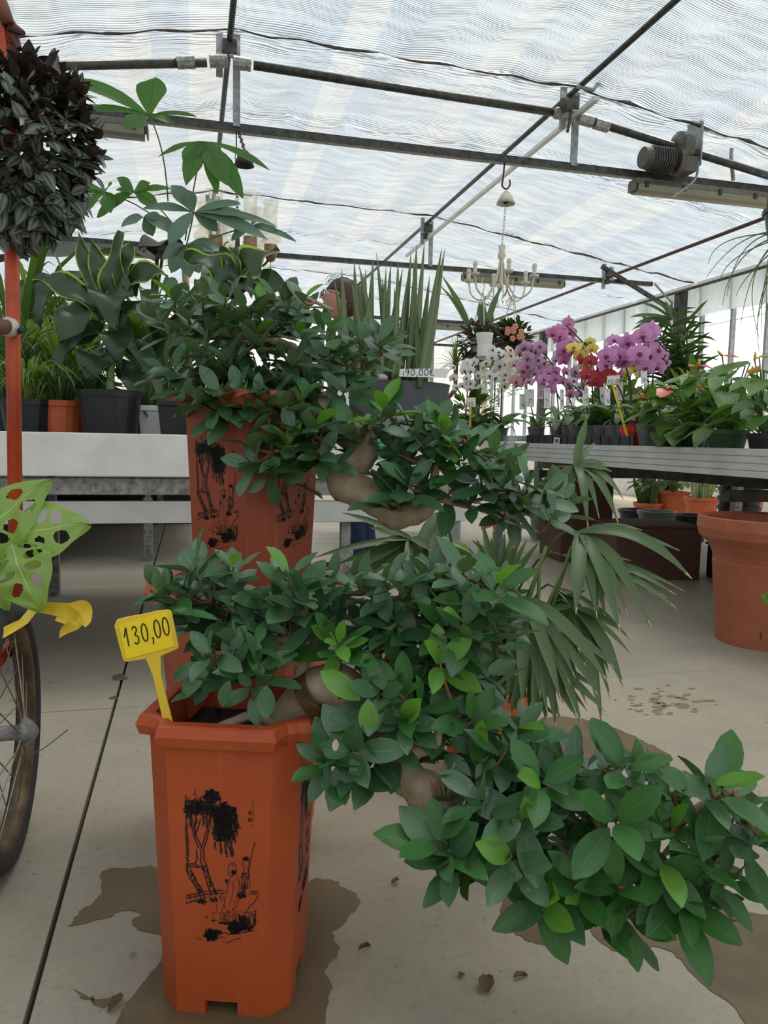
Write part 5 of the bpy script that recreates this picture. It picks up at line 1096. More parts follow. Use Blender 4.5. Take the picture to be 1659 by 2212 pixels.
# second dracaena behind the rear bonsai
c = V((*PL(480, 900, 1, 3.0).to_2d(), ZB)); t = thing('dracaena', 'dracaena with lime leaf margins rising above the rear bonsai', 'plant', c)
pot(t, c, .10, .16, MT['black'])
part('cane', MB().tube([c+V((0, 0, .13)), P(500, 760, 3.0), P(508, 600, 3.0)], [.016, .014, .010], 10), MT['stem'], t, smooth=True)
for a, m, b, w, dd in [((510, 612), (470, 570), (398, 552), 56, .05), ((508, 605), (500, 560), (474, 536), 36, .02), ((512, 602), (540, 570), (604, 540), 62, .06), ((512, 600), (520, 560), (498, 532), 40, 0), ((505, 630), (440, 600), (425, 640), 40, .06), ((512, 630), (590, 610), (620, 640), 44, .08), ((510, 620), (520, 590), (540, 640), 44, .1), ((508, 640), (450, 620), (400, 650), 36, .05), ((515, 620), (580, 580), (640, 650), 36, .02), ((505, 680), (380, 640), (370, 740), 44, .05), ((505, 720), (420, 660), (345, 720), 44, .0), ((508, 640), (470, 600), (470, 660), 50, .1)]:
    dleaf(t, a, m, b, w, 3.0, dd)
# money tree with palmate leaves
c = V((*PL(400, 900, 1, 3.35).to_2d(), ZB)); t = thing('money_tree', 'tall money tree with palmate leaves against the ceiling cloth', 'plant', c)
pot(t, c, .12, .18, MT['orange_pot'])
part('trunk', MB().tube([c+V((0, 0, .16)), P(410, 700, 3.35), P(395, 540, 3.35)], [.024, .018, .012], 10), MT['bark'], t, smooth=True)
def palmate(hub, tips, d, mat, base, wr=.30):
    h = P(hub[0], hub[1], d); part('stalk', MB().tube(bez(P(*base), P((base[0]*2+hub[0])/3+8, (base[1]+hub[1]*2)/3, (d+base[2])/2), h, 6), .003, 5), MT['stem'], t, smooth=True)
    for x, y, w in tips:
        e = P(x, y, d-R_(-.06, .06)); cc = h.lerp(e, .5)+V((0, 0, .12*(e-h).length))
        strap(t, bez(h, cc, e, 8), PX(w, d), mat, 'leaflet', prof=lambda t: .5*max(.03, math.sin(math.pi*min(1, t*.96+.03)**1.25))**.9, up=-FW+V((0, 0, .4)), fold=.10, wave=.05)
palmate((322, 250), [(150, 174, 36), (168, 240, 22), (334, 168, 66), (268, 280, 46), (374, 266, 22), (425, 252, 14)], 3.2, MT['pach'], (363, 435, 3.3))
palmate((440, 306), [(340, 340, 16), (398, 356, 42), (402, 400, 44), (470, 420, 30), (525, 428, 44), (490, 400, 50), (585, 370, 18), (430, 330, 36)], 3.2, MT['pach'], (400, 520, 3.35))
palmate((290, 416), [(252, 384, 26), (325, 395, 26), (250, 410, 16), (370, 408, 18), (210, 470, 36), (340, 450, 34)], 3.3, MT['pach'], (385, 510, 3.35))
palmate((228, 415), [(120, 432, 18), (162, 468, 34), (240, 400, 26), (240, 460, 36), (150, 398, 18)], 3.35, MT['pach'], (380, 520, 3.35))
palmate((418, 460), [(400, 410, 34), (310, 450, 24), (365, 530, 40), (470, 500, 36), (580, 520, 30), (520, 440, 24), (600, 490, 20), (370, 400, 34), (545, 470, 22)], 3.15, MT['pachd'], (400, 540, 3.3))
palmate((540, 490), [(640, 522, 16), (600, 500, 22), (560, 470, 16), (500, 520, 24)], 3.3, MT['pachd'], (410, 540, 3.35))
palmate((310, 470), [(262, 490, 24), (272, 474, 18), (380, 500, 36), (330, 510, 30), (350, 470, 24)], 3.3, MT['pachd'], (390, 540, 3.35))
palmate((400, 530), [(370, 590, 40), (430, 590, 44), (470, 570, 40), (350, 560, 40), (480, 540, 36), (410, 600, 40), (440, 560, 36)], 3.2, MT['pachd'], (395, 560, 3.35))
# big dark leaf plant
c = V((*PL(290, 880, 1, 3.75).to_2d(), ZB)); t = thing('elephant_ear', 'plant with huge dark ruffled leaves behind the wavy dracaena', 'plant', c)
pot(t, c, .13, .2, MT['black'])
for a, m, b, w in [((340, 560), (200, 530), (-60, 575), 100), ((350, 560), (370, 500), (300, 540), 90), ((340, 545), (400, 520), (450, 600), 90), ((330, 600), (290, 560), (240, 640), 70)]:
    strap(t, bez(P(a[0], a[1], 3.75), P(m[0], m[1], 3.7), P(b[0], b[1], 3.65), 14), PX(w, 3.7), MT['darkleaf'], 'leaf', prof=pf_obl, up=(V((0, 0, 1))-FW*.35), wave=.10, fold=.1)
    part('stalk', MB().tube(bez(c+V((0, 0, .17)), P(330, 700, 3.75), P(a[0], a[1], 3.75), 8), .008, 6), MT['stem'], t, smooth=True)
def grassy(name, label, c, r, h, potmat, n, L, mat, w, pr=.09, ph=.13, seed=1, droop=.8, asobj=True, group=None, up0=.8):
    t = thing(name, label, 'plant', c, group); rg = random.Random(seed); c = V(c)
    if potmat: pot(t, c, pr, ph, potmat, n=20)
    for i in range(n):
        a = rg.uniform(0, 6.28); d = V((math.cos(a), math.sin(a), 0)); l = L*rg.uniform(.6, 1.1); o = rg.uniform(.25, 1)
        b = c+V((0, 0, (ph-.02) if potmat else 0))+d*rg.uniform(0, pr*.5)
        p = bez(b, b+d*l*.35*o+V((0, 0, l*up0)), b+d*l*o+V((0, 0, l*(up0*1.05-droop*o))), 6)
        if i < 300: strap(t, p, w*rg.uniform(.7, 1.2), mat, 'blade', prof=lambda t: .5*min(1, .5+t*2)*min(1, (1-t)*2+.05), up=(0, 0, 1))
    return t
def at(x, y, Y): q = PL(x, y, 1, Y); return V((q.x, q.y, ZB))
grassy('spider_plant', 'grassy arching plant in the corner behind the orange post', at(60, 900, 2.95), .1, .2, MT['black'], 130, .26, MT['grass'], .010, seed=2, up0=.85)
grassy('spider_plant', 'striped grassy plant with bright orange pot left of the black pot', at(134, 920, 2.98), .1, .2, MT['orange_pot'], 80, .26, MT['grassd'], .010, pr=.085, seed=3)
grassy('spider_plant', 'thin drooping grass between black pot and white pot', at(322, 920, 3.0), .1, .2, MT['white'], 26, .22, MT['grassd'], .006, pr=.08, ph=.11, seed=4, droop=1.3)
grassy('grass_plant', 'upright grassy plant at the left frame edge on the bench', at(15, 900, 3.2), .1, .2, MT['black'], 90, .36, MT['grassd'], .013, seed=5, up0=1.1)
grassy('grass_plant', 'yellow-green tufted plant behind the black dracaena pot', at(140, 900, 3.5), .1, .2, MT['orange_pot'], 90, .40, MT['grass'], .016, seed=6, up0=1.1)
grassy('areca_palm', 'tall arching palm behind the grassy plants at far left', at(40, 880, 3.8), .1, .2, MT['orange_pot'], 60, .85, MT['grassd'], .026, pr=.11, ph=.18, seed=7, up0=1.0, droop=.7)
grassy('areca_palm', 'arching palm behind the wavy dracaena', at(190, 880, 3.95), .1, .2, MT['orange_pot'], 50, .70, MT['grassd'], .03, pr=.11, ph=.18, seed=9, up0=1.0, droop=.7)
grassy('areca_palm', 'loose green palm on the second bench', at(90, 860, 5.6), .1, .2, MT['orange_pot'], 60, 1.0, MT['grass'], .035, pr=.14, ph=.2, seed=10, up0=1.0, droop=.7)
grassy('areca_palm', 'green palm on the second bench behind the dracaenas', at(330, 860, 5.8), .1, .2, MT['orange_pot'], 60, 1.0, MT['grassd'], .035, pr=.14, ph=.2, seed=12, up0=1.0, droop=.7)
grassy('areca_palm', 'green palm on the second bench at the far left edge', at(-40, 860, 5.9), .1, .2, MT['orange_pot'], 60, 1.0, MT['grassd'], .035, pr=.14, ph=.2, seed=14, up0=1.0, droop=.7)
# broad leafy filler plant near the rim of the bench
def leafy(name, label, c, n, R, L, mats, potmat, pr, ph, seed, wr=.5, prof=pf_obl, cat='plant', hz=1.0, group=None, cap=300):
    c = V(c); t = thing(name, label, cat, c, group); rg = random.Random(seed)
    if potmat: pot(t, c, pr, ph, potmat, n=20)
    ms = [leafmesh(name+'_leaf'+m.name, m, prof, 5, .14, .2, .05, seed=k) for m in mats for k in range(3)]; LV = Leaves(t, 'leaf', cap)
    for i in range(n):
        a = rg.uniform(0, 6.28); e = rg.uniform(-.2, 1.3); d = V((math.cos(a)*math.cos(e), math.sin(a)*math.cos(e), math.sin(e)*hz)); r = R*rg.uniform(.5, 1)
        p = c+V((0, 0, ph*.9))+V((d.x*r, d.y*r, max(.0, d.z)*r+R*.25)); l = L*rg.uniform(.7, 1.15)
        LV.add(rg.choice(ms), leafM(p, d+V((0, 0, -.35)), V((0, 0, 1))+d*.4, l, l*wr))
        if i % 3 == 0: part('stalk', MB().tube(bez(c+V((0, 0, ph*.85)), c+V((0, 0, ph+r*.5)), p, 4), .0025, 4), MT['stem'], t)
    LV.finish(); return t
leafy('peace_lily', 'broad-leaved green plant between the two dracaenas', at(330, 900, 3.4), 60, .24, .2, [MT['drac'], MT['anth']], MT['orange_pot'], .09, .14, 31, .42)
leafy('peace_lily', 'yellow-green leafy plant behind the grassy pots on the left', at(110, 880, 3.6), 70, .26, .16, [MT['grass']], MT['orange_pot'], .09, .14, 32, .4)
t = thing('storage_pot', 'white square pot beside the black dracaena pot', 'pot', at(338, 910, 2.95))
c = at(338, 910, 2.95); part('body', MB().loft([[c+V((x*s, y*s, z)) for x, y in ((-1, -1), (1, -1), (1, 1), (-1, 1))] for s, z in ((.052, 0), (.062, .10))]), MT['white'], t, bev=.004)
part('rim', MB().loft([[c+V((x*s, y*s, z)) for x, y in ((-1, -1), (1, -1), (1, 1), (-1, 1))] for s, z in ((.066, .10), (.067, .12))]), MT['white'], t, bev=.003)
t = thing('storage_pot', 'black square pot half hidden behind the rear bonsai pot', 'pot', at(378, 910, 2.80))
c = at(378, 910, 2.80); part('body', MB().loft([[c+V((x*s, y*s, z)) for x, y in ((-1, -1), (1, -1), (1, 1), (-1, 1))] for s, z in ((.045, 0), (.055, .115))]), MT['black'], t, bev=.004)
part('rim', MB().loft([[c+V((x*s, y*s, z)) for x, y in ((-1, -1), (1, -1), (1, 1), (-1, 1))] for s, z in ((.06, .115), (.061, .135))]), MT['black'], t, bev=.003)
c = at(395, 900, 3.15); t = thing('terracotta_pot', 'square terracotta pot with bamboo canes behind the rear bonsai', 'pot', c); pot(t, c, .085, .165, MT['orange_pot'], rim=.03)
for k in range(8): part('cane', MB().tube([c+V((-.05+.015*k, .02*math.sin(k*2), .15)), c+V((-.055+.017*k, .02*math.sin(k*2), .26))], .004, 6), MT['palmtip'], t)
solo('yellow_ribbon', MB().tube(smooth_path([P(405, 815, 2.9), P(430, 826, 2.9), P(445, 835, 2.88), P(470, 842, 2.9)]), PX(6, 2.9), 6), MT['yellow'], 'thin yellow ribbon showing through the rear bonsai leaves', 'ribbon', P(430, 826, 2.9))
# big slate pot with spear-leaved plant
c = V((*PL(838, 900, 1, 3.0).to_2d(), ZB)); gr = .245
t = thing('spear_plant', 'spear-leaved snake plant in a large round slate grey pot', 'plant', c)
zt = P(838, 822, 2.85).z
part('pot', MB().lathe(c, [(gr*.86, 0), (gr*.99, zt-ZB-.01), (gr, zt-ZB), (gr*.965, zt-ZB), (gr*.95, zt-ZB-.05), (0, zt-ZB-.05)], 56), MT['grey_pot'], t, smooth=False)
part('soil', MB().lathe(c+V((0, 0, zt-ZB-.045)), [(gr*.95, 0), (.1, .015), (0, .012)], 24), MT['soil'], t)
rg = random.Random(12)
sp = [(722, 604, 760, 830), (738, 580, 755, 830), (765, 562, 775, 830), (790, 582, 790, 830), (806, 560, 800, 825), (813, 545, 838, 830), (834, 576, 822, 830), (845, 566, 830, 830), (860, 560, 850, 830), (870, 580, 830, 830), (888, 545, 862, 830), (900, 528, 880, 830), (917, 522, 893, 830), (912, 595, 885, 830), (928, 596, 895, 830), (955, 533, 905, 830), (961, 536, 915, 830), (780, 600, 812, 830), (760, 610, 800, 830), (800, 640, 770, 830), (852, 620, 862, 830), (880, 600, 858, 830), (920, 710, 870, 830), (740, 660, 765, 830), (775, 570, 820, 830), (826, 600, 850, 830), (786, 590, 765, 830), (875, 640, 890, 830), (844, 640, 800, 830), (893, 560, 905, 830), (760, 720, 760, 835), (770, 760, 780, 835), (700, 640, 745, 830), (895, 700, 905, 830), (830, 720, 835, 830), (810, 740, 815, 830)]
for x, y, xb, yb in sp:
    d = rg.uniform(2.84, 3.14); a, b = P(xb, yb+8, d), P(x, y, d+rg.uniform(-.06, .06)); m = a.lerp(b, .5)+V((rg.uniform(-.012, .012), 0, 0))
    w = PX(rg.uniform(8.5, 11), d); part('spear_leaf', MB().tube(bez(a, m, b, 8), [w*.8, w, w, w*.98, w*.9, w*.78, w*.6, w*.36, w*.04], 7, flat=.75), MT['sans'], t, smooth=True)
tg = thing('price_card', 'white card handwritten 90,00 euro on the rim of the slate pot', 'card', P(915, 805, 2.83))
slab(tg, 'card', [(864, 797), (968, 796), (966, 816), (862, 813)], 2.83, .002, MT['card'])
ux = (P(945, 803, 2.83)-P(880, 803, 2.83)).normalized(); uy = (P(880, 797, 2.83)-P(880, 812, 2.83)).normalized()
part('lettering', handwriting(':i90,00E', P(864, 811, 2.829), ux, uy, PX(13.5, 2.83), PX(1.6, 2.83), .86), MT['ink'], tg)
for x, y in ((895, 812), (825, 816)):
    solo('pebble', MB().ball(PL(x, y, 1, 2.785), PX(14, 2.8), 10, 6, sq=(1, .8, .6)), plain('pale_pebble', srgb(170, 168, 172), .6), 'grey rounded pebble on the slate pot rim, %s the price card' % ('in front of' if x > 860 else 'left of'), 'pebble', P(x, y, 2.79), smooth=True)
lb = thing('pot_label', 'white printed label on the left of the slate pot', 'label', P(737, 850, 2.76))
slab(lb, 'card', [(726, 830), (752, 832), (755, 888), (728, 888)], 2.76, .001, MT['card'])
def text_mesh(body, size, mat, parent):
    cu = bpy.data.curves.new('txt', 'FONT'); cu.body = body; cu.size = size; o = bpy.data.objects.new('txt', cu); COL.objects.link(o)
    me = bpy.data.meshes.new_from_object(o.evaluated_get(bpy.context.evaluated_depsgraph_get())); bpy.data.objects.remove(o); me.materials.clear(); me.materials.append(mat)
    r = bpy.data.objects.new('lettering', me); return link(r, parent)
to = text_mesh('NICOLI', PX(11, 2.76), MT['ink'], lb)
MM = Matrix((( RT.x, UP.x, -FW.x, 0), (RT.y, UP.y, -FW.y, 0), (RT.z, UP.z, -FW.z, 0), (0, 0, 0, 1))); to.matrix_local = Matrix.Translation(P(728, 845, 2.757)-ORG[lb.name]) @ MM
solo('teal_paper', MB().loft([[PL(x, y, 1, 2.583) for x, y in ((800, 951), (850, 950), (858, 988), (800, 992))], [PL(x, y, 1, 2.589) for x, y in ((800, 951), (850, 950), (858, 988), (800, 992))]]), MT['teal'], 'teal sheet hanging over the white bench lip, right of the rear bonsai trunk', 'paper', P(830, 970, 2.62))
c = V((*PL(985, 800, 1, 5.1).to_2d(), .76))
ds = thing('dracaena', 'spiky thin-leaved dracaena to the left of the white orchids', 'plant', V((1.75, 5.75, .786)))
pot(ds, V((1.75, 5.75, .786)), .10, .16, MT['orange_pot'])
b0 = PL(985, 786, 1, 5.75); part('cane', MB().tube([V((1.75, 5.75, .90)), b0-V((0, 0, .2)), b0], .018, 8), MT['twig'], ds, smooth=True)
for i in range(46):
    a = rg.uniform(0, 6.28); e = rg.uniform(-.3, 1.4); d = V((math.cos(a)*math.cos(e), math.sin(a)*math.cos(e), math.sin(e))); l = rg.uniform(.22, .33)
    strap(ds, [b0, b0+d*l*.5, b0+d*l+V((0, 0, -.05))], .016, MT['grass'], 'blade', prof=lambda t: .5*(1-t)+.05)

# ================================================================= HANGING BASKETS
def basket(label, px, py, Y, rx, rz, mats, seed, potmat, hz, cat='hanging plant'):
    c = PL(px, py, 1, Y); t = thing('hanging_basket', label, cat, c); rg = random.Random(seed)
    part('hanging_pot', MB().lathe(c+V((0, 0, -.04)), [(.07, -.09), (.09, .07), (.1, .07), (.1, .09), (.085, .08), (0, .06)], 18), potmat, t)
    ap = V((c.x, c.y, hz))
    for k in range(3):
        a = 2.09*k+.4; part('hanger_wire', MB().tube([c+V((.09*math.cos(a), .09*math.sin(a), .05)), ap], .004, 5), MT['cream'], t)
    part('hook', MB().tube(smooth_path([ap, ap+V((.01, 0, .04)), ap+V((-.012, 0, .07)), ap+V((0, 0, .10))], 3), .004, 5), MT['cream'], t)
    ms = [leafmesh('basket_leaf'+m.name, m, pf_obl, 4, .1, .2, .05, seed=k) for m in mats for k in range(2)]; LV = Leaves(t, 'leaf', 60)
    for i in range(520):
        d = V((rg.gauss(0, 1), rg.gauss(0, 1), rg.gauss(0, 1))).normalized(); r = rg.random()**.33
        if d.z < -.2 and d.y < -.5 and potmat == MT['white']: continue
        p = c+V((d.x*rx*r, d.y*rx*r*.9, d.z*rz*r)); l = rg.uniform(.035, .07)
        LV.add(rg.choice(ms), leafM(p, d+V((rg.gauss(0, .5), rg.gauss(0, .5), -.2)), V((0, 0, 1))+d*.5, l, l*.6))
    LV.finish(); return t, c
t, c = basket('bronze-leaved hanging basket around a small white pot, left of the green one', 1040, 742, 5.6, .17, .15, [MT['brownleaf']], 1, MT['white'], 1.93)
part('white_sleeve', MB().lathe(PL(1046, 745, 1, 5.42), [(.05, -.085), (.052, .0), (.064, .07), (.064, .085), (.05, .085), (0, .06)], 20), MT['white'], t)
h = PL(1050, 715, 1, 5.6)
for a, m, b, w in [((1022, 735), (1000, 660), (952, 592), 14), ((1022, 735), (990, 650), (945, 612), 8), ((1038, 710), (1040, 660), (1034, 655), 16), ((1048, 712), (1062, 660), (1085, 615), 14), ((1042, 712), (1042, 680), (1043, 650), 18)]:
    strap(t, bez(PL(a[0], a[1], 1, 5.6), PL(m[0], m[1], 1, 5.6), PL(b[0], b[1], 1, 5.6), 8), PX(w, 5.6), MT['palm'], 'sword_leaf', prof=lambda t: .5*min(1, .4+t*2)*min(1, (1-t)*2.2+.03), up=-FW)
t, c = basket('dark green hanging basket with salmon flowers above the orchids', 1105, 733, 5.75, .155, .14, [MT['palm'], MT['drac']], 2, MT['black'], 1.96)
for k in range(9):
    x, y = rg.uniform(1072, 1130), rg.uniform(690, 745); q = PL(x, y, 1, 5.55); f = MB()
    for j in range(5): a = 1.256*j; f.ball(q+V((.014*math.cos(a), 0, .014*math.sin(a))), .013, 6, 4, sq=(1, .5, 1))
    part('flower', f, MT['spathep'], t, smooth=True)
t = thing('trailing_reed', 'dark wispy trailing leaves hanging in from the top right corner', 'hanging plant', P(1700, 480, 3.6)); c = P(1705, 490, 3.6)
part('hanging_pot', MB().lathe(c, [(.08, -.1), (.11, .06), (.12, .06), (.12, .08), (.1, .06), (0, .05)], 18), MT['black'], t)
for k in range(3): part('hanger_wire', MB().tube([c+V((.11*math.cos(2.1*k), .11*math.sin(2.1*k), .06)), V((c.x, c.y, 3.35))], .003, 5), MT['steel'], t)
part('hook', MB().tube(smooth_path([V((c.x, c.y, 3.35)), V((c.x*.5+1.45, c.y, 3.45)), V((2.9, c.y, 3.54))]), .005, 5), MT['steel'], t)
for a, m, b in [((1700, 500), (1600, 490), (1525, 600)), ((1700, 505), (1580, 530), (1560, 660)), ((1700, 500), (1640, 500), (1660, 720)), ((1700, 510), (1590, 570), (1640, 730)), ((1690, 510), (1620, 560), (1600, 700)), ((1700, 500), (1590, 500), (1570, 640)), ((1700, 520), (1650, 600), (1632, 720)), ((1680, 530), (1640, 600), (1645, 725)), ((1700, 520), (1620, 640), (1640, 760)), ((1700, 510), (1560, 550), (1555, 610)), ((1700, 505), (1540, 500), (1530, 570)), ((1700, 515), (1600, 600), (1590, 640)), ((1690, 515), (1660, 640), (1655, 690))]:
    strap(t, bez(P(*a, 3.6), P(*m, 3.55), P(*b, 3.5), 12), PX(3.4, 3.6), MT['grassd'], 'blade', prof=lambda t: .5*(1-t*.7), up=-FW)

t = thing('seed_packet', 'small colourful printed packet on the bench behind the rear bonsai trunk', 'packet', at(676, 880, 3.25))
q = at(676, 880, 3.25); part('body', MB().box(q+V((0, 0, .12)), (.07, .02, .24)), MT['yellow'], t, bev=.004)
part('print', MB().box(q+V((0, -.0105, .05)), (.06, .001, .07)), plain('packet_green', srgb(120, 180, 70), .5), t); part('print', MB().box(q+V((-.008, -.0105, .13)), (.045, .001, .06)), plain('packet_pink', srgb(220, 90, 130), .5), t)
# ================================================================= RIGHT BENCH: ORCHIDS
ZR = .788
def fmat(name, c, c2=None, tr=.35):
    t = NT(name); nz = t.noise(40, 3, .6, t.vec(False)); col = t.mix(nz, c, c2 or tuple(k*.86 for k in c[:3])+(1,))
    tr_ = t.n('ShaderNodeBsdfTranslucent'); t.l(col, tr_.inputs[0]); mx = t.n('ShaderNodeMixShader'); mx.inputs[0].default_value = tr
    t.l(t.bsdf(col, .5), mx.inputs[1]); t.l(tr_.outputs[0], mx.inputs[2]); return t.done(mx.outputs[0])
FC = dict(white=fmat('petal_white', srgb(246, 246, 240)), cream=fmat('petal_cream', srgb(240, 238, 214)), blush=fmat('petal_blush', srgb(232, 182, 190)), mauve=fmat('petal_mauve', srgb(214, 172, 204)),
          pink=fmat('petal_pink', srgb(230, 168, 216), srgb(214, 146, 202)), magenta=fmat('petal_magenta', srgb(218, 140, 196)), lilac=fmat('petal_lilac', srgb(224, 190, 222)), yellow=fmat('petal_yellow', srgb(240, 222, 110)), crimson=fmat('petal_crimson', srgb(200, 62, 76)), lime=fmat('petal_lime', srgb(222, 218, 120)))
LIP = dict(white=fmat('lip_purple', srgb(150, 40, 110)), other=fmat('lip_magenta', srgb(170, 36, 96)), yellow=fmat('lip_orange', srgb(206, 120, 60)))
_fm = {}
def flower_mesh(col):
    if col in _fm: return _fm[col]
    mb = MB()
    def petal(a, L, W, z=0.0, mi=0, back=.15):
        u = V((math.sin(a), 0, math.cos(a))); w = V((math.cos(a), 0, -math.sin(a))); n = 5; vs = []; fs = []
        for i in range(n+1):
            t = i/n; h = W*max(.08, math.sin(math.pi*min(1, t*.9+.08)**.8))**.6
            for s in (-1, 0, 1): vs.append(u*(L*t)+w*(s*h)+V((0, z-.04*abs(s)*0+back*L*(t*t)+.10*h*abs(s), 0)))
        for i in range(n):
            for j in range(2): fs.append((i*3+j, i*3+j+1, i*3+4+j, i*3+3+j))
        mb.add(vs, fs, mi)
    for a in (0, 2.2, -2.2): petal(a, .5, .17, .02)
    for a in (1.35, -1.35): petal(a, .52, .30, -.01)
    mb.ball(V((0, -.05, -.03)), .07, 8, 5, 1, (1, 1, 1)).ball(V((0, -.09, -.14)), .09, 8, 5, 1, (.8, .7, 1.1)).ball(V((.08, -.05, -.08)), .05, 6, 4, 1).ball(V((-.08, -.05, -.08)), .05, 6, 4, 1).ball(V((0, -.08, .01)), .04, 6, 4, 2)
    me = mb.mesh('orchid_flower_'+col, [FC[col], LIP['white' if col in ('white', 'cream') else 'yellow' if col in ('yellow', 'lime') else 'other'], FC['white']], smooth=True)
    _fm[col] = me; return me
def orchid(px, py, Y0, xs, col, label, nfl, size, top, stems=1, seed=0, leaves=6, bud=2, cardpx=None, sprd=1.0):
    rg = random.Random(seed*7+3); base = PL(px, py, 1, Y0); c = V((max(base.x, BX0+.10) if Y0 < 5.05 else base.x, Y0, ZR if Y0 < 5.05 else .782))
    t = thing('orchid', label, 'orchid', c, 'moth orchids on the ribbed bench')
    part('pot', MB().lathe(c, [(.042, 0), (.056, .10), (.06, .10), (.06, .115), (.053, .11), (.05, .09), (0, .09)], 18), MT['greypot2'], t)
    for k in range(leaves):
        a = k*2.6+rg.uniform(-.3, .3); d = V((math.cos(a), math.sin(a)*.8, 0)); l = rg.uniform(.16, .25)
        strap(t, bez(c+V((0, 0, .10)), c+d*l*.5+V((0, 0, .10+l*rg.uniform(.3, .9))), c+d*l+V((0, 0, .10+l*rg.uniform(-.1, .55))), 7), rg.uniform(.05, .07), MT['orch'], 'leaf', prof=pf_obl, up=(0, -.3, 1), fold=.16)
    part('root', MB().tube(smooth_path([c+V((.03, -.03, .11)), c+V((.07, -.06, .12)), c+V((.09, -.07, .06))]), .004, 5), MT['palmtip'], t)
    for s in range(stems):
        tp = PL(top[0]+s*rg.uniform(-24, 24), top[1]+s*rg.uniform(4, 30), 1, Y0+rg.uniform(-.05, .05)); mid = V((c.x+rg.uniform(-.02, .02)+(tp.x-c.x)*.35, tp.y, ZR+(tp.z-ZR)*.66))
        end = tp+V((rg.choice((-1, 1))*.09*sprd, -.06, -.10)); path = smooth_path([c+V((.01*s, 0, .1)), mid, tp, end], 6)
        part('flower_stem', MB().tube(path, .0045, 6), MT['stemdark'], t, smooth=True)
        for j in range(int(nfl*1.25)):
            x = rg.gauss(0, 1); p = PL(xs[0]+(xs[1]-xs[0])*(j+.5)/int(nfl*1.25)+rg.uniform(-8, 8), rg.uniform(xs[2]-8, xs[3]+10), 1, Y0-.03+rg.uniform(-.10, .08))
            o = bpy.data.objects.new('flower', flower_mesh(col)); COL.objects.link(o); o.parent = t
            sz = size*.9*rg.uniform(.85, 1.12)
            o.matrix_local = Matrix.Translation(p-c) @ Matrix.Rotation(rg.uniform(-.9, .7)-.2, 4, 'Z') @ Matrix.Rotation(rg.uniform(-.5, .35), 4, 'X') @ Matrix.Rotation(rg.uniform(-.3, .3), 4, 'Y') @ Matrix.Scale(sz, 4)
            q = min(path[6:], key=lambda k: (k-p).length); part('flower_stalk', MB().tube([q, p.lerp(q, .5)+V((0, 0, .01)), p+V((0, .01, 0))], .0022, 4), MT['stem'], t)
        for j in range(bud): part('bud', MB().ball(end+V((rg.uniform(-.03, .03), -.02, -.02*j-.01)), .013, 8, 5, sq=(.8, .8, 1.2)), FC[col], t, smooth=True)
    if cardpx:
        x, y, w, h = cardpx; d = (PL(x, y, 1, Y0-.10)-CAM).dot(FW); f = lambda a, b, dz: P(x+a, y+b, d+dz)
        k = part('tag_card', MB().loft([[f(a, b, 0) for a, b in ((-w/2, -h/2), (w/2, -h/2), (w/2, h/2), (-w/2, h/2))], [f(a, b, .002) for a, b in ((-w/2, -h/2), (w/2, -h/2), (w/2, h/2), (-w/2, h/2))]]), MT['card'], t)
        m = MB()
        for i in range(16):
            a, b = rg.uniform(-w*.28, w*.28), rg.uniform(0, h*.32); m.add([f(a, b, -.0015), f(a+1.6, b+.6, -.0015), f(a+1.8, b+1.6, -.0015), f(a+.2, b+1.2, -.0015)], [(0, 1, 2, 3)])
        m.add([f(-1, -h*.42, -.0015), f(1, -h*.42, -.0015), f(1, -h*.36, -.0015), f(-1, -h*.36, -.0015)], [(0, 1, 2, 3)])
        part('print', m, plain('tag_print', srgb(120, 96, 130), .6), k)
    return t
orchid(1002, 945, 5.30, (978, 1020, 780, 830), 'white', 'white orchid with purple centres, nearest the slate pot', 7, .085, (1005, 785), 1, 1)
orchid(1030, 945, 5.18, (1000, 1045, 785, 835), 'white', 'white orchid with purple centres, second from the slate pot', 7, .085, (1030, 790), 1, 2)
orchid(1062, 945, 5.40, (1045, 1085, 765, 800), 'cream', 'creamy white orchid left of the tallest white spray', 8, .09, (1062, 770), 1, 3)
orchid(1080, 945, 5.22, (1058, 1105, 760, 815), 'white', 'pure white orchid with the tallest white spray', 12, .092, (1078, 768), 1, 4, cardpx=(1077, 860, 5, 40))
orchid(1112, 950, 4.95, (1090, 1120, 760, 830), 'cream', 'cream orchid just left of the blush one', 8, .085, (1105, 770), 1, 5)
orchid(1125, 950, 4.45, (1108, 1150, 765, 820), 'blush', 'pale blush orchid between the white and mauve ones', 10, .088, (1130, 775), 1, 6, cardpx=(1129, 868, 14, 34))
orchid(1148, 950, 4.35, (1130, 1185, 745, 815), 'mauve', 'dusky mauve orchid with a dense arching spray', 18, .088, (1165, 755), 1, 7, cardpx=(1145, 860, 18, 38))
orchid(1180, 950, 4.6, (1150, 1200, 770, 840), 'lilac', 'lilac orchid behind the dusky mauve one', 10, .085, (1178, 775), 1, 8, cardpx=(1167, 842, 13, 40))
orchid(1175, 950, 4.15, (1175, 1222, 808, 835), 'pink', 'low pink orchid in front of the dusky mauve one', 6, .088, (1200, 805), 1, 9, cardpx=(1182, 860, 14, 44))
orchid(1220, 950, 4.05, (1195, 1245, 700, 775), 'magenta', 'tall bright magenta orchid left of the yellow one', 11, .105, (1222, 705), 1, 10, leaves=8, cardpx=(1214, 862, 9, 42))
orchid(1250, 950, 4.2, (1230, 1262, 800, 842), 'lilac', 'low lilac orchid under the yellow one', 7, .08, (1248, 800), 1, 11)
orchid(1258, 950, 3.9, (1245, 1280, 738, 785), 'yellow', 'yellow orchid in the middle of the row', 7, .085, (1262, 740), 1, 12, cardpx=(1265, 860, 13, 34))
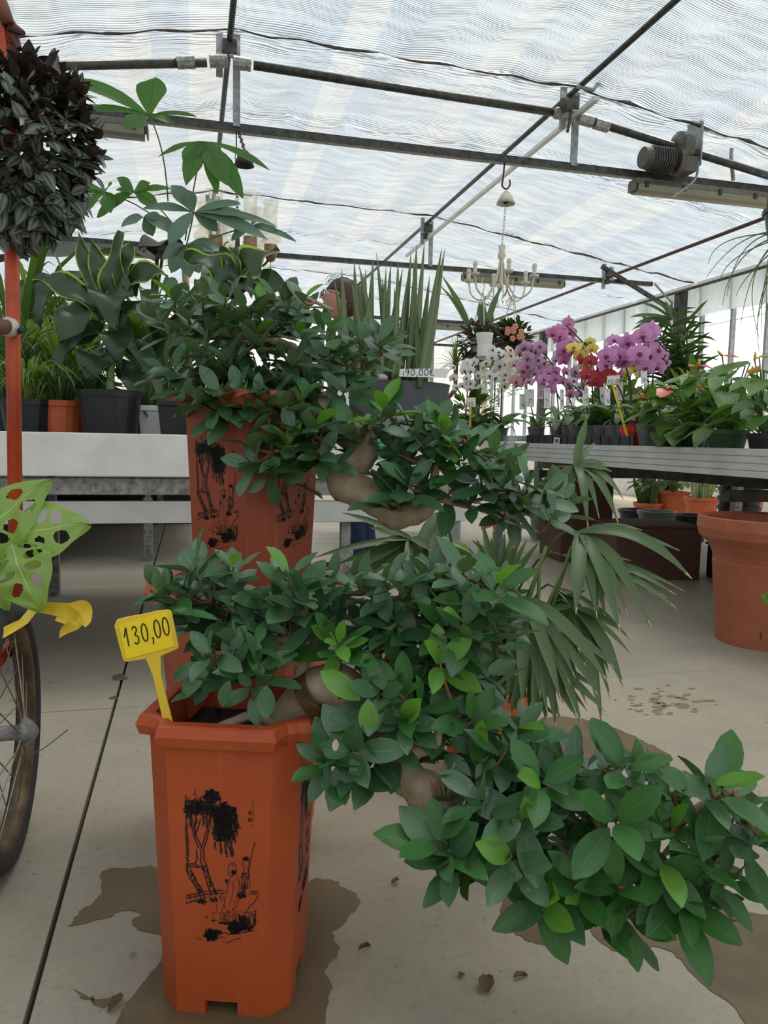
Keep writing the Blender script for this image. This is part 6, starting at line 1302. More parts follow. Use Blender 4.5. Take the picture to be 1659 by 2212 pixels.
orchid(1285, 950, 3.8, (1262, 1312, 780, 815), 'crimson', 'crimson orchid below and right of the yellow one', 7, .09, (1288, 782), 1, 13)
orchid(1275, 950, 4.35, (1255, 1285, 808, 835), 'white', 'small white orchid below the crimson one', 4, .075, (1275, 806), 1, 14, cardpx=(1302, 850, 13, 36))
orchid(1318, 950, 3.75, (1305, 1365, 738, 778), 'pink', 'orchid pink plant with big blooms right of the crimson one', 11, .105, (1340, 742), 1, 15, cardpx=(1312, 858, 12, 36))
orchid(1325, 955, 3.95, (1290, 1345, 765, 805), 'magenta', 'small-bloomed magenta orchid under the big pink blooms', 7, .07, (1318, 768), 1, 16, cardpx=(1338, 845, 16, 40))
orchid(1375, 955, 3.6, (1372, 1428, 718, 785), 'pink', 'tallest orchid pink plant at the right end of the row', 10, .115, (1400, 722), 1, 17, bud=3, cardpx=(1391, 815, 14, 28))
orchid(1365, 955, 4.0, (1342, 1385, 788, 808), 'lime', 'lime yellow orchid low between the two big pink ones', 7, .075, (1362, 788), 1, 18)
# the black carrier tray under the orchids, and the low white box
t = thing('carrier_tray', 'long black plastic carrier tray holding the orchid pots at the bench edge', 'tray', (BX0+.03, 4.2, ZR))
y0, y1 = 3.62, 4.95
part('side', MB().box((BX0+.035, (y0+y1)/2, ZR+.03), (.008, y1-y0, .058)), MT['black_tray'], t)
part('side', MB().box((BX0+.17+.155, (y0+y1)/2, ZR+.03), (.008, y1-y0, .058)), MT['black_tray'], t)
part('base', MB().box((BX0+.18, (y0+y1)/2, ZR+.0015), (.29, y1-y0, .003)), MT['black_tray'], t)
for k in range(13): part('rib', MB().box((BX0+.030, y0+.04+.10*k, ZR+.026), (.004, .010, .05)), MT['black_tray'], t)
lb = thing('barcode_label', 'white barcode label stuck on the black carrier tray', 'label', PL(1203, 952, 0, BX0+.02))
f = lambda x, y, o=0.0: PL(x, y, 0, BX0+.024-o)
part('card', MB().loft([[f(x, y) for x, y in ((1197, 944), (1210, 946), (1208, 961), (1195, 958))], [f(x, y, -.002) for x, y in ((1197, 944), (1210, 946), (1208, 961), (1195, 958))]]), MT['card'], lb)
m = MB()
for k in range(7): a = 1199+1.2*k; m.add([f(a, 948, .001), f(a+.6, 948.2, .001), f(a-.2, 956, .001), f(a-.8, 955.8, .001)], [(0, 1, 2, 3)])
part('bars', m, MT['ink'], lb)
solo('foam_box', MB().box(PL(1108, 950, 1, 5.12)+V((.02, 0, .01)), (.16, .12, .04)), MT['white'], 'low white foam box at the far corner of the ribbed bench', 'box', PL(1108, 950, 1, 5.12), bev=.004)
def stick_tag(label, x, y, w, h, stake, d, text, lay=0.0):
    t = thing('price_tag', label, 'tag', P(stake[-1][0], stake[-1][1], d))
    q = [(x-w/2, y-h/2), (x+w/2, y-h/2-lay), (x+w/2-lay, y+h/2-lay), (x-w/2-lay, y+h/2)]
    slab(t, 'head', [(q[0][0]-1.5, q[0][1]-1.5), (q[1][0]+1.5, q[1][1]-1.5), (q[2][0]+1.5, q[2][1]+1.5), (q[3][0]-1.5, q[3][1]+1.5)], d+.002, .006, MT['yellow'])
    slab(t, 'card', q, d-.001, .002, MT['card'])
    a, b = stake; slab(t, 'stake', [(a[0]-2.5, a[1]), (a[0]+2.5, a[1]), (b[0]+2.5, b[1]), (b[0]-2.5, b[1])], d+.002, .006, MT['yellow'])
    for txt, tx_, ty, hh in text:
        part('lettering', handwriting(txt, P(tx_, ty, d), (RT*1.0+UP*(lay/w)).normalized(), UP, PX(hh, d), PX(1.0, d), .82, -FW*.003), MT['ink'], t)
stick_tag('small yellow-edged price tag on a stake left of the orchids', 1018, 869, 17, 18, ((1016, 878), (1015, 944)), 5.3, [('25', 1012, 876, 7)])
stick_tag('price tag handwritten 12,00 on a long slanting yellow stake', 1326, 822, 26, 18, ((1324, 832), (1355, 942)), 4.02, [('12,00', 1313, 829, 8)], 2)
t = thing('red_pot', 'small bright red pot with a printed red tag at the bench edge', 'pot', PL(1365, 967, 0, BX0+.09)); c = PL(1365, 967, 0, BX0+.09); c.z = ZR
d = (c-CAM).dot(FW); r = PX(26, d)
part('body', MB().lathe(c, [(r*.82, 0), (r*.95, r*1.15), (r*1.04, r*1.15), (r*1.06, r*1.6), (r*.98, r*1.6), (r*.94, r*1.2), (0, r*1.2)], 28), MT['red'], t)
part('soil', MB().lathe(c+V((0, 0, r*1.3)), [(r*.94, 0), (0, .006)], 16), MT['soil'], t)
t2 = thing('plant_label', 'dark red printed care label standing in the small red pot', 'label', P(1368, 940, d-.03))
slab(t2, 'card', [(1356, 905), (1362, 899), (1374, 899), (1380, 905), (1382, 943), (1358, 943)], d-.03, .002, MT['red_card'])
for k, (tt, yy, sz) in enumerate((('Anthurium', 918, 4.6),)):
    o = text_mesh(tt, PX(sz+1.2, d), MT['card'], t2)
    o.matrix_local = Matrix.Translation(P(1357.5, yy, d-.033)-ORG[t2.name]) @ MM
m = MB(); f = lambda x, y: P(x, y, d-.0335)
m.add([f(1369+5*math.cos(a), 906+3.2*math.sin(a)) for a in [.7854*k for k in range(8)]], [tuple(range(8))])
m.add([f(x, y) for x, y in ((1361, 925), (1364, 924), (1368, 932), (1366, 938))], [(0, 1, 2, 3)]); m.add([f(x, y) for x, y in ((1370, 936), (1374, 924), (1379, 926), (1376, 935))], [(0, 1, 2, 3)]); m.add([f(x, y) for x, y in ((1360, 940.5), (1380, 940.5), (1380, 942), (1360, 942))], [(0, 1, 2, 3)])
part('emblem', m, MT['card'], t2)

# ---------------------------------------------------------------- anthuriums
HL = [leafmesh('heart_leaf', MT['anth'], pf_heart, 6, .12, .22, .05, seed=k) for k in range(4)]
SPm = [leafmesh('spathe', MT['spathe'], pf_heart, 5, .12, .2, .03, seed=k) for k in range(2)]; SPp = [leafmesh('spathe_pink', MT['spathep'], pf_heart, 5, .12, .2, .03, seed=k) for k in range(2)]
def anthurium(label, px, dpx, d, potw, poth, pmat, lv, fl, seed, n=10, spm=SPm):
    d = 3.5
    for _ in range(5): d = (BX0+.04+dpx+PX(potw/2, d))/(FW.x+RT.x*(px-CX)/FPX)
    c = P(px, 968, d); c.z = ZR; t = thing('anthurium', label, 'anthurium', c, 'potted anthuriums on the ribbed bench'); rg = random.Random(seed)
    r = PX(potw/2, d); pot(t, c, r, PX(poth, d), pmat, rim=.02); top = c+V((0, 0, PX(poth, d)-.02))
    for x0, y0, x1, y1, wr in lv:
        a, b = P(x0, y0, d+rg.uniform(-.1, .05)), P(x1, y1, d-rg.uniform(.0, .12)); L = (b-a).length
        o = bpy.data.objects.new('leaf', rg.choice(HL)); COL.objects.link(o); o.parent = t; o.matrix_local = Matrix.Translation(-c) @ leafM(a, b-a, V((0, 0, 1))-FW*.35, L, L*wr)
        part('stalk', MB().tube(bez(top+V((rg.uniform(-.02, .02), rg.uniform(-.02, .02), 0)), top.lerp(a, .5)+V((0, 0, .05)), a, 5), .003, 5), MT['stem'], t)
    LV = Leaves(t, 'leaf')
    for i in range(n):
        aa = rg.uniform(0, 6.28); l = rg.uniform(.12, .21); dd = V((math.cos(aa), math.sin(aa), rg.uniform(-.3, .3))); p = top+V((dd.x*rg.uniform(.04, .18), dd.y*rg.uniform(.04, .18), rg.uniform(.02, .27)))
        LV.add(rg.choice(HL), leafM(p, dd+V((0, 0, -.4)), V((0, 0, 1)), l, l*.62)); part('stalk', MB().tube([top, p], .0028, 4), MT['stem'], t)
    LV.finish()
    for x0, y0, x1, y1, wr, sx, sy in fl:
        a, b = P(x0, y0, d-.04), P(x1, y1, d-.10); L = (b-a).length
        o = bpy.data.objects.new('spathe', rg.choice(spm)); COL.objects.link(o); o.parent = t; o.matrix_local = Matrix.Translation(-c) @ leafM(a, b-a, V((0, 0, 1))-FW*.3, L, L*wr)
        part('spadix', MB().tube([a, a.lerp(P(sx, sy, d-.06), .6), P(sx, sy, d-.06)], [.006, .006, .003], 6), MT['yellow'], t, smooth=True)
        part('stalk', MB().tube(bez(top, top.lerp(a, .5)+V((0, 0, .06)), a, 5), .003, 5), MT['stem'], t)
anthurium('anthurium with broad leaves behind the small red pot', 1425, .34, 3.25, 52, 34, MT['black'], [(1365, 830, 1335, 828, .9), (1400, 825, 1455, 832, .5), (1385, 860, 1340, 866, .6), (1410, 870, 1450, 910, .6), (1440, 880, 1400, 886, .5)], [(1380, 850, 1400, 870, .8, 1384, 846)], 41, 14)
anthurium('anthurium with flat red spathes in the wide black pot', 1487, 0, 2.95, 76, 36, MT['black'], [(1505, 815, 1425, 822, .42), (1560, 800, 1620, 790, .45), (1500, 812, 1520, 800, .9), (1545, 842, 1462, 862, .5), (1480, 860, 1520, 895, .7), (1440, 860, 1395, 900, .5), (1460, 840, 1430, 835, .6)], [(1508, 792, 1490, 786, .9, 1512, 776), (1495, 825, 1520, 805, .8, 1484, 800), (1500, 838, 1530, 848, .7, 1506, 830), (1440, 840, 1425, 862, .8, 1448, 835), (1510, 790, 1545, 795, .6, 1510, 775)], 42, 26)
anthurium('anthurium with large flat leaves in the green pot', 1570, 0, 2.72, 84, 40, MT['green_pot'], [(1610, 790, 1515, 810, .5), (1620, 785, 1515, 812, .3), (1580, 820, 1650, 835, .6), (1560, 880, 1545, 920, .8), (1600, 870, 1560, 850, .9), (1590, 925, 1560, 935, .9), (1530, 880, 1540, 900, .9)], [(1560, 768, 1600, 775, .8, 1550, 758), (1510, 838, 1530, 832, .8, 1505, 842)], 43, 24)
anthurium('salmon-flowered anthurium at the right frame edge', 1648, 0, 2.66, 66, 34, MT['black'], [(1625, 850, 1665, 905, .5), (1650, 800, 1690, 830, .7), (1640, 770, 1680, 780, .6), (1630, 880, 1600, 900, .8)], [(1630, 778, 1668, 762, .9, 1632, 760), (1622, 808, 1640, 792, 1.0, 1626, 790), (1618, 842, 1640, 852, .8, 1617, 830)], 44, 20, SPp)
anthurium('small dark-potted anthurium between the red pot and the wide black pot', 1440, .02, 3.15, 36, 26, MT['black'], [(1445, 900, 1400, 925, .5), (1450, 890, 1480, 880, .8)], [(1385, 855, 1398, 862, .8, 1384, 850)], 45, 12)
# reed-like tall plant by the post, and others at the back of the bench
c = V((3.35, 4.6, ZR)); t = thing('lucky_bamboo', 'tall reedy plant with narrow leaves in front of the grey post', 'plant', c); pot(t, c, .1, .16, MT['black'])
rg = random.Random(77); RL = [leafmesh('reed_leaf', MT['grassd'], pf_strap, 4, .15, .35, 0, seed=k) for k in range(3)]; LV = Leaves(t, 'leaf', 300)
dC = (c-CAM).dot(FW)
for sx, sy in ((1445, 690), (1425, 720), (1470, 740), (1500, 800), (1410, 760), (1455, 770), (1480, 700)):
    tp_ = P(sx, sy, dC+rg.uniform(-.1, .1)); st = bez(c+V((0, 0, .14)), c.lerp(tp_, .5)+V((0, 0, .05)), tp_, 14); part('cane', MB().tube(st, .007, 6), MT['stem'], t, smooth=True)
    for k, p in enumerate(st[4:]):
        for j in range(4):
            a = rg.uniform(0, 6.28); d = V((math.cos(a), math.sin(a), rg.uniform(.0, .9))); l = rg.uniform(.12, .22); LV.add(rg.choice(RL), leafM(p, d, V((0, 0, 1)), l, .02))
for x0, y0, x1, y1 in ((1450, 690, 1360, 685), (1450, 690, 1385, 655), (1450, 690, 1415, 650), (1448, 690, 1372, 700), (1452, 692, 1435, 650), (1450, 690, 1365, 712)):
    a, b = P(x0, y0, dC), P(x1, y1, dC-.1); strap(t, bez(a, a.lerp(b, .5)+V((0, 0, .04)), b, 6), .03, MT['grassd'], 'leaf', up=-FW+V((0, 0, .5)))
LV.finish()
grassy('grass_plant', 'fine spiky plant behind the anthuriums on the ribbed bench', V((3.6, 3.7, ZR)), .1, .2, MT['black'], 70, .42, MT['grassd'], .014, seed=51, up0=.9, droop=.6)
grassy('grass_plant', 'spiky plant at the right, behind the green-potted anthurium', V((3.75, 3.2, ZR)), .1, .2, MT['black'], 70, .40, MT['grassd'], .014, seed=52, up0=.9, droop=.6)
leafy('leafy_plant', 'low leafy greenery under the white orchids on the corner bench', V((1.95, 5.25, .782)), 130, .22, .09, [MT['grass'], MT['palm']], MT['black'], .07, .09, 61, .55)
leafy('leafy_plant', 'dark leafy greenery behind the mauve orchids', V((3.0, 4.75, ZR)), 110, .25, .11, [MT['palm'], MT['orch']], MT['black'], .07, .09, 62, .55)
leafy('leafy_plant', 'dark leafy greenery behind the big pink orchids', V((3.1, 4.1, ZR)), 110, .25, .11, [MT['palm'], MT['orch']], MT['black'], .07, .09, 63, .55)
leafy('leafy_plant', 'fine greenery on the corner bench, just right of the slate pot', V((1.55, 5.3, .782)), 90, .2, .07, [MT['grass']], MT['black'], .05, .06, 64, .6)

# ================================================================= UNDER AND BESIDE THE RIGHT BENCH
c = V((2.28, 2.63, 0)); t = thing('large_planter', 'large rimmed terracotta planter at the right frame edge', 'pot', c)
part('body', MB().lathe(c, [(.175, 0), (.205, .33), (.20, .35), (.225, .40), (.262, .435), (.272, .47), (.27, .512), (.255, .515), (.235, .505), (.21, .40), (.17, .05), (0, .04)], 48), MT['clay'], t, smooth=False)
part('sprig', MB().tube([c+V((-.1, -.12, .04)), c+V((-.18, -.20, .10))], .003, 5), MT['stem'], t)
sl = thing('seedling', 'bright green leaf sprig in front of the large planter', 'plant', P(1665, 1300, 2.5))
for a, b in (((1672, 1310), (1643, 1284)), ((1675, 1300), (1655, 1275))): lone(type('X', (), {'add': lambda s, me, M: (lambda o: (COL.objects.link(o), setattr(o, 'parent', sl), setattr(o, 'matrix_local', Matrix.Translation(-ORG[sl.name]) @ M)))(bpy.data.objects.new('leaf', me))})(), *a, *b, 2.5, .5, FY[0])
part('stem', MB().tube([P(1674, 1400, 2.5), P(1674, 1305, 2.5)], .003, 5), MT['stem'], sl)
def crate(name, label, cat, c, sz, mat, rz=0, group=None):
    t = thing(name, label, cat, c, group); c = V(c); x, y, z = sz
    part('body', MB().box(c+V((0, 0, z/2)), (x, y, z), rz), mat, t, bev=.006); part('lid', MB().box(c+V((0, 0, z+.006)), (x+.02, y+.02, .012), rz), mat, t, bev=.004); return t
q = G(1462, 1262); crate('wooden_block', 'dark brown board-covered block on the floor under the ribbed bench', 'block', (q.x+.0, q.y+.35, 0), (.52, .42, .31), MT['box_brown'], -.15)
q = G(1235, 1215); crate('crate', 'tall dark brown crate under the ribbed bench, left of the grey leg', 'crate', (q.x+.12, q.y+.2, 0), (.36, .4, .52), MT['box_brown'], -.1)
def loose_pot(name, label, px, py, r, h, mat, group=None, rim=.02):
    c = G(px, py); t = thing(name, label, 'pot', c, group)
    part('body', MB().lathe(c, [(r*.78, 0), (r*.95, h-rim*1.5), (r*1.03, h-rim*1.5), (r*1.04, h), (r*.96, h), (r*.74, .02), (0, .02)], 28), mat, t); return t, c
loose_pot('bucket', 'grey-white plastic tub in the shade under the bench', 1190, 1165, .2, .34, MT['greypot2'])
def onfloor(label, px, py, r, h, mat, n, L, lm, w, seed):
    t, c = loose_pot('potted_plant', label, px, py, r, h, mat); rg = random.Random(seed)
    part('soil', MB().lathe(c+V((0, 0, h-.04)), [(r*.94, 0), (0, .01)], 16), MT['soil'], t)
    for i in range(n):
        a = rg.uniform(0, 6.28); b = c+V((r*.6*math.cos(a)*rg.random(), r*.6*math.sin(a)*rg.random(), h-.04)); e = b+V((rg.uniform(-.1, .1), rg.uniform(-.1, .1), L*rg.uniform(.6, 1.1)))
        strap(t, bez(b, b.lerp(e, .5)+V((0, 0, .03)), e, 6), w*rg.uniform(.8, 1.2), lm, 'leaf', up=-FW, prof=lambda t: .5*min(1, .6+t)*min(1, (1-t)*3+.05))
snake = leafmat('banded_leaf', srgb(86, 118, 74), srgb(120, 148, 104), None, .5, .1, 0, None, srgb(190, 190, 120))
onfloor('banded snake plant in an orange pot, far behind under the bench', 1512, 1140, .16, .30, MT['orange_pot'], 22, .42, snake, .065, 1)
onfloor('small leafy plant in an orange pot behind the dark leg', 1398, 1122, .15, .18, MT['orange_pot'], 26, .34, MT['grassd'], .05, 2)
onfloor('second leafy plant in an orange pot nearer the bench leg', 1440, 1116, .15, .18, MT['orange_pot'], 26, .34, MT['grassd'], .05, 3)
onfloor('leafy plant in a terracotta pot far right under the bench', 1600, 1125, .24, .45, MT['orange_pot'], 30, .3, MT['grass'], .04, 4)
loose_pot('empty_pot', 'black empty pot on the floor under the bench, left one', 1375, 1160, .16, .24, MT['black'])
loose_pot('empty_pot', 'black empty pot with white sticker, under the bench near the leg', 1490, 1168, .14, .22, MT['black'])
loose_pot('empty_pot', 'pale grey-brown pot standing beside the bench leg', 1415, 1172, .15, .26, MT['greypot2'])
for k in range(5):
    c = G(1590, 1185)+V((0, 0, .07*k)); t = thing('stacked_pot', ('lowest', 'second from the bottom', 'middle', 'second from the top', 'topmost')[k]+' of the nested black pots beside the large planter', 'pot', c, 'nested black pots')
    part('body', MB().lathe(c, [(.12, 0), (.15, .24), (.16, .24), (.162, .27), (.15, .27), (.118, .015), (0, .015)], 24), MT['black'], t)
crate('crate', 'low dark crate on the floor right of the brown block', 'crate', G(1605, 1262)+V((.1, .12, 0)), (.3, .3, .2), MT['black'])
# far objects seen below the left bench
crate('crate', 'long black box on the far floor seen between the left bench rails', 'crate', V((-.55, 7.9, 0)), (1.5, .4, .30), MT['black'])
crate('bench_base', 'white block on the far floor at the left, seen below the bench', 'block', V((-2.1, 7.9, 0)), (1.3, .4, .32), MT['white'])
for k, (x, y, r, h) in enumerate(((4.9, 8.6, .2, .5), (5.6, 10.3, .22, .4), (5.0, 7.2, .18, .3))):
    c = V((x, y, 0)); leafy('floor_shrub', ['leafy shrub in a pot by the far right wall', 'second leafy shrub farther along the right wall', 'small shrub on the floor behind the ribbed bench'][k], c, 150, .42, .14, [MT['grassd'], MT['grass']], MT['orange_pot'], r, h, 70+k, .5)

# ================================================================= PERSON BEHIND THE LEFT BENCH
hx = PL(738, 640, 1, 4.5); px_, py_ = hx.x+.10, 4.5
pe = thing('person', 'person with short brown hair and glasses, navy top and jeans, standing behind the slate pot', 'person', (px_, py_, 0))
def sv(*a): return V((px_, py_, 0))+V(a)
def skin_body(name, verts, edges, radii, mats, zones, parent, sub=2, root=0):
    me = bpy.data.meshes.new(name+'_tmp'); me.from_pydata([tuple(v) for v in verts], edges, []); o = bpy.data.objects.new(name+'_tmp', me); COL.objects.link(o)
    o.modifiers.new('skin', 'SKIN')
    for i, r in enumerate(radii):
        sk_ = me.skin_vertices[0].data[i]; sk_.radius = r if isinstance(r, tuple) else (r, r); sk_.use_root = (i == root)
    s = o.modifiers.new('sub', 'SUBSURF'); s.levels = sub; s.render_levels = sub
    dg = bpy.context.evaluated_depsgraph_get(); ev = o.evaluated_get(dg); m2 = bpy.data.meshes.new_from_object(ev)
    bpy.data.objects.remove(o); m2.name = name; m2.materials.clear()
    for m in mats: m2.materials.append(m)
    for p in m2.polygons: p.material_index = zones(p.center); p.use_smooth = True
    org = ORG[parent.name]
    for v_ in m2.vertices: v_.co -= org
    ob = bpy.data.objects.new(name, m2); link(ob, parent); return ob
# facing -X (left in the photograph); left/right of the body along -Y/+Y
VS = [sv(0, 0, .92), sv(0, 0, 1.08), sv(-.02, 0, 1.24), sv(-.03, 0, 1.38), sv(-.045, 0, 1.45), sv(-.07, 0, 1.53),
      sv(0, -.09, .90), sv(-.03, -.10, .50), sv(.0, -.105, .10), sv(-.10, -.11, .045),
      sv(0, .09, .90), sv(.05, .10, .50), sv(.12, .105, .10), sv(.02, .11, .045),
      sv(-.03, -.17, 1.39), sv(-.02, -.23, 1.14), sv(-.20, -.20, 1.00), sv(-.27, -.19, .985),
      sv(-.03, .17, 1.39), sv(-.02, .23, 1.14), sv(-.20, .20, 1.00), sv(-.27, .19, .985)]
ED = [(0, 1), (1, 2), (2, 3), (3, 4), (4, 5), (0, 6), (6, 7), (7, 8), (8, 9), (0, 10), (10, 11), (11, 12), (12, 13), (3, 14), (14, 15), (15, 16), (16, 17), (3, 18), (18, 19), (19, 20), (20, 21)]
RD = [(.14, .125), (.145, .12), (.155, .12), (.13, .10), .055, .052, .095, .066, .055, .04, .095, .066, .055, .04, .06, .045, .033, .026, .06, .045, .033, .026]
org_p = V((px_, py_, 0))
def zone(c):
    z = c.z; fw = c.x-px_
    if z < .94 and not (fw < -.15 and z > .7): return 0
    if fw < -.235 and z > .7 and z < 1.2: return 2
    return 2 if z > 1.44 else 1
skin_body('body', VS, ED, RD, [MT['jeans'], MT['navy'], MT['skin']], zone, pe)
for s in (-1, 1):                                     # hands: palm and five bent fingers
    w = sv(-.265, .195*s, .982); V2 = [w, w+V((-.05, 0, -.01)), w+V((-.085, 0, -.015))]; E2 = [(0, 1), (1, 2)]; R2 = [(.022, .03), (.018, .038), (.014, .036)]
    for k in range(4):
        o = (k-1.5)*.018; i = len(V2); L = (.07, .08, .075, .058)[k]; b = w+V((-.088, o, -.015))
        V2 += [b, b+V((-L*.5, 0, -.008)), b+V((-L*.82, 0, -.03))]; E2 += [(2, i), (i, i+1), (i+1, i+2)]; R2 += [.0095, .0085, .007]
    i = len(V2); V2 += [w+V((-.045, -.035*s, -.012)), w+V((-.085, -.052*s, -.025))]; E2 += [(1, i), (i, i+1)]; R2 += [.011, .008]
    skin_body('hand', V2, E2, R2, [MT['skin']], lambda c: 0, pe)
hc = sv(-.105, 0, 1.60); HM = Matrix.Rotation(.22, 3, 'Y')
hd = MB(); N = 28; K = 20
for i in range(K+1):
    th = math.pi*i/K
    for j in range(N):
        a = 2*math.pi*j/N; x, y, z = math.sin(th)*math.cos(a), math.sin(th)*math.sin(a), math.cos(th)
        r = V((x*.098, y*.075, z*.118))
        if x < 0:                                    # the face
            if z < 0: r.x *= 1-.10*(-z); 
            r.x += .008*math.exp(-((z-.16)/.12)**2)*max(0, -x)*.9 - .0
            r.x -= .024*math.exp(-((z+.10)/.14)**2-(y/.16)**2)*max(0, -x) ; r.x -= .010*math.exp(-((z+.42)/.10)**2-(y/.3)**2)*max(0, -x); r.x -= .012*math.exp(-((z+.78)/.16)**2-(y/.3)**2)
        if z < -.2: r.y *= 1-.28*(-z-.2); 
        hd.v.append(hc+HM @ r)
for i in range(K):
    for j in range(N): hd.f.append([i*N+j, i*N+(j+1) % N, (i+1)*N+(j+1) % N, (i+1)*N+j]); hd.m.append(0)
h = part('head', hd, MT['skin'], pe, smooth=True)
for s in (-1, 1):
    e = part('ear', MB().ball(hc+HM @ V((.006, s*.077, -.012)), .03, 10, 6, sq=(.62, .3, 1.05)), MT['skin'], h, smooth=True)
    part('eye', MB().ball(hc+HM @ V((-.088, s*.033, .012)), .012, 10, 6), MT['white'], h, smooth=True); part('iris', MB().ball(hc+HM @ V((-.098, s*.033, .012)), .0052, 8, 5), MT['ink'], h)
    gl = [hc+HM @ V((-.115, s*.036+.027*math.cos(a), .004+.02*math.sin(a))) for a in [2*math.pi*k/16 for k in range(17)]]
    part('glasses', MB().tube(gl, .0022, 5).tube([hc+HM @ V((-.115, s*.062, .012)), hc+HM @ V((-.06, s*.077, .012)), hc+HM @ V((.005, s*.08, .008))], .002, 5), MT['ink'], h)
part('mouth', MB().tube(bez(hc+HM @ V((-.094, -.022, -.052)), hc+HM @ V((-.106, 0, -.05)), hc+HM @ V((-.094, .022, -.052)), 5), .004, 6), plain('lips', srgb(176, 104, 96), .5), h, smooth=True)
part('glasses_bridge', MB().tube([hc+HM @ V((-.115, -.01, .01)), hc+HM @ V((-.118, 0, .013)), hc+HM @ V((-.115, .01, .01))], .0022, 5), MT['ink'], h)
hr = MB(); rg = random.Random(2)
for i in range(K+1):
    th = math.pi*i/K
    for j in range(N):
        a = 2*math.pi*j/N; x, y, z = math.sin(th)*math.cos(a), math.sin(th)*math.sin(a), math.cos(th); lim = .30 if x < -.35 else (-.05 if x < .15 else -.75)
        k = 1.13+.05*mnoise.noise(V((x*4, y*4, z*4))) if z > lim else .93
        hr.v.append(hc+HM @ V((x*.098*k+.008, y*.075*k, z*.118*k)))
for i in range(K):
    for j in range(N): hr.f.append([i*N+j, i*N+(j+1) % N, (i+1)*N+(j+1) % N, (i+1)*N+j]); hr.m.append(0)
part('hair', hr, MT['hair'], h, smooth=True)
for k in range(70):
    a = rg.uniform(-1.4, 1.4); b = V((rg.uniform(-.09, .09), math.sin(a)*.08, .06+math.cos(a)*.07)); part_ = MB().tube(bez(hc+HM @ b, hc+HM @ (b*1.06+V((-.012, 0, .0))), hc+HM @ (b*1.05+V((-.03, 0, -.045))), 4), .0018, 4)
    if k < 24: part('hair_strand', part_, MT['hair'], h)
for fx, fy in ((-.02, -.108), (.10, .108)):          # trainers
    f = MB(); rings = []
    for t, w, hh in ((-.20, .03, .03), (-.185, .042, .05), (-.12, .05, .062), (-.05, .046, .085), (.0, .042, .11), (.06, .042, .115), (.085, .034, .09)):
        rings.append([sv(fx+t, fy+w*math.cos(a), .022+max(0, hh*math.sin(a)) if math.sin(a) > 0 else .022) for a in [2*math.pi*k/14 for k in range(14)]])
    sh = part('shoe', f.loft(rings), MT['shoe'], pe, smooth=True)
    so_ = MB().loft([[sv(fx+t, fy+s*w, z) for s, z in ((-1, .0), (1, .0), (1.02, .026), (-1.02, .026))] for t, w in ((-.205, .028), (-.18, .044), (-.1, .051), (0, .043), (.07, .042), (.09, .032))])
    part('sole', so_, MT['sole'], sh)

# ================================================================= ON THE FLOOR
def stain(label, pts, seed, z=.0012):
    rg = random.Random(seed); out = []; n = len(pts)
    g = [G(x, y) for x, y in pts]; p = smooth_path(g+[g[0]], 10)[:-1]
    c = sum(p, V((0, 0, 0)))/len(p); vs = []
    for i, q in enumerate(p):
        o = (q-c).normalized()*(.010*mnoise.noise(q*55)+.012*mnoise.noise(q*22)+.004*mnoise.noise(q*140)); vs.append(V((q.x+o.x, q.y+o.y, z)))
    mb = MB(); mb.add(vs, [tuple(range(len(vs)))]); ob = solo('wet_stain', mb, MT['wet'], label, 'stain', c)
    return ob
stain('brown wet stain spreading around the base of the front orange pot', [(155, 2003), (195, 1945), (215, 1925), (222, 1890), (262, 1878), (345, 1882), (365, 1960), (520, 1990), (640, 1960), (668, 1905), (700, 1900), (735, 1905), (742, 1922), (770, 1935), (770, 1965), (735, 2005), (722, 2060), (712, 2110), (705, 2190), (690, 2290), (520, 2330), (240, 2290), (258, 2200), (280, 2160), (320, 2110), (350, 2070), (352, 2030), (300, 2010), (285, 1995), (300, 1975), (270, 1968), (225, 1985)], 1)
stain('wet stain under the lower right branches, cut off by the frame', [(1270, 1975), (1290, 1960), (1380, 1975), (1500, 1965), (1700, 1990), (1780, 2100), (1760, 2260), (1640, 2240), (1580, 2170), (1510, 2120), (1470, 2070), (1410, 2045), (1360, 2060), (1300, 2040)], 2)
stain('small wet stain below the drooping middle branch', [(1075, 1950), (1100, 1935), (1180, 1960), (1225, 2000), (1215, 2050), (1150, 2035), (1100, 2005)], 3)
stain('wet stain behind the cascade beside the palm pot', [(1130, 1600), (1150, 1560), (1200, 1550), (1290, 1560), (1390, 1600), (1450, 1635), (1420, 1645), (1330, 1640), (1220, 1680), (1140, 1690)], 4)
stain('damp patch on the floor beneath the bare stretch of trunk', [(840, 1700), (900, 1660), (980, 1690), (1000, 1760), (950, 1765), (900, 1745)], 5)
stain('dark oily spot on the floor joint behind the yellow tag', [(243, 1462), (255, 1457), (272, 1459), (276, 1466), (262, 1470), (247, 1468)], 21)
stain('smaller dark spot on the floor joint, nearer than the oily one', [(232, 1509), (245, 1505), (258, 1509), (244, 1513)], 22)
stain('small drip stain left of the front pot near the frame bottom', [(158, 2137), (180, 2148), (200, 2160), (230, 2158), (232, 2170), (205, 2172), (180, 2160)], 6)
m = MB(); rg = random.Random(9)
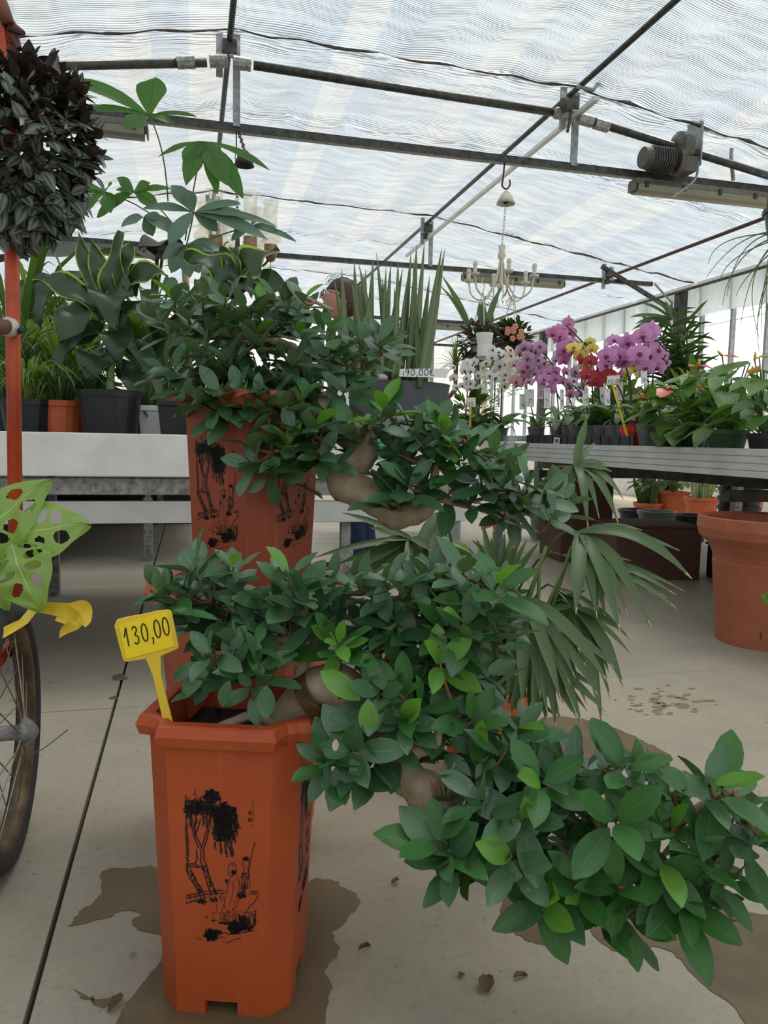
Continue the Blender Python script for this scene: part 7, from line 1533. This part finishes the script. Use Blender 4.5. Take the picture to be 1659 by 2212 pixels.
for k in range(60):
    x, y = rg.gauss(1425, 45), rg.gauss(1520, 16); w = rg.uniform(4, 14); pts = [G(x+w*math.cos(a)*rg.uniform(.6, 1.1), y+w*.22*math.sin(a)*rg.uniform(.6, 1.1), .0011) for a in [.785*q for q in range(8)]]
    m.add(pts, [tuple(range(8))])
solo('drip_marks', m, plain('faint_damp', srgb(150, 132, 104), .6), 'scatter of faint damp drip marks on the open floor at the right', 'stain', G(1425, 1520), kind='stuff')
DL = plain('dry_leaf', srgb(104, 74, 50), .7, 0, srgb(78, 54, 38), 40)
dryl = leafmat('dead_leaf', srgb(112, 80, 54), srgb(92, 66, 46), None, .7, .1)
for k, (x, y, L, a, w, lab) in enumerate(((1050, 2148, .030, 1.2, .8, 'curled brown dead leaf on the floor near the frame bottom'), (1110, 2115, .026, .2, .3, 'narrow rolled dead leaf just right of the curled one'), (993, 2115, .016, .9, .6, 'tiny brown leaf left of the rolled one'), (846, 1910, .016, .3, .7, 'small brown leaf on bare floor right of the front pot'), (775, 2055, .026, .5, .25, 'thin twiggy leaf on the floor beside the wet stain'), (1505, 2058, .016, -.4, .5, 'small dead leaf at the edge of the right wet stain'), (235, 2190, .03, 1.0, .5, 'brown leaf on the floor left of the front pot'), (1070, 1590, .02, .2, .5, 'tiny dead leaf by the palm pot'))):
    p = G(x, y, .0015); me = leafmesh('dead_leaf%d' % (k % 3), dryl, pf_obl, 5, .5, .4, .15, seed=k)
    o = bpy.data.objects.new('dead_leaf', me); COL.objects.link(o); o.matrix_world = leafM(p+V((0, 0, .002)), V((math.cos(a), math.sin(a), .05)), V((0, 0, 1)), L, L*w); tag(o, lab, 'leaf')

for k, (x, y, r, h) in enumerate(((2.75, 4.55, .25, .12), (2.75, 3.75, .25, .12), (2.85, 5.0, .22, .1))):
    leafy('leafy_plant', ['lush low leaves behind the left half of the orchid tray', 'lush low leaves behind the right half of the orchid tray', 'small leaves behind the cream orchid'][k], V((x, y, ZR)), 120, r, h, [MT['orch'], MT['anth'], MT['grass']], MT['black'], .07, .09, 90+k, .4)
